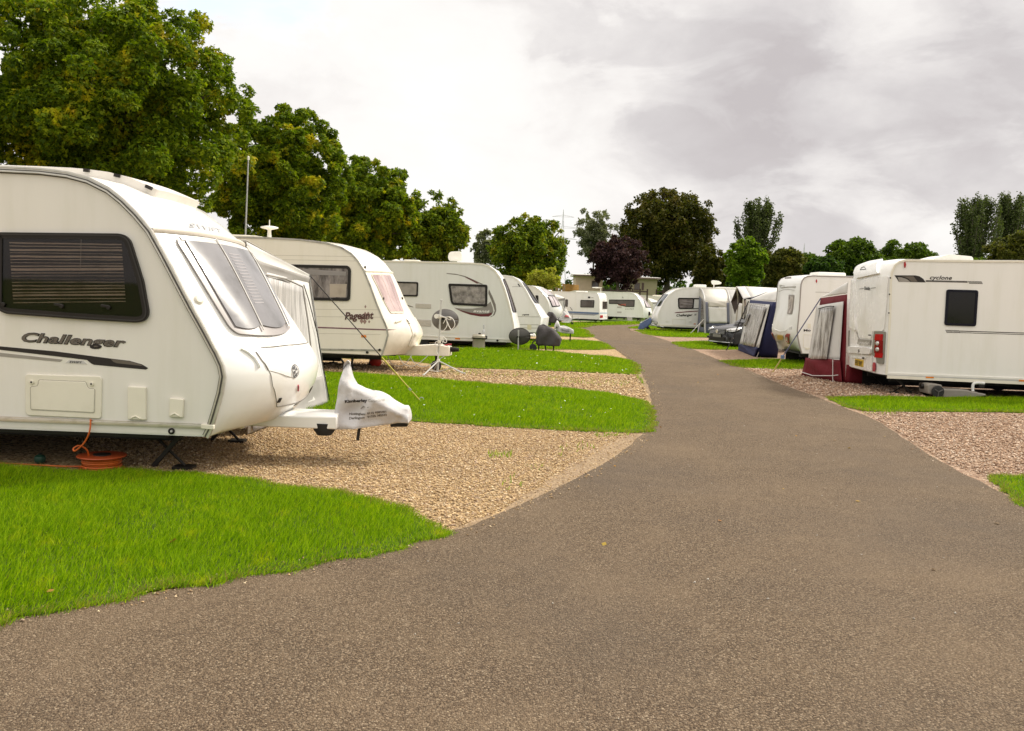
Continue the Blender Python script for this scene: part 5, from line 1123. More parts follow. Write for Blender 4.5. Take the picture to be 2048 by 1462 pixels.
sheet('end_wall', AWTAN, r, [fl + gin * .2, fr_ + gin * .0 + [.25, 0, 0], tr + [.1, 0, 0], tl + gin * .3], 8, 8, .01, .03, 4)
E4 = lambda a, b: ((fl + gin * .2) * (1 - a) + (fr_ + [.25, 0, 0]) * a) * (1 - b) + ((tl + gin * .3) * (1 - a) + (tr + [.1, 0, 0]) * a) * b + np.array([-.05, -.02, 0])
sheet('mesh_window', VINYLD, r, [E4(.18, .3), E4(.5, .3), E4(.52, .86), E4(.2, .86)], 4, 6); sheet('mesh_window', VINYLD, r, [E4(.58, .3), E4(.9, .3), E4(.9, .84), E4(.58, .86)], 4, 6)
tubes('pole', plain('cream_pole', (.60, .55, .46), .5), r, [[fl, L(660, 360, .5), ap], [L(745, 340, -1.2), E4(.2, .3)], [ne, fr_]], .025, 6)
w0 = fr_ + [.25, 0, 0]; sheet('front_wall', AWC, r, [w0, w0 + R3 * [1, 1, 0], ne2 + R3, ne + [.1, 0, 0]], 10, 8, .02, .03, 6)

# black car, nose to the left
ax = (1.13, -.0); gB = G(*zQ((515, 1085))[0], .2); head = np.array([-.93, -.37, 0]); acr = np.array([.37, -.93, 0])
cO = np.array([gB[0], gB[1], 0]) - acr * .80
car = thing('car', 'black estate car parked nose to the road beside the navy awning', 'car', tuple(cO), math.atan2(head[1], head[0]))
# local: x forward from the front bumper (0) to -4.7, y left/right ±.9
def carbody():
    st = [(-.0, .62, .46, .20, .70), (-.10, .76, .62, .17, .76), (-.25, .84, .74, .16, .80), (-.7, .89, .84, .16, .86), (-1.1, .905, .92, .16, .93), (-1.5, .91, .97, .16, .97), (-2.6, .91, .99, .16, .98), (-3.6, .90, .99, .16, .99), (-4.3, .88, .97, .17, .98), (-4.62, .82, .9, .2, .95), (-4.72, .7, .8, .28, .9)]
    sec = []; N = 22
    for x, hw, ht, zb, zc in st:
        P = []
        for k in range(N + 1):
            a = PI * k / N; y = -hw * math.copysign(abs(math.cos(a)) ** .38, math.cos(a)); z = zb + (ht - zb) * min(1, math.sin(a) ** .55 * 1.0) + (zc - ht) * max(0, math.sin(a)) ** 3
            P.append((x, y, z))
        sec.append(P)
    V = [q for P in sec for q in P]; w = N + 1
    F = [(i * w + j, i * w + j + 1, (i + 1) * w + j + 1, (i + 1) * w + j) for i in range(len(sec) - 1) for j in range(N)] + [tuple(range(w)), tuple((len(sec) - 1) * w + j for j in range(w))] + [(i * w, (i + 1) * w, (i + 1) * w + N, i * w + N) for i in range(len(sec) - 1)]
    return MB().add(V, F)
CARP = plain('black_car_paint', (.008, .008, .010), .2, dirt=.2, coat=.25, spec=.4)
carbody().obj('body', CARP, car, smooth=50)
cab = MB(); pr = [(-1.25, .93, .80), (-2.0, 1.36, .64), (-2.5, 1.46, .62), (-3.4, 1.46, .62), (-4.2, 1.38, .62), (-4.6, .95, .76)]
V = []; 
for x, z, hw in pr: V += [(x, -hw, z), (x, -hw * .6, z + .03), (x, hw * .6, z + .03), (x, hw, z)]
cab.add(V, [(i * 4 + j, i * 4 + j + 1, i * 4 + j + 5, i * 4 + j + 4) for i in range(5) for j in range(3)]); 
cab.add([(-1.25, s * .80, .93) for s in (1,)] + [(-2.0, .64, 1.36), (-2.5, .62, 1.46), (-3.4, .62, 1.46), (-4.2, .62, 1.38), (-4.6, .76, .95)], [(0, 1, 2, 3, 4, 5)]); cab.add([(-1.25, -.80, .93), (-2.0, -.64, 1.36), (-2.5, -.62, 1.46), (-3.4, -.62, 1.46), (-4.2, -.62, 1.38), (-4.6, -.76, .95)], [(0, 1, 2, 3, 4, 5)])
cab.obj('cabin', PANE, car, smooth=30)
MB().grid(lambda a, b: (-2.05 - 2.1 * a, -.56 + 1.12 * b, 1.395 + .085 * math.sin(PI * a) ** .6 + .02 * math.sin(PI * b)), 12, 8).obj('roof', CARP, car, thick=.03)
for sd in (-1, 1):
    for x in (-.92, -3.7):
        w = MB().lathe([(.2, -.10), (.30, -.11), (.325, -.08), (.325, .08), (.30, .11), (.2, .10)], (x, sd * .80, .325), 'Y', 26).obj('wheel', TYRE, car)
        mb = MB().lathe([(.02, -.02), (.06, -.03), (.06, .03), (.02, .03)], (x, sd * .88, .325), 'Y', 12)
        for k in range(7): a = 2 * PI * k / 7; mb.tube([(x + .05 * math.cos(a), sd * .89, .325 + .05 * math.sin(a)), (x + .2 * math.cos(a), sd * .885, .325 + .2 * math.sin(a))], .022, 5)
        mb.tube([(x + .205 * math.cos(2 * PI * k / 24), sd * .885, .325 + .205 * math.sin(2 * PI * k / 24)) for k in range(24)], .015, 6, closed=True)
        mb.obj('rim', CLEARL, w); MB().lathe([(.33, -.125), (.40, -.125), (.40, .125), (.33, .125)], (x, sd * .80, .33), 'Y', 24).obj('wheel_arch', BLK, w)
    hl = MB().add([(-.10, sd * .50, .62), (-.16, sd * .76, .63), (-.34, sd * .855, .68), (-.52, sd * .84, .76), (-.30, sd * .74, .755), (-.13, sd * .52, .70)], [(0, 1, 2, 3, 4, 5)])
    o_ = hl.obj('headlight', CLEARL, car, thick=.06); o_.location = (.045, 0, .01)
    lm = MB()
    for x, y, z, R in ((-.115, .57, .66, .05), (-.19, .69, .67, .06)): lm.lathe([(.01, -.03), (R, .03), (R * .8, .05), (.01, .06)], (x + .03, sd * y, z), 'X', 14)
    lm.obj('lamp', CLEARL, o_); MB().tube([(-.06, sd * .50, .615), (-.12, sd * .77, .62), (-.30, sd * .865, .665)], .014, 6).obj('chrome_strip', CLEARL, o_)
    MB().box((-1.75, sd * 1.0, .98), (.12, .2, .13)).obj('door_mirror', CARP, car, bevel=.03)
    MB().box((-.08, sd * .60, .36), (.10, .30, .09), rz=-sd * .25).obj('fog_lamp_bezel', BLK, car); MB().tube([(-.035, sd * .44, .33), (-.06, sd * .60, .315), (-.12, sd * .76, .33), (-.16, sd * .78, .40)], .014, 6).obj('chrome_strip', CLEARL, car)
gr = MB().box((.0, 0, .60), (.06, .96, .20), ry=-.2).obj('grille', BLK, car, bevel=.01); mb = MB()
for k in range(4): mb.tube([(.045 - .012 * k, -.47, .525 + .05 * k), (.05 - .012 * k, 0, .525 + .05 * k), (.045 - .012 * k, .47, .525 + .05 * k)], .010, 6)
mb.obj('chrome_slats', CLEARL, gr)
MB().lathe([(.045, -.01), (.07, -.01), (.07, .012), (.045, .012)], (.055, 0, .60), 'X', 20).obj('emblem', CLEARL, gr)
MB().box((.02, 0, .34), (.05, 1.0, .13)).obj('lower_grille', BLK, car, bevel=.01)
MB().box((.045, 0, .44), (.02, .52, .11)).obj('number_plate', plain('dusty_plate', (.20, .19, .17), .4), car); MB().tube([(-.1, -.80, .215), (.02, -.5, .21), (.03, .5, .21), (-.1, .80, .215)], .022, 6).obj('chrome_lip', CLEARL, car)
MB().box((-2.4, 0, .2), (4.2, 1.5, .16)).obj('underbody', UNDER, car)

def wallfit(w0):
    def fit(x, y):
        best = None; lo = np.array([-.05, -.05]); hi = np.array([1.05, 1.05])
        for it_ in range(6):
            for a in np.linspace(lo[0], hi[0], 13):
                for b in np.linspace(lo[1], hi[1], 13):
                    q = proj((w0[0] * (1 - a) + w0[1] * a) * (1 - b) + (w0[3] * (1 - a) + w0[2] * a) * b); d = (q[0] - x) ** 2 + (q[1] - y) ** 2
                    if best is None or d < best[0]: best = (d, a, b)
            c = np.array(best[1:]); s_ = (hi - lo) * .2; lo, hi = c - s_, c + s_
        return best[1:]
    return fit
# navy awning
oc, nc = G(*zQ((680, 1210))[0]), G(*zQ((962, 1322))[0]); Yo, Yn = oc[1], nc[1]
ot = at_depth(*zQ((862, 342))[0], Yo - .2); it = at_depth(*zQ((1285, 378))[0], Yn - 1.0)
r = thing('navy_awning', 'white and navy porch awning with creased clear window next to the black car', 'awning', (oc[0], oc[1], 0)); o = np.array([oc[0], oc[1], 0]); l = lambda p: np.asarray(p) - o
ib = l(nc)
sheet('end_wall', AWBL, r, [l(oc), ib, l(it), l(ot)], 14, 12, .02, .03, 1)
v0 = [np.asarray(q) for q in (oc, nc, it, ot)]; fitn = wallfit(v0)
N5 = lambda a, b, e: l((v0[0] * (1 - a) + v0[1] * a) * (1 - b) + (v0[3] * (1 - a) + v0[2] * a) * b) + np.array([-.06, -.03, 0]) * e
fq_ = lambda *p: [fitn(x, y) for x, y in zQ(*p)]
sheet('light_panel', AWW, r, [N5(*q, 1.) for q in fq_((706, 1098), (1040, 1165), (1228, 422), (868, 398))], 10, 10, .0, .015, 2)
sheet('clear_window', VINYL, r, [N5(*q, 2.) for q in fq_((782, 1110), (985, 1150), (1190, 470), (905, 425))], 10, 10, .0, .015, 3)
sheet('painted_dark_reflection', VINYLD, r, [N5(*q, 2.6) for q in fq_((815, 790), (850, 800), (925, 590), (880, 580))], 6, 6, .0, .01, 3)  # dark sheet standing in for a reflection on the clear window
sheet('skirt', AWBL, r, [N5(0, 0, 1.), N5(1, 0, 1.), *[N5(*q, 1.6) for q in fq_((1040, 1165), (704, 1098))]], 12, 6, .0, .03, 4)
sheet('side_drape', AWBL, r, [ib, l(G(*zQ((1330, 1340))[0])), l(it) + [.2, -.3, 0], l(it)], 8, 10, .05, .06, 5)
wt = l(ot) + [-.10, .15, 0]; sheet('front_wall', AWW, r, [l(oc) + [.0, .0, 0], l(oc) + [2.8, .4, 0], l(ot) + [2.8, .4, 0], l(ot)], 10, 8, .03, .03, 6)
ry = Yn - 1.2; rt = at_depth(*zQ((1300, 140))[0], ry); sheet('roof_sheet', AWW, r, [l(ot) + [0, 0, .02], l(it) + [0, 0, .02], l(rt) + [.3, -.2, 0], l(at_depth(*zQ((1150, 212))[0], Yo - 1.2))], 12, 10, .05, .02, 7)
tubes('piping', AWBL, r, [[l(ot) + [0, 0, .03], l(at_depth(*zQ((1000, 270))[0], Yo - .7)), l(at_depth(*zQ((1160, 212))[0], Yo - 1.2))]], .02)
f = G(*zQ((455, 1210))[0]); tubes('guy_strap', BLK, r, [[l(ot) + [-.05, 0, -.05], l(f) + [.25, .1, .5]], [l(f) + [.25, .1, .5], l(f)]], .02, 5)
tubes('ground_strap', plain('pale_guy_cord', ()), r, [[ib + [.1, -.1, .3], ib + [0, -.1, 0]]], .015, 5)
sc = MB()
for k in range(9): sc.lathe([(.01, -.02), (.045, 0), (.01, .02)], tuple(N5(*fq_((915 + 33 * k, 412 + 2.5 * k))[0], 2.4)), 'Z', 8)
sc.obj('scalloped_edge', AWG, r)

# white caravan with the round rear lamps
c14 = Van('caravan', 'white caravan seen from the rear with oval red lamps between navy and maroon awnings', zM((510, 1355))[0], .36, 0)
pr = c14.LL(zM((510, 1356), (470, 1200), (445, 1080), (440, 980), (475, 620), (492, 350), (500, 240), (518, 175), (555, 125), (615, 100), (700, 92), (1270, 108)))
zt = pr[-2][1]
c14.shell([(a, b, d) for (a, b), d in zip(pr, (.15, -.12, -.22, -.22, -.1, -.05, -.04, -.03, -.01, 0, 0, 0))] + [(5.0, pr[-1][1] + .02, 0), (5.6, 2.2, .1), (6.1, 1.1, .2), (5.9, .36, .1)], GEL, side=SIDEW, rail=plain('grey_brown_rail', (.28, .25, .23), .4), railw=.03, pw=4.5, nt=18)
f14 = lambda *p: [c14.fpx(x, y, 0, 2.9) for x, y in zM(*p)]
w = c14.quad(f14((282, 715), (362, 722), (400, 405), (308, 402)), .012, plain('taupe_frame', (.26, .23, .20), .4), 'rear_window', thick=.012, r=.12); c14.quad(f14((292, 700), (355, 706), (390, 428), (316, 425)), .018, creased('crumpled_foil_pane', (.10, .075, .06), (.55, .48, .42), 8, (1, 1, .5), .2), 'pane', w, r=.1)
for pts in (((285, 1185), (335, 1195), (350, 1040), (275, 1030)), ((12, 1150), (40, 1150), (55, 1030), (15, 1010))):
    tl_ = c14.quad(f14(*pts), .03, plain('dull_red_lens', (.34, .05, .05), .2, dirt=.2, coat=.4), 'tail_lamp', thick=.03, r=.5)
    c14.quad(sub2(f14(*pts), .25, .75, .3, .7), .034, CLEARL, 'lens', tl_, r=.4)
np_ = c14.quad(f14((122, 1130), (215, 1135), (220, 1062), (118, 1055)), .012, YPLATE, 'number_plate', thick=.01, r=.4); c14.quad(f14((100, 1150), (228, 1155), (232, 1045), (98, 1035)), .006, plain('plate_surround', (.64, .59, .50), .4), 'plate_recess', thick=.006, r=.4)
mb = MB(); c14.line(f14((180, 290), (300, 275), (420, 272)), .012, MIDG, 'x', .01, mb=mb); c14.line(f14((165, 262), (195, 250), (240, 262)), .008, MIDG, 'x', .01, mb=mb); mb.obj('badge', MIDG, c14.o)
mb = MB(); c14.line(f14((145, 352), (220, 318), (320, 312), (400, 330)), .008, LTG, 'x', .004, mb=mb); mb.obj('brow_line', LTG, c14.o)
mb = MB(); c14.line(f14((40, 890), (90, 970), (170, 1000), (260, 985), (355, 915)), .016, GEL, 'x', .0, mb=mb); mb.obj('bumper_swage', GEL, c14.o)
c14.quad(f14((310, 965), (355, 960), (362, 915), (318, 935)), .01, LTG, 'side_step', thick=.01, r=.2)
c14.quad(f14((245, 140), (350, 132), (345, 118), (250, 125)), .012, BRZ, 'brake_lamp', thick=.012)
c14.panel(zM((740, 180), (752, 145), (764, 180), (752, 212)), REDL, 'marker_lamp', -.03, r=.02)
MB().slab(c14.LL(zM((735, 356), (980, 360), (980, 366), (735, 362))), -.004, -.009).obj('pinstripe', MIDG, c14.o, smooth=0)
a, b = c14.LL(zM((545, 998), (660, 996))); c14.text('Mo', DKGREY, a, b, .06, c14.o, off=.010, bold=.04)
P = c14.LL(zM((535, 1045), (700, 1050), (700, 1272), (538, 1265))); MB().ring(rounded(P, .03), inset(rounded(P, .03), .012), -.005, -.014).obj('service_hatch', PLC, c14.o)
c14.panel(zM((610, 870), (660, 872), (660, 945), (610, 943)), PLC, 'vent_cover', -.02, r=.015)
MB().slab([(.1, .52), (6., .5), (6., .46), (.1, .48)], -.004, -.02).obj('belt_rail', PLC, c14.o)
MB().box((.9, .9, zt + .05), (.8, .8, .16)).obj('roof_light', PLW, c14.o, bevel=.05)
MB().box((3.0, 2.1, .18), (5.6, .012, .34)).obj('draught_and_light_skirt', BLK, c14.o)  # black far-side panel shutting out light below the floor
c14.gear([3.2], legs=((.5, .3),), hitch=None)

# maroon awning
Yn, Yf = 19.95, G(*z8((172, 945))[0])[1]
oc = G(*z8((172, 945))[0]); nc = np.array([7.42, Yn, 0.])
ot = at_depth(*z8((285, 404))[0], Yf - .25); it = at_depth(*z8((468, 378))[0], Yn + .05)
r = thing('maroon_awning', 'white and maroon porch awning with creased clear window beside the nearest right caravan', 'awning', (oc[0], oc[1], 0)); o = np.array([oc[0], oc[1], 0])
sheet('end_wall', AWM, r, [l(oc), l(nc), l(it), l(ot)], 14, 12, .02, .02, 1)
w0 = [np.asarray(q) for q in (oc, nc, it, ot)]
E5 = lambda a, b, e: l((w0[0] * (1 - a) + w0[1] * a) * (1 - b) + (w0[3] * (1 - a) + w0[2] * a) * b) + np.array([-.05, -.02, 0]) * e
fit = wallfit(w0)
fz = lambda *p: [fit(x, y) for x, y in z8(*p)]
sheet('light_panel', AWW, r, [E5(*q, 1.) for q in fz((208, 832), (428, 842), (455, 428), (268, 458))], 12, 12, .0, .015, 2)
sheet('clear_window', VINYL, r, [E5(*q, 2.) for q in fz((236, 828), (350, 830), (405, 466), (302, 480))], 12, 12, .0, .015, 3)
tubes('zip', BLK, r, [[E5(*q, 2.4) for q in fz((300, 480), (340, 468), (380, 462), (406, 464))]], .012, 5)
sheet('skirt', AWM, r, [E5(-.02, 0, 1.5), E5(1.0, .0, 1.5), *[E5(*q, 1.5) for q in fz((438, 832), (198, 820))]], 12, 6, .02, .04, 4)
tubes('skirt_tape', plain('white_tape', (.62, .60, .58), .6), r, [[E5(*q, 2.6) for q in fz((178, 918), (260, 945), (400, 945), (438, 940))], [E5(*q, 2.6) for q in fz((402, 990), (402, 830))], [E5(*q, 2.0) for q in fz((402, 832), (440, 832))]], .010, 5)
sheet('roof_sheet', AWW, r, [l(ot) + [0, 0, .02], l(it) + [0, 0, .02], l(at_depth(*z8((475, 290))[0], Yn)), l(at_depth(*z8((470, 300))[0], Yf - .25 - 1.0))], 12, 10, .04, .01, 5)
sheet('front_wall', AWW, r, [l(oc), l(oc) + [3., .1, 0], l(ot) + [3., .1, 0], l(ot)], 10, 8, .03, .03, 6)
sheet('draught_and_light_skirt', AWM, r, [l(nc), l(nc) + [1.2, -.1, 0], l(nc) + [1.2, -.1, .42], l(nc) + [0, -.0, .42]], 10, 4, .02, .05, 7)
f = G(*z7((1325, 1050))[0]); tp_ = np.asarray(ot); mid = lerp(tp_, f, .78)
gl = thing('guy_line', 'long blue and yellow guy line from the maroon awning pegged in the gravel', 'guy line', tuple(f)); fo = np.asarray(f)
tubes('webbing', plain('blue_webbing', (.10, .11, .20), .6), gl, [[tp_ - fo, lerp(tp_, f, .4) - fo], [lerp(tp_, f, .4) - fo, mid - fo]], .014, 5); tubes('ladder_strap', plain('olive_strap', (.45, .38, .12), .6), gl, [[mid - fo, np.zeros(3)]], .016, 5); MB().lathe([(.001, -.05), (.05, -.04), (.05, .04), (.001, .05)], tuple(mid - fo), 'Z', 8).obj('buckle', BLUEV, gl)

# ------------------------------------------------------------------ nearest right caravan
c16 = Van('caravan', 'nearest white caravan on the right, seen from the rear corner, with black and grey swoosh', (1772, 752), .36, -4, W=2.25)
pr = c16.LL(zA((512, 1141), (528, 900), (545, 620), (552, 300), (562, 205), (590, 142), (632, 108), (690, 92), (1371, 102)) + z8((1699, 148)))
bw = [-.10, -.17, -.19, -.16, -.14, -.10, -.06, -.02, 0, 0]
e0 = c16.L(*z8((1699, 1000))[0]); e1 = pr[-1]; tlt = (e1[1] - pr[-2][1]) / (e1[0] - pr[-2][0])
c16.shell([(a, b, d) for (a, b), d in zip(pr, bw)] + [(5.4, e1[1] + .01, 0), (6.0, 2.3, .1), (6.5, 1.2, .2), (6.4, .30, .1)], plain('bright_white_gelcoat', ()), side=SIDEW, rail=PLC, railw=.04, pw=8., nt=26)
f16 = lambda *p: [c16.fpx(x, y, 0, 2.9) for x, y in zA(*p)]
BR = plain('bright_white_gelcoat', ())
c16.quad(f16((250, 262), (470, 218), (492, 85), (195, 135)), .05, BR, 'rear_brow', thick=.05, r=.1, nu=14, nv=10)
c16.quad(f16((262, 800), (385, 812), (455, 240), (262, 280)), .01, BR, 'rear_panel', thick=.008, r=.12)
c16.quad(f16((150, 700), (245, 740), (225, 280), (190, 265)), .03, BR, 'rear_pillar', thick=.03, r=.15); c16.quad(f16((395, 740), (500, 742), (545, 240), (465, 250)), .03, BR, 'rear_pillar', thick=.03, r=.15)
c16.quad(f16((160, 935), (392, 952), (392, 890), (165, 880)), .06, BR, 'bumper_ledge', thick=.06, r=.25, nu=16)
c16.quad(f16((130, 1060), (395, 1110), (392, 965), (160, 935)), .025, BR, 'lower_bumper', thick=.02, r=.1)
mb = MB(); c16.quad(f16((262, 858), (376, 872), (383, 822), (270, 812)), .03, MIDG, 'name_plaque', thick=.02, r=.05)
c16.quad(f16((253, 760), (275, 818), (272, 815), (250, 740)), .03, MIDG, 'plaque_wing', thick=.02)
ff = f16((275, 858), (372, 866), (277, 828)); c16.ftext('crusader', plain('white_lettering', ()), ff, .034, .015, .1)
ff = f16((320, 366), (374, 368), (321, 334)); c16.ftext('Elddis', DKGREY, ff, .016, .012)
mb = MB(); c16.line(f16((275, 356), (312, 352)), .005, DKGREY, 'x', .014, mb=mb); c16.line(f16((382, 350), (422, 345)), .005, DKGREY, 'x', .014, mb=mb); c16.line(f16((297, 190), (310, 172), (332, 166), (348, 188), (297, 194)), .006, DKGREY, 'x', .055, mb=mb); mb.obj('emblem', DKGREY, c16.o)
mb = MB(); c16.line(f16((295, 905), (285, 918), (298, 920), (286, 932)), .007, DKGREY, 'x', .066, mb=mb); mb.obj('badge', DKGREY, c16.o)
lp4 = f16((397, 962), (497, 1042), (514, 745), (412, 745)); cl = c16.quad([f16((440, 1032))[0], f16((497, 1042))[0], f16((514, 745))[0], f16((412, 745))[0]], .035, plain('lamp_surround', (.23, .22, .19), .35), 'tail_lamp_cluster', thick=.035, r=.06)
c16.quad(f16((400, 960), (470, 1000), (470, 800), (412, 760)), .033, plain('lamp_surround', ()), 'lamp_wing', cl, thick=.03, r=.1)
for y0, y1 in ((985, 940), (828, 768)): c16.quad(f16((424, y0 - 6), (490, y0), (496, y1 + 2), (432, y1)), .048, REDL, 'red_lens', cl, thick=.02, r=.08)
c16.quad(f16((422, 940), (492, 944), (494, 828), (430, 824)), .044, plain('deep_red_lens', (.22, .002, .004), .2, spec=.25), 'red_lens', cl, thick=.02, r=.05)
for y in (852, 906):
    q = f16((450, y), (450, y - 20), (470, y)); mb = MB(); R = np.linalg.norm(c16.on(*q[0]) - c16.on(*q[1])); p = c16.on(*q[0], .046); n = c16.N(*q[0])
    o_ = MB().lathe([(.001, 0), (R, 0), (R * .8, .02), (.001, .028)], (0, 0, 0), 'Z', 18).obj('reflector', CLEARL, cl); o_.location = p; o_.rotation_euler = Vector(n).to_track_quat('Z', 'Y').to_euler()
for pts in (((400, 1108), (424, 1112), (428, 1028), (402, 1024)), ((116, 1042), (130, 1046), (132, 976), (120, 972))): c16.quad(f16(*pts), .03, plain('round_red_reflector', (.40, .02, .05), .2, coat=.3), 'rear_reflector', thick=.012, r=.5)
c16.quad(f16((128, 920), (142, 930), (145, 735), (130, 735)), .03, plain('lamp_surround', ()), 'tail_lamp_cluster', thick=.03, r=.06)
pn = c16.quad(f16((240, 1052), (316, 1068), (320, 1005), (242, 992)), .034, YPLATE, 'number_plate', thick=.012)
ff = f16((246, 1050), (312, 1062), (247, 1004)); c16.ftext('PF07 BWY', BLK, ff, .037, .02); c16.quad(f16((205, 985), (340, 996), (342, 982), (206, 974)), .04, BR, 'plate_lamp_bar', thick=.02)
q = f16((330, 985))[0]; c16.line([(q[0], q[1] - .008), (q[0], q[1] + .012)], .02, BLK, 'plate_lamp', .06); q = f16((386, 778))[0]; c16.line([(q[0], q[1] - .02), (q[0], q[1] + .03)], .012, BLK, 'socket', .05)
# side
c16.window(zA((1062, 360), (1352, 368), (1330, 698), (1042, 688)), .045, .05, pane=PANE, frame=plain('navy_black_frame', (.008, .008, .016), .35, spec=.15))
BK = DKGREY; 
c16.panel(zA((588, 231), (780, 232), (815, 240), (850, 262), (874, 296), (628, 291)), BK, 'swoosh', -.009, smooth=0)
c16.panel(zA((615, 248), (650, 250), (700, 266), (735, 292), (630, 290)), MIDG, 'swoosh_flash', -.011, -.0085, smooth=0); c16.panel(zA((650, 242), (760, 240), (800, 290), (745, 292), (715, 262), (690, 250)), BRZ, 'swoosh_flash', -.011, -.0085, smooth=0)
mb = MB(); ml = MB()
for y, h_, m in ((281, 8, mb), (291, 5, mb), (286, 5, ml)):
    m.slab(c16.LL(zA((872, y - 5), (1255, y + 3), (1255, y + 3 + h_), (876, y - 5 + h_))), -.004, -.009)
for y, h_, m in ((737, 7, mb), (752, 5, mb)):
    p0 = c16.L(*zA((1180, y))[0]); p1 = c16.L(*z8((1699, 645 + (y - 737) * .76))[0]); d = (p1[1] - p0[1]) / (p1[0] - p0[0]); x2 = 5.6; z2_ = p0[1] + d * (x2 - p0[0]); hh = h_ / 4.57 / FPX * 17.7; m.slab([(p0[0], p0[1]), (x2, z2_), (x2, z2_ - hh), (p0[0], p0[1] - hh)], -.004, -.009)
for k in range(14):
    x = 1258 + k * 9; mb.slab(c16.LL(zA((x, 284 + k * .2), (x + 5, 284 + k * .2), (x + 14, 296 + k * .2), (x + 9, 296 + k * .2))), -.004, -.009); mb.slab(c16.LL(zA((x + 8, 298 + k * .2), (x + 13, 298 + k * .2), (x + 20, 308 + k * .2), (x + 15, 308 + k * .2))), -.004, -.009)
    x = 1052 + k * 9; mb.slab(c16.LL(zA((x, 730 + k * .2), (x + 5, 730 + k * .2), (x + 14, 742 + k * .2), (x + 9, 742 + k * .2))), -.004, -.009); mb.slab(c16.LL(zA((x + 8, 745 + k * .2), (x + 13, 745 + k * .2), (x + 20, 756 + k * .2), (x + 15, 756 + k * .2))), -.004, -.009)
mb.obj('stripe', BK, c16.o, smooth=0); ml.obj('stripe_flash', MIDG, c16.o, smooth=0)
a, b = c16.LL(zA((910, 267), (1112, 272))); c16.text('cyclone', BK, a, b, .075, c16.o, off=.010, bold=.025, shear=.3, space=1.05)
c16.panel(zA((672, 135), (682, 102), (692, 135), (682, 168)), REDL, 'marker_lamp', -.03, r=.02)
for pts in (((870, 1156), (945, 1158), (943, 1172), (872, 1170)),): c16.panel(zA(*pts), AMBER, 'side_reflector', -.03, bevel=.003)
c16.panel(z8((1660, 972), (1760, 976), (1760, 988), (1660, 984)), AMBER, 'side_reflector', -.03)
zr_ = lambda x, y: c16.L(*z8((x, y))[0])
for (y0, y1, h_, mt) in ((923, 962, .035, PLW), (935, 976, .02, LTG), (942, 985, .06, PLC)):
    p0, p1 = zr_(745, y0), zr_(1699, y1); d = (p1[1] - p0[1]) / (p1[0] - p0[0]); MB().slab([(p0[0], p0[1]), (6.3, p0[1] + d * 6.3), (6.3, p0[1] + d * 6.3 - h_), (p0[0], p0[1] - h_)], -.004, -.024).obj('belt_rail', mt, c16.o, smooth=0)
for x, y in ((548, 255), (540, 405), (535, 575)): p = c16.L(*zA((x, y))[0]); MB().lathe([(.001, 0), (.016, 0), (.012, -.012), (.001, -.012)], (p[0], -.02, p[1]), 'Y', 10).obj('rail_screw', BLK, c16.o)
x0, x1 = c16.L(*z8((1005, 125))[0], .9)[0], c16.L(*z8((1292, 130))[0], .9)[0]
P = rounded([(x0, zt := c16.zmax - .02), (x1, zt), (x1 - .03, zt + .10), (x0 + .35, zt + .13), (x0 + .1, zt + .06)], .04); MB().slab(P, .5, 1.5).obj('roof_light', PLW, c16.o, bevel=.03)
MB().box((3.2, 2.1, .18), (6., .012, .32)).obj('draught_and_light_skirt', BLK, c16.o)  # added black panel blocks light reaching beneath from the far side
c16.gear([3.1, 3.85], legs=((.62, -.35),), hitch=None, floor=.34, legy=(.3, 1.9))

# waste water container under it
def zW(*p): return zm(1840, 740, 9.846, p)
gq = G(*zW((760, 555))[0]); fr = Frame(zW((760, 555))[0]); r = fr.root('waste_container', 'grey brown waste water carrier with a wheel and white pipe under the right caravan', 'waste carrier'); L = lambda x, y: fr.L(*zW((x, y))[0])
P = [L(x, y) for x, y in ((440, 540), (1000, 555), (1310, 500), (1280, 470), (1150, 450), (1110, 430), (990, 420), (960, 400), (800, 385), (440, 378))]
MB().slab(P, -.02, .42).obj('tank', GREYPL, r, bevel=.02)
P = rounded([L(x, y) for x, y in ((160, 470), (440, 520), (445, 330), (430, 290), (200, 265), (150, 300))], .03); MB().slab(P, .0, .40).obj('axle_housing', GREYPL, r, bevel=.02)
c = L(330, 440); R = 118 / 9.846 / FPX * fr.P0[1]
for y in (-.04, .44):
    w = MB().lathe([(.02, -.03), (R * .8, -.03), (R, -.02), (R, .02), (R * .8, .03), (.02, .03)], (c[0], y, max(R, c[1])), 'Y', 24).obj('wheel', TYRE, r); mb = MB()
    for k in range(3): a = 2 * PI * k / 3 + .5; mb.tube([(c[0], y - .033, max(R, c[1])), (c[0] + R * .75 * math.cos(a), y - .033, max(R, c[1]) + R * .75 * math.sin(a))], .012, 5)
    mb.obj('spoke_web', plain('wheel_grey', (.09, .085, .08), .5), w)
a, b, c_, d = [L(x, y) for x, y in ((1090, 425), (1095, 310), (1150, 265), (1330, 275))]; mb = MB()
pts = smooth_path([(a[0], .1, a[1]), (b[0], .1, b[1]), (c_[0], .1, c_[1]), (d[0], .12, d[1])], 8); mb.tube(pts, [.026 + .004 * (k % 2) for k in range(len(pts))], 10); mb.obj('waste_pipe', plain('white_pipe', (.75, .74, .72), .4), r)
q = L(1260, 330); MB().box((q[0], .12, q[1]), (.11, .08, .07)).obj('outlet', BLK, r, bevel=.01); q = L(130, 340); MB().lathe([(.001, -.03), (.05, -.03), (.05, .03), (.001, .03)], (q[0], .2, q[1]), 'X', 14).obj('cap', BLK, r)
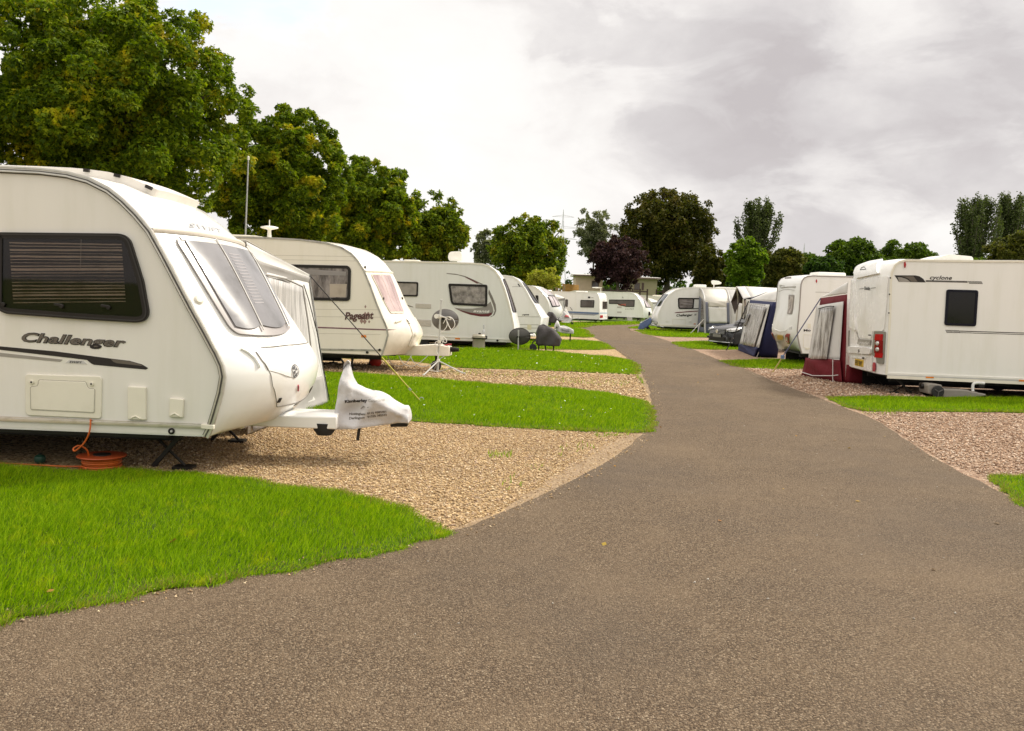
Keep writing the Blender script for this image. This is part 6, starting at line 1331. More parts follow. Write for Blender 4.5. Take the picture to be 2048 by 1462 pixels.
# ------------------------------------------------------------------ ground, road, gravel and lawns
def ground_mat(name, stops, scale, patch=None, pscale=.4, bump=.6, rough=.85, bdist=.01, voro=True, spec=.3, fine=None):
    t = NT(name); b = t.n('ShaderNodeBsdfPrincipled'); b.inputs['Roughness'].default_value = rough; b.inputs['Specular IOR Level'].default_value = spec
    g = t.n('ShaderNodeNewGeometry'); P = g.outputs['Position']
    if voro:
        v = t.n('ShaderNodeTexVoronoi'); v.inputs['Scale'].default_value = scale; t.l(P, v.inputs['Vector']); wn = t.n('ShaderNodeSeparateColor'); t.l(v.outputs['Color'], wn.inputs[0]); f = wn.outputs[0]; hgt = v.outputs['Distance']
    else:
        f = t.noise(P, scale, 6, .7); hgt = f
    c = t.ramp(f, stops)
    if fine:
        v2 = t.n('ShaderNodeTexVoronoi'); v2.inputs['Scale'].default_value = fine[0]; t.l(P, v2.inputs['Vector'])
        c = t.mix(t.ramp(v2.outputs['Distance'], [(.34, (0, 0, 0)), (.66, (fine[1],) * 3)]), c, fine[2])
    if patch:
        for col, amt, sc, lo in patch:
            n = t.noise(P, sc, 5, .6); c = t.mix(t.ramp(n, [(lo, (0, 0, 0)), (lo + .18, (amt,) * 3)]), c, col)
    t.l(c, b.inputs['Base Color'])
    bn = t.n('ShaderNodeBump'); bn.inputs['Strength'].default_value = bump; bn.inputs['Distance'].default_value = bdist; bn.invert = voro; t.l(hgt, bn.inputs['Height']); t.l(bn.outputs[0], b.inputs['Normal'])
    t.l(b.outputs[0], t.out.inputs[0]); return t.m
ASPH = ground_mat('worn_asphalt', [(0, (.095, .066, .042)), (.3, (.160, .114, .073)), (.75, (.215, .156, .101)), (1, (.36, .285, .20))], 120, [((.23, .167, .108), .3, .55, .46), ((.105, .081, .061), .45, .35, .50), ((.24, .175, .112), .22, 2.3, .52), ((.10, .081, .066), .5, .16, .50)], bump=1., bdist=.012, rough=.85, spec=.15, fine=(80, .62, (.045, .030, .020)))
GRAVL = ground_mat('tan_gravel', [(0, (.10, .06, .025)), (.3, (.33, .215, .105)), (.7, (.47, .325, .165)), (1, (.64, .50, .30))], 42, [((.20, .13, .07), .5, .8, .5), ((.10, .085, .04), .35, 1.6, .6)], bump=1., bdist=.02)
GRAVR = ground_mat('pinkish_gravel', [(0, (.09, .045, .025)), (.3, (.24, .147, .09)), (.7, (.35, .23, .15)), (1, (.50, .39, .29))], 42, [((.20, .12, .085), .45, .8, .5)], bump=1., bdist=.02)
SAND = ground_mat('sandy_verge', [(0, (.16, .105, .058)), (.5, (.25, .172, .098)), (1, (.36, .265, .165))], 60, [((.17, .125, .08), .5, 1.5, .5)], bump=.5, bdist=.008, fine=(30, .3, (.14, .10, .06)))
TURF = ground_mat('lawn_turf', [(.3, (.018, .028, .003)), (.5, (.035, .060, .004)), (.7, (.06, .10, .006))], 30, [((.13, .155, .02), .5, .5, .52)], bump=.8, bdist=.03, voro=False, rough=.9)
FIELD = ground_mat('far_grass', [(.3, (.06, .10, .012)), (.7, (.10, .16, .02))], 3, bump=.2, voro=False, rough=.95)
def dense(P, step=.25, jit=.03, seed=1, closed=True):
    r = random.Random(seed); P = [np.array(p[:2], float) for p in P]; out = []
    for i in range(len(P) if closed else len(P) - 1):
        a, b = P[i], P[(i + 1) % len(P)]; n = max(1, int(np.hypot(*(b - a)) / step))
        for k in range(n): out.append(a + (b - a) * k / n + np.array([r.uniform(-jit, jit), r.uniform(-jit, jit)]))
    return out
def flat(name, P, z, mat, kind='structure'):
    me = bpy.data.meshes.new(name); me.from_pydata([(p[0], p[1], z) for p in P], [], [tuple(range(len(P)))]); me.update()
    bm = bmesh.new(); bm.from_mesh(me)
    for f in bm.faces:
        if f.normal.z < 0: f.normal_flip()
    bmesh.ops.triangulate(bm, faces=bm.faces); bm.to_mesh(me); bm.free()
    o = link_mesh(name, me, mat); o['kind'] = kind; return o
g2 = lambda pts: [G(x, y)[:2] for x, y in pts]
S = 1500.
flat('ground', [(-S, -S), (S, -S), (S, S), (-S, S)], -.03, FIELD)
mid = [(1.2, -14), (2.6, 5), (3.2, 10), (3.9, 16), (4.2, 25), (5.4, 45), (6.4, 60), (6.4, 66)]
flat('gravel_ground', [(-17, -14), *mid, (-17, 66)], .0, GRAVL); flat('gravel_ground', [*mid, (24, 66), (24, -14)], .0, GRAVR)
rl = [(-600, 1330), (-250, 1285), (0, 1243), (250, 1197), (500, 1152), (700, 1116), (888, 1070), (960, 1044), (1060, 1003), (1150, 958), (1215, 922), (1262, 890), (1291, 862), (1304, 832), (1303, 800), (1294, 768), (1276, 738), (1252, 715), (1226, 696), (1200, 681), (1176, 669), (1164, 660), (1170, 653.5), (1195, 651.5), (1265, 649.5)]
rr_ = [(1300, 651), (1265, 656), (1262, 661), (1290, 668), (1330, 680), (1380, 697), (1430, 717), (1490, 738), (1550, 764), (1620, 790), (1700, 820), (1760, 847), (1830, 892), (1900, 935), (1960, 965), (2048, 1013), (2200, 1100)]
RL = smooth_path(g2(rl), 3); RR = smooth_path(g2(rr_), 3)
road = dense(RL, .3, .022, 3, False) + [np.array([14., 62.])] + dense(RR, .3, .022, 4, False) + [np.array([7., -14.]), np.array([-7., -14.]), np.array([-6., 3.4])]
flat('road', road, .008, ASPH)
sv = [(880, 1068), (930, 1050), (1000, 1022), (1060, 985), (1120, 945), (1180, 905), (1225, 882), (1250, 870), (1296, 862), (1305, 850), (1290, 878), (1262, 900), (1215, 932), (1150, 968), (1060, 1012), (960, 1052)]
flat('sand_verge', dense(g2(sv), .15, .03, 5), .004, SAND)
sv = [(1262, 742), (1290, 775), (1300, 800), (1306, 815), (1316, 830), (1312, 800), (1300, 765), (1284, 738)]; flat('sand_verge', dense(g2(sv), .2, .03, 6), .0045, SAND)
LAWNS = [
    ('near', [(-420, 925), (0, 936), (150, 944), (300, 947), (430, 953), (560, 972), (680, 986), (780, 1010), (850, 1040), (888, 1066), (860, 1082), (700, 1121), (500, 1157), (250, 1202), (0, 1247), (-420, 1320)], 8500, .055, .0042),
    ('second', [(380, 735), (640, 745), (760, 752), (900, 762), (1050, 775), (1180, 783), (1270, 800), (1300, 815), (1305, 835), (1300, 862), (1250, 866), (1150, 863), (1000, 855), (850, 845), (700, 833), (400, 815)], 3200, .06, .006),
    ('third', [(600, 694), (860, 697), (1000, 698), (1100, 705), (1190, 713), (1240, 717), (1262, 727), (1277, 748), (1200, 746), (1050, 740), (920, 735), (820, 722), (600, 712)], 1500, .065, .010),
    ('fourth', [(900, 676), (1050, 680), (1123, 681), (1195, 684), (1212, 692), (1220, 699), (1100, 699), (900, 692)], 900, .07, .014),
    ('fifth', [(1000, 661), (1110, 659), (1165, 659), (1176, 668), (1180, 675), (1120, 673), (1000, 670)], 450, .08, .02),
    ('end', [(1000, 645.5), (1140, 646), (1270, 644), (1275, 649), (1190, 651.3), (1160, 656), (1100, 654), (1000, 653)], 220, .09, .03),
    ('right1', [(1976, 957), (2048, 954), (2200, 952), (2200, 1100), (2048, 1013)], 4500, .055, .005),
    ('right2', [(1655, 796), (1760, 796), (1900, 797), (2250, 800), (2250, 829), (2048, 826), (1880, 824), (1722, 822)], 2400, .065, .007),
    ('right3', [(1448, 722), (1560, 721), (1640, 722), (1640, 737), (1490, 736)], 1000, .07, .012),
    ('right4', [(1348, 685), (1440, 684), (1520, 686), (1520, 698), (1385, 698)], 700, .075, .016),
    ('right5', [(1272, 661), (1350, 660), (1520, 662), (1520, 674), (1400, 675), (1310, 672)], 400, .08, .02),
    ('right6', [(1262, 655), (1330, 651), (1520, 652), (1520, 657), (1290, 658)], 250, .08, .03)]
def inside(P, X, Y):
    c = np.zeros(len(X), bool); n = len(P)
    for i in range(n):
        x0, y0 = P[i][:2]; x1, y1 = P[i - 1][:2]; m = ((y0 > Y) != (y1 > Y)); c ^= m & (X < (x1 - x0) * (Y - y0) / (y1 - y0 + 1e-12) + x0)
    return c
def edge_dist(P, X, Y):
    d = np.full(len(X), 9.)
    for i in range(len(P)):
        a = np.array(P[i - 1][:2]); b = np.array(P[i][:2]); v = b - a; L2 = v @ v + 1e-9; t = np.clip(((X - a[0]) * v[0] + (Y - a[1]) * v[1]) / L2, 0, 1)
        d = np.minimum(d, np.hypot(X - a[0] - t * v[0], Y - a[1] - t * v[1]))
    return d
def scatter(P, dens, mx=400000):
    A = np.array([p[:2] for p in P]); lo, hi = A.min(0), A.max(0); n = int(min(mx, dens * np.prod(hi - lo))); X = rng.uniform(lo[0], hi[0], n); Y = rng.uniform(lo[1], hi[1], n); m = inside(P, X, Y); return X[m], Y[m]
def lump(X, Y, s, seed=0):
    r = random.Random(seed); v = 0
    for _ in range(6):
        a = r.uniform(0, 6.28); f = s * r.uniform(.5, 2); v = v + np.sin(f * (X * math.cos(a) + Y * math.sin(a)) + r.uniform(0, 6.28))
    return v / 6
def blades(X, Y, h, w, z0=.01, hv=None):
    n = len(X); az = rng.uniform(0, 2 * PI, n); la = rng.normal(.4, .5, n) + .6 * lump(X, Y, 2.5, 3); H = h * rng.uniform(.45, 1.25, n) * np.where(rng.uniform(0, 1, n) < .05, 1.5, 1.) * (1 + .6 * lump(X, Y, 4.5, 5)); ln = H * rng.uniform(.25, 1.0, n)
    if hv is not None: H = H * hv
    sx, sy = np.cos(az) * w / 2, np.sin(az) * w / 2; dx, dy = np.cos(la * 2.2) * ln, np.sin(la * 2.2) * ln
    z = np.zeros(n)
    V = np.empty((n, 5, 3)); V[:, 0] = np.c_[X - sx, Y - sy, z + z0]; V[:, 1] = np.c_[X + sx, Y + sy, z + z0]
    V[:, 2] = np.c_[X + sx * .8 + dx * .35, Y + sy * .8 + dy * .35, z0 + H * .6]; V[:, 3] = np.c_[X - sx * .8 + dx * .35, Y - sy * .8 + dy * .35, z0 + H * .6]
    V[:, 4] = np.c_[X + dx, Y + dy, z0 + H]
    b = np.arange(n)[:, None] * 5
    F = np.concatenate([b + [[0, 1, 2]], b + [[0, 2, 3]], b + [[3, 2, 4]]]); return V.reshape(-1, 3), F
GB = leafy('grass_blade', [(.06, .135, .001), (.13, .245, .002), (.21, .34, .003), (.31, .43, .008)], [(.28, .35, .003), (.36, .42, .010)], 5., .40, .57, .06)
DRY = leafy('dry_grass_blade', [(.20, .19, .03), (.30, .24, .07), (.13, .16, .02), (.26, .17, .06)], None, .9, .3)
LAWNP = {}
VV = []; FF = []; nv = 0; VD = []; FD = []; nd = 0
for i, (nm, px, dens, h, w) in enumerate(LAWNS):
    P = dense(smooth_path(g2(px) + [g2(px)[0]], 3)[:-1], .10 if i in (0, 1, 6, 7) else .25, .05 if i in (0, 1, 6, 7) else .1, 20 + i); LAWNP[nm] = P
    flat('lawn', P, .012, TURF)
    X, Y = scatter(P, dens); ed = edge_dist(P, X, Y)
    Q = np.array([p[:2] for p in P]); sl = np.linalg.norm(np.roll(Q, -1, 0) - Q, axis=1); m = int(min(60000, sl.sum() * dens ** .5 * 9)); k = rng.choice(len(Q), m, p=sl / sl.sum()); f = rng.uniform(0, 1, (m, 1)); E = Q[k] * (1 - f) + np.roll(Q, -1, 0)[k] * f + rng.normal(0, .022 if dens > 2000 else .05, (m, 2)) + rng.normal(0, .03, (m, 1)) * (lump(E_[:, 0], E_[:, 1], 9, 4)[:, None] if (E_ := Q[k]) is not None else 0)
    X = np.r_[X, E[:, 0]]; Y = np.r_[Y, E[:, 1]]; ed = np.r_[ed, np.zeros(m)]
    dry = rng.uniform(0, 1, len(X)) < np.clip(.40 - ed * 3.2, .02, .6) * (.5 + .7 * lump(X, Y, 2.2, 9))
    v, f = blades(X[~dry], Y[~dry], h, w, hv=np.clip(.45 + ed[~dry] * 2.2, .45, 1)); VV.append(v); FF.append(f + nv); nv += len(v)
    v, f = blades(X[dry], Y[dry], h * .7, w); VD.append(v); FD.append(f + nd); nd += len(v)
# tufts in the gravel and along the road
for px, dens in (([(975, 908), (1020, 906), (1022, 916), (980, 917)], 900), ([(1050, 932), (1085, 930), (1090, 940), (1055, 942)], 300), ([(1185, 868), (1260, 868), (1262, 874), (1190, 876)], 500), ([(1000, 960), (1040, 950), (1050, 975), (1010, 985)], 120), ([(1080, 900), (1180, 880), (1200, 895), (1100, 920)], 50), ([(900, 745), (1060, 748), (1060, 755), (900, 752)], 120), ([(1100, 752), (1260, 765), (1250, 775), (1090, 764)], 120), ([(830, 722), (900, 736), (980, 742), (900, 748)], 150), ([(1720, 822), (1800, 826), (1790, 832), (1730, 830)], 200), ([(1270, 752), (1285, 772), (1290, 770), (1278, 750)], 500)):
    X, Y = scatter(g2(px), dens); v, f = blades(X, Y, .05, .008, 0); VV.append(v); FF.append(f + nv); nv += len(v)
grass = fast_mesh('grass', np.concatenate(VV), np.concatenate(FF), GB); grass['kind'] = 'stuff'
o = fast_mesh('dry_grass', np.concatenate(VD), np.concatenate(FD), DRY); o['kind'] = 'stuff'
# daisies and clover heads, a few fallen leaves
def specks(name, P, n, r, mat, z, flatk=1.):
    X, Y = scatter(P, n / max(1, 1)); V = []; F = []
    k = len(X); az = rng.uniform(0, 6.28, k); R = r * rng.uniform(.6, 1.3, k); V = np.empty((k, 4, 3)); t1 = rng.normal(0, .35, k); 
    for j in range(4): V[:, j] = np.c_[X + R * np.cos(az + j * PI / 2) * (1 if j % 2 else .7), Y + R * np.sin(az + j * PI / 2), z + R * np.cos(j * PI / 2) * t1]
    o = fast_mesh(name, V.reshape(-1, 3), np.arange(4 * k).reshape(-1, 4), mat); o['kind'] = 'stuff'
specks('daisies', LAWNP['second'], 3, .014, plain('daisy_white', (.75, .75, .68), .6), .065); specks('daisies', LAWNP['third'], 2, .02, plain('daisy_white', ()), .07)
LEAFM = leafy('fallen_leaf', [(.35, .22, .04), (.28, .12, .04), (.40, .30, .06)], None, 1, .2)
specks('fallen_leaves', LAWNP['near'], .55, .022, LEAFM, .045); specks('fallen_leaves', road, .25, .02, LEAFM, .016)
# loose stones
def pebbles(name, P, dens, r0, r1, mat, z=.0, avoid=(), mx=60000):
    X, Y = scatter(P, dens, mx * 3)
    for A in avoid: m = ~inside(A, X, Y); X, Y = X[m], Y[m]
    n = len(X); R = rng.uniform(r0, r1, n) * rng.choice([.7, 1, 1, 1.25], n); D = np.array([[1, 0, 0], [-1, 0, 0], [0, 1, 0], [0, -1, 0], [0, 0, 1], [0, 0, -1]], float)
    a = rng.uniform(0, 2 * PI, n); c, s_ = np.cos(a), np.sin(a); tl = rng.normal(0, .5, n)
    V = np.empty((n, 6, 3))
    for j in range(6):
        d = D[j] * np.array([1., .75, .55]) * rng.uniform(.65, 1.2, (n, 1)) + rng.normal(0, .18, (n, 3)); x = d[:, 0] * c - d[:, 1] * s_; y = d[:, 0] * s_ + d[:, 1] * c; zz = d[:, 2] + x * tl * .5
        V[:, j] = np.c_[X + x * R, Y + y * R, z + np.maximum(zz, -.4) * R + R * .4]
    T = np.array([[0, 2, 4], [2, 1, 4], [1, 3, 4], [3, 0, 4], [2, 0, 5], [1, 2, 5], [3, 1, 5], [0, 3, 5]])
    F = (np.arange(n)[:, None, None] * 6 + T[None]).reshape(-1, 3); o = fast_mesh(name, V.reshape(-1, 3), F, mat); o['kind'] = 'stuff'; return o
def stone_mat(name, cols):
    t = NT(name); g = t.n('ShaderNodeNewGeometry'); b = t.n('ShaderNodeBsdfPrincipled'); b.inputs['Roughness'].default_value = .8; b.inputs['Specular IOR Level'].default_value = .3
    t.l(t.ramp(g.outputs['Random Per Island'], [(i / (len(cols) - 1), c) for i, c in enumerate(cols)]), b.inputs['Base Color']); t.l(b.outputs[0], t.out.inputs[0]); return t.m
STL = stone_mat('tan_stone', [(.18, .11, .05), (.43, .29, .145), (.53, .375, .20), (.37, .245, .13), (.68, .55, .37), (.28, .18, .09), (.45, .33, .25)])
STR = stone_mat('pinkish_stone', [(.15, .085, .05), (.39, .255, .165), (.48, .325, .22), (.33, .205, .13), (.64, .52, .41), (.24, .155, .105)])
av = list(LAWNP.values()) + [road]
gl_ = g2([(250, 940), (430, 950), (560, 970), (680, 984), (780, 1008), (850, 1038), (895, 1064), (1000, 1022), (1120, 950), (1230, 885), (1290, 862), (1150, 860), (1000, 853), (850, 842), (700, 830), (500, 825), (100, 850)])
pebbles('gravel_stones', gl_, 2400, .006, .015, STL, 0, av)
pebbles('gravel_stones', g2([(882, 1069), (1000, 1015), (1120, 945), (1225, 882), (1300, 852), (1290, 880), (1215, 934), (1060, 1014), (960, 1054)]), 900, .005, .013, STL, 0, list(LAWNP.values()))
pebbles('gravel_stones', g2([(780, 722), (900, 738), (1050, 742), (1275, 750), (1298, 800), (1265, 798), (1150, 780), (1000, 768), (850, 757), (640, 742), (560, 735)]), 380, .014, .03, STL, 0, av)
pebbles('gravel_stones', g2([(1725, 824), (2200, 830), (2200, 955), (1978, 955), (1900, 930), (1830, 888), (1760, 843)]), 900, .010, .022, STR, 0, av)
pebbles('gravel_stones', g2([(1490, 737), (1610, 740), (1850, 785), (1850, 795), (1660, 795), (1620, 788), (1550, 762)]), 350, .014, .03, STR, 0, av)
for a, b, d in ((RL, .16, 160), (RR, .14, 110)):
    Q = np.array([p[:2] for p in a]); m = Q[:, 1] < 30; Q = Q[m]; dlt = np.gradient(Q, axis=0); nn = np.c_[-dlt[:, 1], dlt[:, 0]] / (np.linalg.norm(dlt, axis=1, keepdims=True) + 1e-9)
    pebbles('road_edge_grit', [*(Q + nn * b), *(Q - nn * b)[::-1]], d, .005, .012, STL if a is RL else STR, .008)
pebbles('road_edge_grit', [(-2, 3.3), (2.2, 3.3), (6, 9), (5, 14), (2.3, 13), (1, 8)], 3., .004, .009, stone_mat('pale_grit', [(.4, .36, .3), (.5, .46, .4), (.3, .27, .23)]), .008)
# ------------------------------------------------------------------ trees
def leaves_mesh(P, N, size, lobed=False, narrow=.55):
    n = len(P); N = N / (np.linalg.norm(N, axis=1, keepdims=True) + 1e-9); R = rng.normal(0, 1, (n, 3)); R[:, 2] -= .5
    A = R - N * np.sum(R * N, axis=1, keepdims=True); A /= (np.linalg.norm(A, axis=1, keepdims=True) + 1e-9); B = np.cross(N, A); L = size * rng.uniform(.65, 1.3, n)[:, None]
    def kite(ax, bx, l, wd):
        V = np.empty((n, 4, 3)); V[:, 0] = P; V[:, 1] = P + ax * l * .5 + bx * l * wd * .5 + N * l * .10; V[:, 2] = P + ax * l - N * l * .08; V[:, 3] = P + ax * l * .5 - bx * l * wd * .5 + N * l * .10; return V
    if lobed:
        Ks = [kite(A * math.cos(q) + B * math.sin(q), B * math.cos(q) - A * math.sin(q), L * s, .52) for q, s in ((0, 1.), (.95, .8), (-.95, .8))]
        V = np.concatenate(Ks, axis=1)      # (n,12,3), the lobes meet at the stalk
        V = np.delete(V, [4, 8], axis=1); b = np.arange(n)[:, None] * 10
        F = np.concatenate([b + [[0, 1, 2]], b + [[0, 2, 3]], b + [[0, 4, 5]], b + [[0, 5, 6]], b + [[0, 7, 8]], b + [[0, 8, 9]]])
        return V.reshape(-1, 3), F
    V = kite(A, B, L, narrow * 1.25); b = np.arange(n)[:, None] * 4; return V.reshape(-1, 3), np.concatenate([b + [[0, 1, 2]], b + [[0, 2, 3]]])
def blob_crown(c, rad, nb, nl, size, br=(.13, .23), lump_=.22, top=1., droop=.0, seed=0, fill=.16):
    """leaf positions and facings for a crown of clumps: c centre, rad radii"""
    r = np.random.default_rng(seed); k = np.arange(nb) + .5; ph = np.arccos(1 - 2 * k / nb); th = PI * (1 + 5 ** .5) * k
    D = np.c_[np.cos(th) * np.sin(ph), np.sin(th) * np.sin(ph), np.cos(ph)] + r.normal(0, .12, (nb, 3)); D /= np.linalg.norm(D, axis=1, keepdims=True)
    rf = r.uniform(.60, .86, nb) + r.normal(0, lump_, nb) * .35; m = r.uniform(0, 1, nb) < .22; rf[m] *= .55
    Cb = c + D * rad * rf[:, None]; Rb = np.mean(rad) * r.uniform(*br, nb); Rb[rf > .88] *= .8
    ex = max(4, nb // 3); k2 = r.integers(0, nb, ex); d2 = D[k2] + r.normal(0, .15, (ex, 3)); d2[:, 2] = np.abs(d2[:, 2]); d2 /= np.linalg.norm(d2, axis=1, keepdims=True)
    Cb = np.r_[Cb, c + d2 * rad * r.uniform(.86, .99, (ex, 1))]; Rb = np.r_[Rb, np.mean(rad) * r.uniform(.05, .10, ex)]; D = np.r_[D, d2]
    w = Rb ** 1.9; idx = r.choice(len(Rb), nl, p=w / w.sum())
    d = r.normal(0, 1, (nl, 3)); d /= np.linalg.norm(d, axis=1, keepdims=True); flip = np.sum(d * D[idx], axis=1) < -.35; d[flip] *= -1
    rr = r.uniform(.55, 1.0, nl) ** .5 * (1 + r.normal(0, .07, nl)); inner = r.uniform(0, 1, nl) < fill; rr[inner] *= r.uniform(.2, .9, inner.sum())
    P = Cb[idx] + d * (Rb[idx] * rr)[:, None] * np.array([1, 1, .82]); P[:, 2] -= droop * (rr ** 2) * Rb[idx]
    m = int(nl * .16); q = r.normal(0, 1, (m, 3)); q /= np.linalg.norm(q, axis=1, keepdims=True); P[:m] = c + q * rad * (r.uniform(0, 1, (m, 1)) ** .4) * .62
    N = d * .4 + r.normal(0, .62, (nl, 3)) + np.array([0, 0, .6]); return P, N, Cb, Rb
def tree(name, label, cat, base, c, rad, nb, nl, size, mat, bark=None, trunk_r=.16, lobed=False, group=None, seed=0, limbs=9, **k):
    t = thing(name, label, cat, tuple(base), 0, group); c = np.asarray(c, float) - np.asarray(base, float)
    P, N, Cb, Rb = blob_crown(c, np.asarray(rad, float), nb, nl, size, seed=seed, **k)
    P[:, 2] = np.maximum(P[:, 2], .05)
    V, F = leaves_mesh(P, N, size, lobed); fast_mesh('crown', V, F, mat, t)
    r = random.Random(seed); fork = np.array([r.uniform(-.1, .1), r.uniform(-.1, .1), max(.5, c[2] - rad[2] * .75)])
    mb = MB().tube(smooth_path([(0, 0, -.05), fork * .5 + np.array([.03, 0, 0]), fork, c * .92 + np.array([0, 0, .2 * rad[2]])], 4), [trunk_r * (1.25 - .95 * i / 12) for i in range(13)], 9)
    mb.obj('trunk', bark or BARK, t); mb = MB(); order = list(range(len(Cb))); r.shuffle(order)
    for q in order[:limbs]:
        e = Cb[q]; a = fork + (c - fork) * r.uniform(0, .6); m_ = (a + e) / 2 + np.array([0, 0, .12 * rad[2]]); mb.tube(smooth_path([a, m_, e], 4), [trunk_r * .5 * (1 - .09 * i) for i in range(9)], 6)
    mb.obj('limbs', bark or BARK, t); return t
def cpx(x, y, Y): return at_depth(x, y, Y)
def ptree(name, label, cat, px, r_px, Y, nb, nl, size, mat, sy=1., **k):
    """a tree whose crown shows its centre at px with radii r_px (pixels) at distance Y"""
    c = cpx(*px, Y); rx, rz = r_px[0] / FPX * Y, r_px[1] / FPX * Y; return tree(name, label, cat, (c[0], c[1], 0), c, (rx, rx * sy, rz), nb, nl, size, mat, **k)
MAPLE = leafy('maple_leaf', [(.032, .060, .003), (.07, .12, .004), (.13, .185, .005), (.21, .26, .008)], [(.40, .36, .010), (.52, .42, .014), (.33, .35, .010), (.42, .30, .02)], 1.3, .34, .56)
MAPLE2 = leafy('far_maple_leaf', [(.034, .062, .004), (.072, .118, .005), (.125, .175, .007), (.19, .23, .010)], [(.32, .31, .012), (.26, .23, .016)], .8, .32, .545)
DARKL = leafy('dark_tree_leaf', [(.022, .028, .003), (.042, .048, .005), (.068, .066, .007), (.085, .073, .010)], [(.12, .080, .014), (.10, .088, .012)], .35, .28, .56)
PURP = leafy('purple_leaf', [(.018, .009, .010), (.034, .016, .017), (.050, .024, .026), (.085, .044, .046)], [(.10, .058, .058)], .5, .2, .62)
BRIGHT = leafy('bright_green_leaf', [(.055, .10, .006), (.095, .16, .008), (.14, .21, .012)], [(.22, .29, .02)], .5, .4, .56)
OAK = leafy('oak_leaf', [(.030, .060, .006), (.058, .10, .008), (.092, .14, .010)], [(.14, .195, .012)], .35, .34, .55)
DKG = leafy('deep_green_leaf', [(.020, .046, .008), (.036, .074, .010), (.055, .10, .012)], [(.08, .12, .012)], .35, .3, .58)
OLIVE = leafy('olive_leaf', [(.045, .055, .010), (.078, .086, .013), (.115, .115, .018)], [(.14, .125, .02)], .4, .3, .56)
WILL = leafy('grey_willow_leaf', [(.10, .115, .055), (.14, .155, .085), (.19, .20, .115)], None, .4, .3)
POP = leafy('poplar_leaf', [(.045, .062, .018), (.072, .095, .028), (.105, .125, .045)], None, .4, .25)
YEL = leafy('yellow_bush_leaf', [(.24, .25, .025), (.32, .31, .04), (.19, .23, .02)], None, .8, .35)
MG = 'maples along the left side'
ptree('maple_tree', 'big nearest maple with yellowing leaves behind the near left caravan', 'tree', (204, 246), (296, 268), 21, 300, 128000, .086, MAPLE, lobed=True, group=MG, seed=11, trunk_r=.22, limbs=26, br=(.085, .16), lump_=.22, fill=.08)
ptree('maple_tree', 'second maple from the left behind the mast and cream caravan', 'tree', (562, 378), (140, 164), 31, 220, 76000, .102, MAPLE, lobed=True, group=MG, seed=12, trunk_r=.2, limbs=18, br=(.095, .17), lump_=.22, fill=.08)
ptree('maple_tree', 'third maple from the left with a bronze tinted top', 'tree', (734, 444), (108, 126), 42, 180, 44000, .14, MAPLE, group=MG, seed=13, trunk_r=.2, br=(.10, .18), lump_=.2, fill=.1, lobed=True)
ptree('maple_tree', 'fourth rounded maple rising above the roof dish of the swoosh caravan', 'tree', (864, 474), (74, 88), 60, 150, 32000, .21, MAPLE2, group=MG, seed=14, trunk_r=.2, br=(.11, .19), lump_=.18)
ptree('maple_tree', 'wide round maple right of centre left, above the sunroof caravan', 'tree', (1058, 514), (84, 82), 74, 160, 32000, .25, MAPLE2, group=MG, seed=15, trunk_r=.25, br=(.11, .19), lump_=.18)
ptree('willow_tree', 'pale grey green willow between two round maples', 'tree', (972, 500), (34, 44), 95, 30, 5000, .30, WILL, seed=16, fill=.3)
ptree('bush', 'pale yellow green bush in front of the wide round maple', 'bush', (1090, 558), (36, 21), 66, 40, 3600, .20, YEL, seed=17, trunk_r=.06, br=(.14, .26), lump_=.4)
ptree('willow_tree', 'airy grey green willow left of the big dark tree', 'tree', (1190, 474), (42, 56), 118, 80, 13000, .26, WILL, seed=18, fill=.3, br=(.13, .24))
ptree('beech_tree', 'big dark brownish green tree in the middle of the far end', 'tree', (1338, 474), (102, 100), 100, 150, 42000, .33, DARKL, seed=19, trunk_r=.45, limbs=16, br=(.13, .22), lump_=.08, fill=.3)
ptree('purple_plum_tree', 'dark purple leaved tree in front of the big dark tree', 'tree', (1236, 526), (62, 53), 84, 90, 22000, .24, PURP, seed=20, trunk_r=.22, br=(.12, .22), lump_=.25, fill=.3)
ptree('shrub', 'dark brownish green shrub on the right foot of the big dark tree', 'bush', (1420, 542), (34, 50), 92, 40, 9000, .34, DARKL, seed=41, fill=.3)
ptree('ash_tree', 'bright green tree behind the ridge awning', 'tree', (1492, 528), (42, 52), 82, 80, 17000, .25, BRIGHT, seed=21, br=(.12, .20), lump_=.22)
ptree('oak_tree', 'olive brown tree right of the bright green tree', 'tree', (1566, 538), (46, 44), 98, 80, 20000, .30, OLIVE, seed=22)
ptree('oak_tree', 'round bright oak in the middle of the far hedge', 'tree', (1702, 528), (60, 54), 104, 120, 24000, .34, OAK, seed=23)
ptree('oak_tree', 'dark low tree behind the white rear end of the lamp caravan', 'tree', (1650, 548), (40, 36), 92, 60, 16000, .30, DKG, seed=24)
ptree('oak_tree', 'dark green oak above the roof of the nearest right caravan', 'tree', (1812, 532), (66, 48), 112, 120, 26000, .34, OAK, seed=25)
ptree('oak_tree', 'yellow green shrubby tree at the right edge above the caravan roof', 'tree', (2040, 520), (62, 56), 64, 80, 22000, .22, OLIVE, seed=26)
ptree('oak_tree', 'leafy tree beside the right edge shrub behind the roof light', 'tree', (1968, 548), (50, 34), 80, 60, 16000, .26, OAK, seed=27)
ptree('oak_tree', 'low green tree between olive brown tree and round oak', 'tree', (1610, 538), (34, 32), 125, 50, 11000, .4, OAK, seed=28)
ptree('oak_tree', 'small distant tree far behind the round oak', 'tree', (1760, 540), (40, 30), 140, 36, 4000, .5, DKG, seed=29)
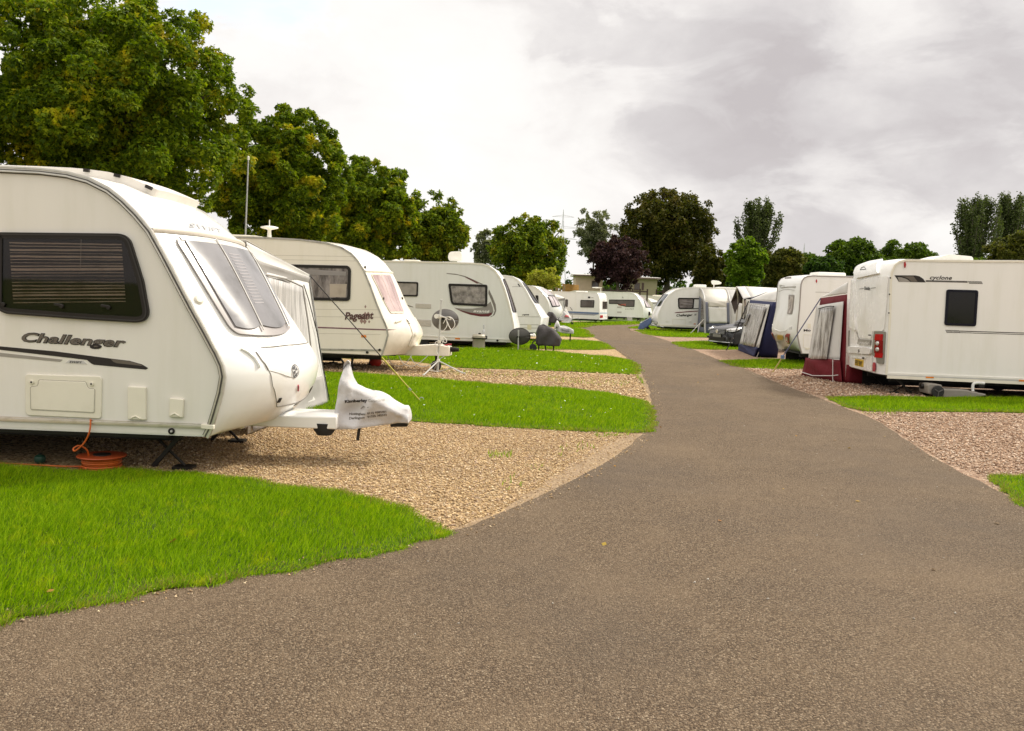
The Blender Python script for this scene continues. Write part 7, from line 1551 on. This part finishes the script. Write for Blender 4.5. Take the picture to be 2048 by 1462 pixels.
def brush(name, label, px_base_x, top, half, bot, Y, nbr, nl, size, mat, seed, group=None):
    """an upright tree of many rising branches"""
    r = np.random.default_rng(seed); b = cpx(px_base_x, bot, Y); H = cpx(px_base_x, top, Y)[2]; z0 = b[2]; R = half / FPX * Y; t = thing(name, label, 'tree', (b[0], Y, 0), 0, group)
    Ps = []; mb = MB(); mb.tube([(0, 0, 0), (0, 0, z0), (0, 0, H * .9)], [.4, .33, .05], 8); mb.obj('trunk', BARK, t); mb = MB()
    for k in range(nbr):
        a = r.uniform(0, 2 * PI); s = (k + .5) / nbr; h0 = z0 * .6 + (H - z0 * .6) * .75 * s ** 1.1; out = R * (1 - .55 * s) * r.uniform(.30, .95) * min(1, .45 + 2.2 * s); h1 = min(H * r.uniform(.93, 1.0), h0 + (H - h0) * r.uniform(.35, .75) + .8)
        p0 = np.array([0, 0, h0]); p2 = np.array([out * math.cos(a), out * math.sin(a), h1]); p1 = (p0 + p2) / 2 + np.array([out * .25 * math.cos(a), out * .25 * math.sin(a), -.08 * (h1 - h0)])
        q = smooth_path([p0, p1, p2], 5); mb.tube(q, [.09 * (1 - i / len(q)) + .015 for i in range(len(q))], 5); q = np.array(q); m = nl // nbr; u = r.uniform(.2, 1., m) * (len(q) - 1); i0 = u.astype(int).clip(0, len(q) - 2); f = (u - i0)[:, None]
        Ps.append(q[i0] * (1 - f) + q[i0 + 1] * f + r.normal(0, 1, (m, 3)) * np.array([.26, .26, .40]) * (1.1 - .5 * (u / (len(q) - 1)))[:, None])
    mb.obj('limbs', BARK, t); P = np.concatenate(Ps); N = r.normal(0, 1, P.shape) + np.array([0, 0, .2]); V, F = leaves_mesh(P, N, size); fast_mesh('crown', V, F, mat, t); return t
PG = 'tall poplars beyond the hedge'
brush('poplar_tree', 'single tall poplar right of the big dark tree', 1513, 391, 62, 505, 130, 60, 13000, .30, POP, 31, PG)
brush('poplar_tree', 'broad poplar, left one of the pair above the nearest right caravan', 1944, 384, 68, 525, 118, 70, 15000, .28, POP, 32, PG)
brush('poplar_tree', 'poplar by the right edge, right one of the tall pair', 2015, 377, 50, 525, 126, 58, 13000, .30, POP, 33, PG)
# a distant belt of trees all round the far side, one mass
r = np.random.default_rng(5); Ps = []; Ns = []
for k in range(150):
    x = -170 + 340 * k / 149 + r.uniform(-2, 2); y = 165 + r.uniform(-8, 14); h = r.uniform(3.2, 5.2); P, N, _, _ = blob_crown(np.array([x, y, h * .5]), np.array([r.uniform(2.5, 4), 3., h * .6]), 14, 260, .8, seed=100 + k, fill=.4); P[:, 2] = np.maximum(P[:, 2], .1); Ps.append(P); Ns.append(N)
V, F = leaves_mesh(np.concatenate(Ps), np.concatenate(Ns), 1.0); o = fast_mesh('distant_wood', V, F, OAK); o['kind'] = 'stuff'
Ps = []; Ns = []
for k in range(26):
    c = cpx(1440 + 26 * k, 566 + r.uniform(-6, 4), 118 + r.uniform(-4, 8)); P, N, _, _ = blob_crown(c, np.array([3., 2.5, 3.0]), 18, 1700, .5, seed=300 + k, fill=.4); Ps.append(P); Ns.append(N)
P = np.concatenate(Ps); P[:, 2] = np.maximum(P[:, 2], .1); V, F = leaves_mesh(P, np.concatenate(Ns), .5); o = fast_mesh('distant_wood', V, F, DKG); o['kind'] = 'stuff'
Ps = []; Ns = []
for k in range(36):
    c = cpx(-60 + 45 * k, 590, (84 if k < 25 else 106) + r.uniform(-4, 6)); c[2] = 1. if k < 25 else 2.2; P, N, _, _ = blob_crown(c, np.array([2.4, 2., 1.5]) if k < 25 else np.array([3., 2., 2.8]), 14, 600 if k < 25 else 1100, .3, seed=400 + k, fill=.4); Ps.append(P); Ns.append(N)
P = np.concatenate(Ps); P[:, 2] = np.maximum(P[:, 2], .1); V, F = leaves_mesh(P, np.concatenate(Ns), .34); o = fast_mesh('hedge_growth', V, F, DKG); o['kind'] = 'stuff'
# ------------------------------------------------------------------ holiday homes, fences and pylons at the far end
def zE(*p): return zm(1130, 530, 9.309, p)
def home(Y, x0, x1, ytop, label, mat, wins, deep=4.):
    a, b = at_depth(x0, ytop, Y), at_depth(x1, ytop, Y); h = a[2]; t = thing('holiday_home', label, 'holiday home', (a[0], Y, 0)); w = b[0] - a[0]
    mb = MB().box((w / 2, deep / 2, h / 2 + .15), (w, deep, h - .3))
    for k in range(int((h - .4) / .22)): mb.box((w / 2, -.004, .42 + k * .22), (w, .016, .02))
    mb.obj('walls', mat, t)
    MB().add([(-.3, -.3, h - .05), (w + .3, -.3, h - .05), (w + .3, deep + .3, h - .05), (-.3, deep + .3, h - .05), (-.3, -.3, h + .12), (w + .3, -.3, h + .12), (w + .3, deep + .3, h + .12), (-.3, deep + .3, h + .12), (-.3, deep / 2, h + .22), (w + .3, deep / 2, h + .22)], [(0, 1, 5, 4), (2, 3, 7, 6), (4, 5, 9, 8), (6, 7, 8, 9), (0, 4, 8, 7, 3), (1, 2, 6, 9, 5), (0, 3, 2, 1)]).obj('roof', ROOFW, t)
    MB().box((w / 2, -.34, h + .02), (w + .6, .08, .1)).obj('gutter', plain('brown_gutter', (.16, .10, .08), .5), t)
    for (wx0, wy0, wx1, wy1) in wins:
        p, q = at_depth(wx0, wy1, Y), at_depth(wx1, wy0, Y); p = p - [a[0], Y, 0]; q = q - [a[0], Y, 0]; A = [(p[0], p[2]), (q[0], p[2]), (q[0], q[2]), (p[0], q[2])]
        f = MB().ring(A, inset(A, .07), .0, -.05).obj('window', plain('brown_window_frame', (.10, .06, .05), .5), t); MB().slab(inset(A, .06), -.01, -.02).obj('pane', PANEG, f); MB().box(((p[0] + q[0]) / 2, -.03, (p[2] + q[2]) / 2), (.06, .04, q[2] - p[2])).obj('mullion', plain('brown_window_frame', ()), f)
    return t
home(88., 1152, 1206, 551, 'beige holiday home behind the blue striped caravan, left of the purple tree', HOMEC, [(1183, 562, 1198, 575)])
home(92., 1258, 1315, 556, 'olive holiday home half hidden under the big dark tree', HOMEG, [(1283, 566, 1288, 580), (1268, 566, 1280, 580)])
def fence(name, label, p0, p1, h, n, mat, rails=True, boards=0.09, gap=.05):
    """posts, rails and boards from p0 to p1 on the ground"""
    p0 = np.asarray(p0); d = np.asarray(p1) - p0; L = math.hypot(d[0], d[1]); t = thing(name, label, 'fence', (p0[0], p0[1], 0), math.atan2(d[1], d[0])); mb = MB(); rr = random.Random(int(L * 10))
    x = 0
    while x < L and boards:
        mb.box((x, -.03, h / 2 + .05 + rr.uniform(-.02, .02)), (boards, .02, h - .1)); x += boards + gap
    if boards: mb.obj('boards', mat, t)
    for k in range(n + 1): MB().box((L * k / n, .04, h / 2), (.12, .1, h + .06)).obj('post', mat, t)
    for z in ((h * .25, h * .8) if boards else (h * .3, h * .6, h * .92)): MB().box((L / 2, .0 if boards else -.08, z), (L, .03, .12)).obj('rail', mat, t)
    return t
gr = lambda x, Y: at_depth(x, 600, Y) * np.array([1, 1, 0])
fz_ = lambda x, y, Y: at_depth(x, y, Y)[2]
fence('picket_fence', 'pale timber picket fence under the wide round maple', gr(1088, 78), gr(1128, 78), fz_(1110, 571, 78), 3, plain('pale_timber', (.34, .24, .13), .75, dirt=.2), boards=.16, gap=.18)
fence('board_fence', 'orange timber board fence beside the beige holiday home', gr(1126, 82), gr(1156, 86), fz_(1140, 569, 84), 3, TIMBERY, boards=.3, gap=.012)
fence('rail_fence', 'dark timber rail fence in front of the holiday homes', gr(1206, 78), gr(1294, 78), fz_(1250, 577, 78), 6, TIMBERD, boards=0)
fence('rail_fence', 'dark timber rail fence under the trunk of the big dark tree', gr(1312, 86), gr(1380, 86), fz_(1340, 580, 86), 5, TIMBERD, boards=0)
def pylon(label, px, ytop, Y, H_arm):
    b = at_depth(px, ytop, Y); H = b[2]; t = thing('pylon', label, 'pylon', (b[0], Y, 0)); m = plain('painted_haze_steel', (.52, .53, .56), .7, dirt=.05); w = H * .07; mb = MB(); T = .12  # pale steel colour stands in for distance haze
    for sx in (-1, 1):
        for sy in (-1, 1): mb.tube([(sx * w, sy * w, 0), (sx * w * .28, sy * w * .28, H * .62), (0, 0, H)], T, 4)
    N = 9
    for k in range(N):
        a0, a1 = k / N, (k + 1) / N; f = lambda a: w * (1 - a / .62 * .72) if a < .62 else w * .28 * (1 - (a - .62) / .38)
        for sx in (-1, 1): mb.tube([(sx * f(a0), -f(a0), a0 * H), (-sx * f(a1), -f(a1), a1 * H)], T * .5, 3)
    mb.obj('lattice_tower', m, t); mb = MB()
    for z, l_ in H_arm:
        mb.tube([(-l_ * H, 0, z * H), (0, 0, z * H + .02 * H), (l_ * H, 0, z * H)], T * .8, 4); mb.tube([(-l_ * H, 0, z * H), (l_ * H, 0, z * H)], T * .7, 4)
    mb.obj('cross_arms', m, t)
pylon('distant grey electricity pylon above the wide round maple', 1127, 419, 420, ((.68, .16), (.80, .21), (.92, .12)))
pylon('faint distant pylon above the low trees right of the poplar', 1609, 487, 620, ((.7, .12), (.85, .16)))
# ------------------------------------------------------------------ light: bright broken overcast, sun behind thin cloud ahead on the right
SUN = Vector((.72, .42, .80)).normalized()
el = math.asin(SUN.z); az = math.atan2(SUN.x, SUN.y)
sl = bpy.data.lights.new('sun', 'SUN'); sl.energy = 3.9; sl.angle = math.radians(7); sl.color = (1., .93, .80)
so = bpy.data.objects.new('sun', sl); COL.objects.link(so); so.rotation_euler = (-SUN).to_track_quat('-Z', 'Y').to_euler(); so.location = (30, 20, 40)
wd = bpy.data.worlds.new('World'); scene.world = wd; wd.use_nodes = True; nt = wd.node_tree; nt.nodes.clear()
def wn(t, **k):
    n = nt.nodes.new(t)
    for a, b in k.items(): setattr(n, a, b)
    return n
lk = nt.links.new
out = wn('ShaderNodeOutputWorld'); bg = wn('ShaderNodeBackground'); bg.inputs[1].default_value = .1; lk(bg.outputs[0], out.inputs[0])
sky = wn('ShaderNodeTexSky', sky_type='NISHITA'); sky.sun_disc = False; sky.sun_elevation = el; sky.sun_rotation = az; sky.altitude = 50
tc = wn('ShaderNodeTexCoord'); sp = wn('ShaderNodeSeparateXYZ'); lk(tc.outputs['Generated'], sp.inputs[0])
def mth(op, a, b=None, c=None):
    n = wn('ShaderNodeMath', operation=op)
    for i, v in enumerate((a, b, c)):
        if v is None: continue
        if isinstance(v, (int, float)): n.inputs[i].default_value = v
        else: lk(v, n.inputs[i])
    return n.outputs[0]
def ramp(f, stops):
    r = wn('ShaderNodeValToRGB'); e = r.color_ramp
    while len(e.elements) < len(stops): e.elements.new(.5)
    for q, (p, c) in zip(e.elements, stops): q.position = p; q.color = (*c, 1)
    lk(f, r.inputs[0]); return r.outputs[0]
def nz(scale, detail, rough, off, dist=0., zs=1.8):
    m = wn('ShaderNodeMapping'); lk(tc.outputs['Generated'], m.inputs[0]); m.inputs['Location'].default_value = off; m.inputs['Scale'].default_value = (1., 1., zs); n = wn('ShaderNodeTexNoise'); n.inputs['Scale'].default_value = scale; n.inputs['Detail'].default_value = detail; n.inputs['Roughness'].default_value = rough; n.inputs['Distortion'].default_value = dist; lk(m.outputs[0], n.inputs['Vector']); return n.outputs['Fac']
big = nz(3.4, 9, .52, (3.1, 1.7, .3), .25); det = nz(8.5, 9, .58, (.4, 5.2, 0), .35)
def toward(px, width):
    d = ray(*px); d = d / np.linalg.norm(d); v = wn('ShaderNodeVectorMath', operation='DOT_PRODUCT'); lk(tc.outputs['Generated'], v.inputs[0]); v.inputs[1].default_value = tuple(d); n = wn('ShaderNodeVectorMath', operation='NORMALIZE'); lk(tc.outputs['Generated'], n.inputs[0]); lk(n.outputs[0], v.inputs[0])
    mr = wn('ShaderNodeMapRange', interpolation_type='SMOOTHSTEP'); lk(v.outputs['Value'], mr.inputs[0]); mr.inputs[1].default_value = math.cos(width); mr.inputs[2].default_value = 1.; return mr.outputs[0]
dk = mth('ADD', mth('ADD', mth('MULTIPLY', toward((1820, 215), .24), .30), mth('MULTIPLY', toward((1350, 190), .20), .24)), mth('MULTIPLY', toward((1060, 235), .10), .12))
lt = mth('ADD', mth('ADD', mth('MULTIPLY', toward((760, 190), .24), .16), mth('MULTIPLY', toward((1000, 345), .14), .10)), mth('MULTIPLY', toward((1950, 380), .12), .08))
cl = mth('ADD', mth('ADD', mth('MULTIPLY', mth('SUBTRACT', big, .5), 1.0), mth('MULTIPLY', mth('SUBTRACT', det, .5), .5)), mth('SUBTRACT', lt, dk))
sh = nz(5.2, 10, .56, (1.3, .6, 2.1), .5, 2.3)
edge = ramp(sh, [(.43, (0, 0, 0)), (.51, (.6, .6, .6)), (.66, (1, 1, 1))])
cl = mth('ADD', mth('ADD', cl, .64), mth('MULTIPLY', mth('SUBTRACT', edge, .4), mth('ADD', .13, mth('MULTIPLY', dk, .40))))
cloud = ramp(cl, [(.10, (5.2, 4.85, 4.9)), (.34, (6.1, 5.8, 5.8)), (.50, (7.2, 6.9, 6.8)), (.60, (8.1, 7.8, 7.6)), (.72, (8.8, 8.55, 8.3)), (.95, (9.3, 9.1, 8.8))])
# the overhead cloud is brighter than the low cloud, as under any bright overcast
zb = ramp(sp.outputs[2], [(.0, (1., 1., 1.)), (.30, (1., 1., 1.)), (.75, (1.85, 1.80, 1.70)), (1., (2.1, 2.03, 1.90))])
mu = wn('ShaderNodeMix', data_type='RGBA', blend_type='MULTIPLY'); mu.inputs[0].default_value = 1; lk(cloud, mu.inputs[6]); lk(zb, mu.inputs[7])
gapf = mth('MULTIPLY', mth('ADD', toward((400, -10), .06), mth('MULTIPLY', toward((590, 0), .06), .9)), ramp(det, [(.40, (0, 0, 0)), (.55, (.75, .75, .75))]))
mx = wn('ShaderNodeMix', data_type='RGBA'); lk(gapf, mx.inputs[0]); lk(mu.outputs[2], mx.inputs[6])
sb = wn('ShaderNodeMix', data_type='RGBA', blend_type='ADD'); sb.inputs[0].default_value = 1; lk(sky.outputs[0], sb.inputs[6]); sb.inputs[7].default_value = (5.5, 5.8, 6.2, 1); lk(sb.outputs[2], mx.inputs[7])
lk(mx.outputs[2], bg.inputs[0])
scene.view_settings.view_transform = 'Standard'; scene.view_settings.look = 'None'; scene.view_settings.exposure = .19; scene.view_settings.gamma = 1; scene.view_settings.use_curve_mapping = False
scene.render.engine = 'CYCLES'
cy_ = scene.cycles; cy_.max_bounces = 8; cy_.transparent_max_bounces = 12; cy_.diffuse_bounces = 3; cy_.glossy_bounces = 3; cy_.use_denoising = True; cy_.caustics_reflective = False; cy_.caustics_refractive = False
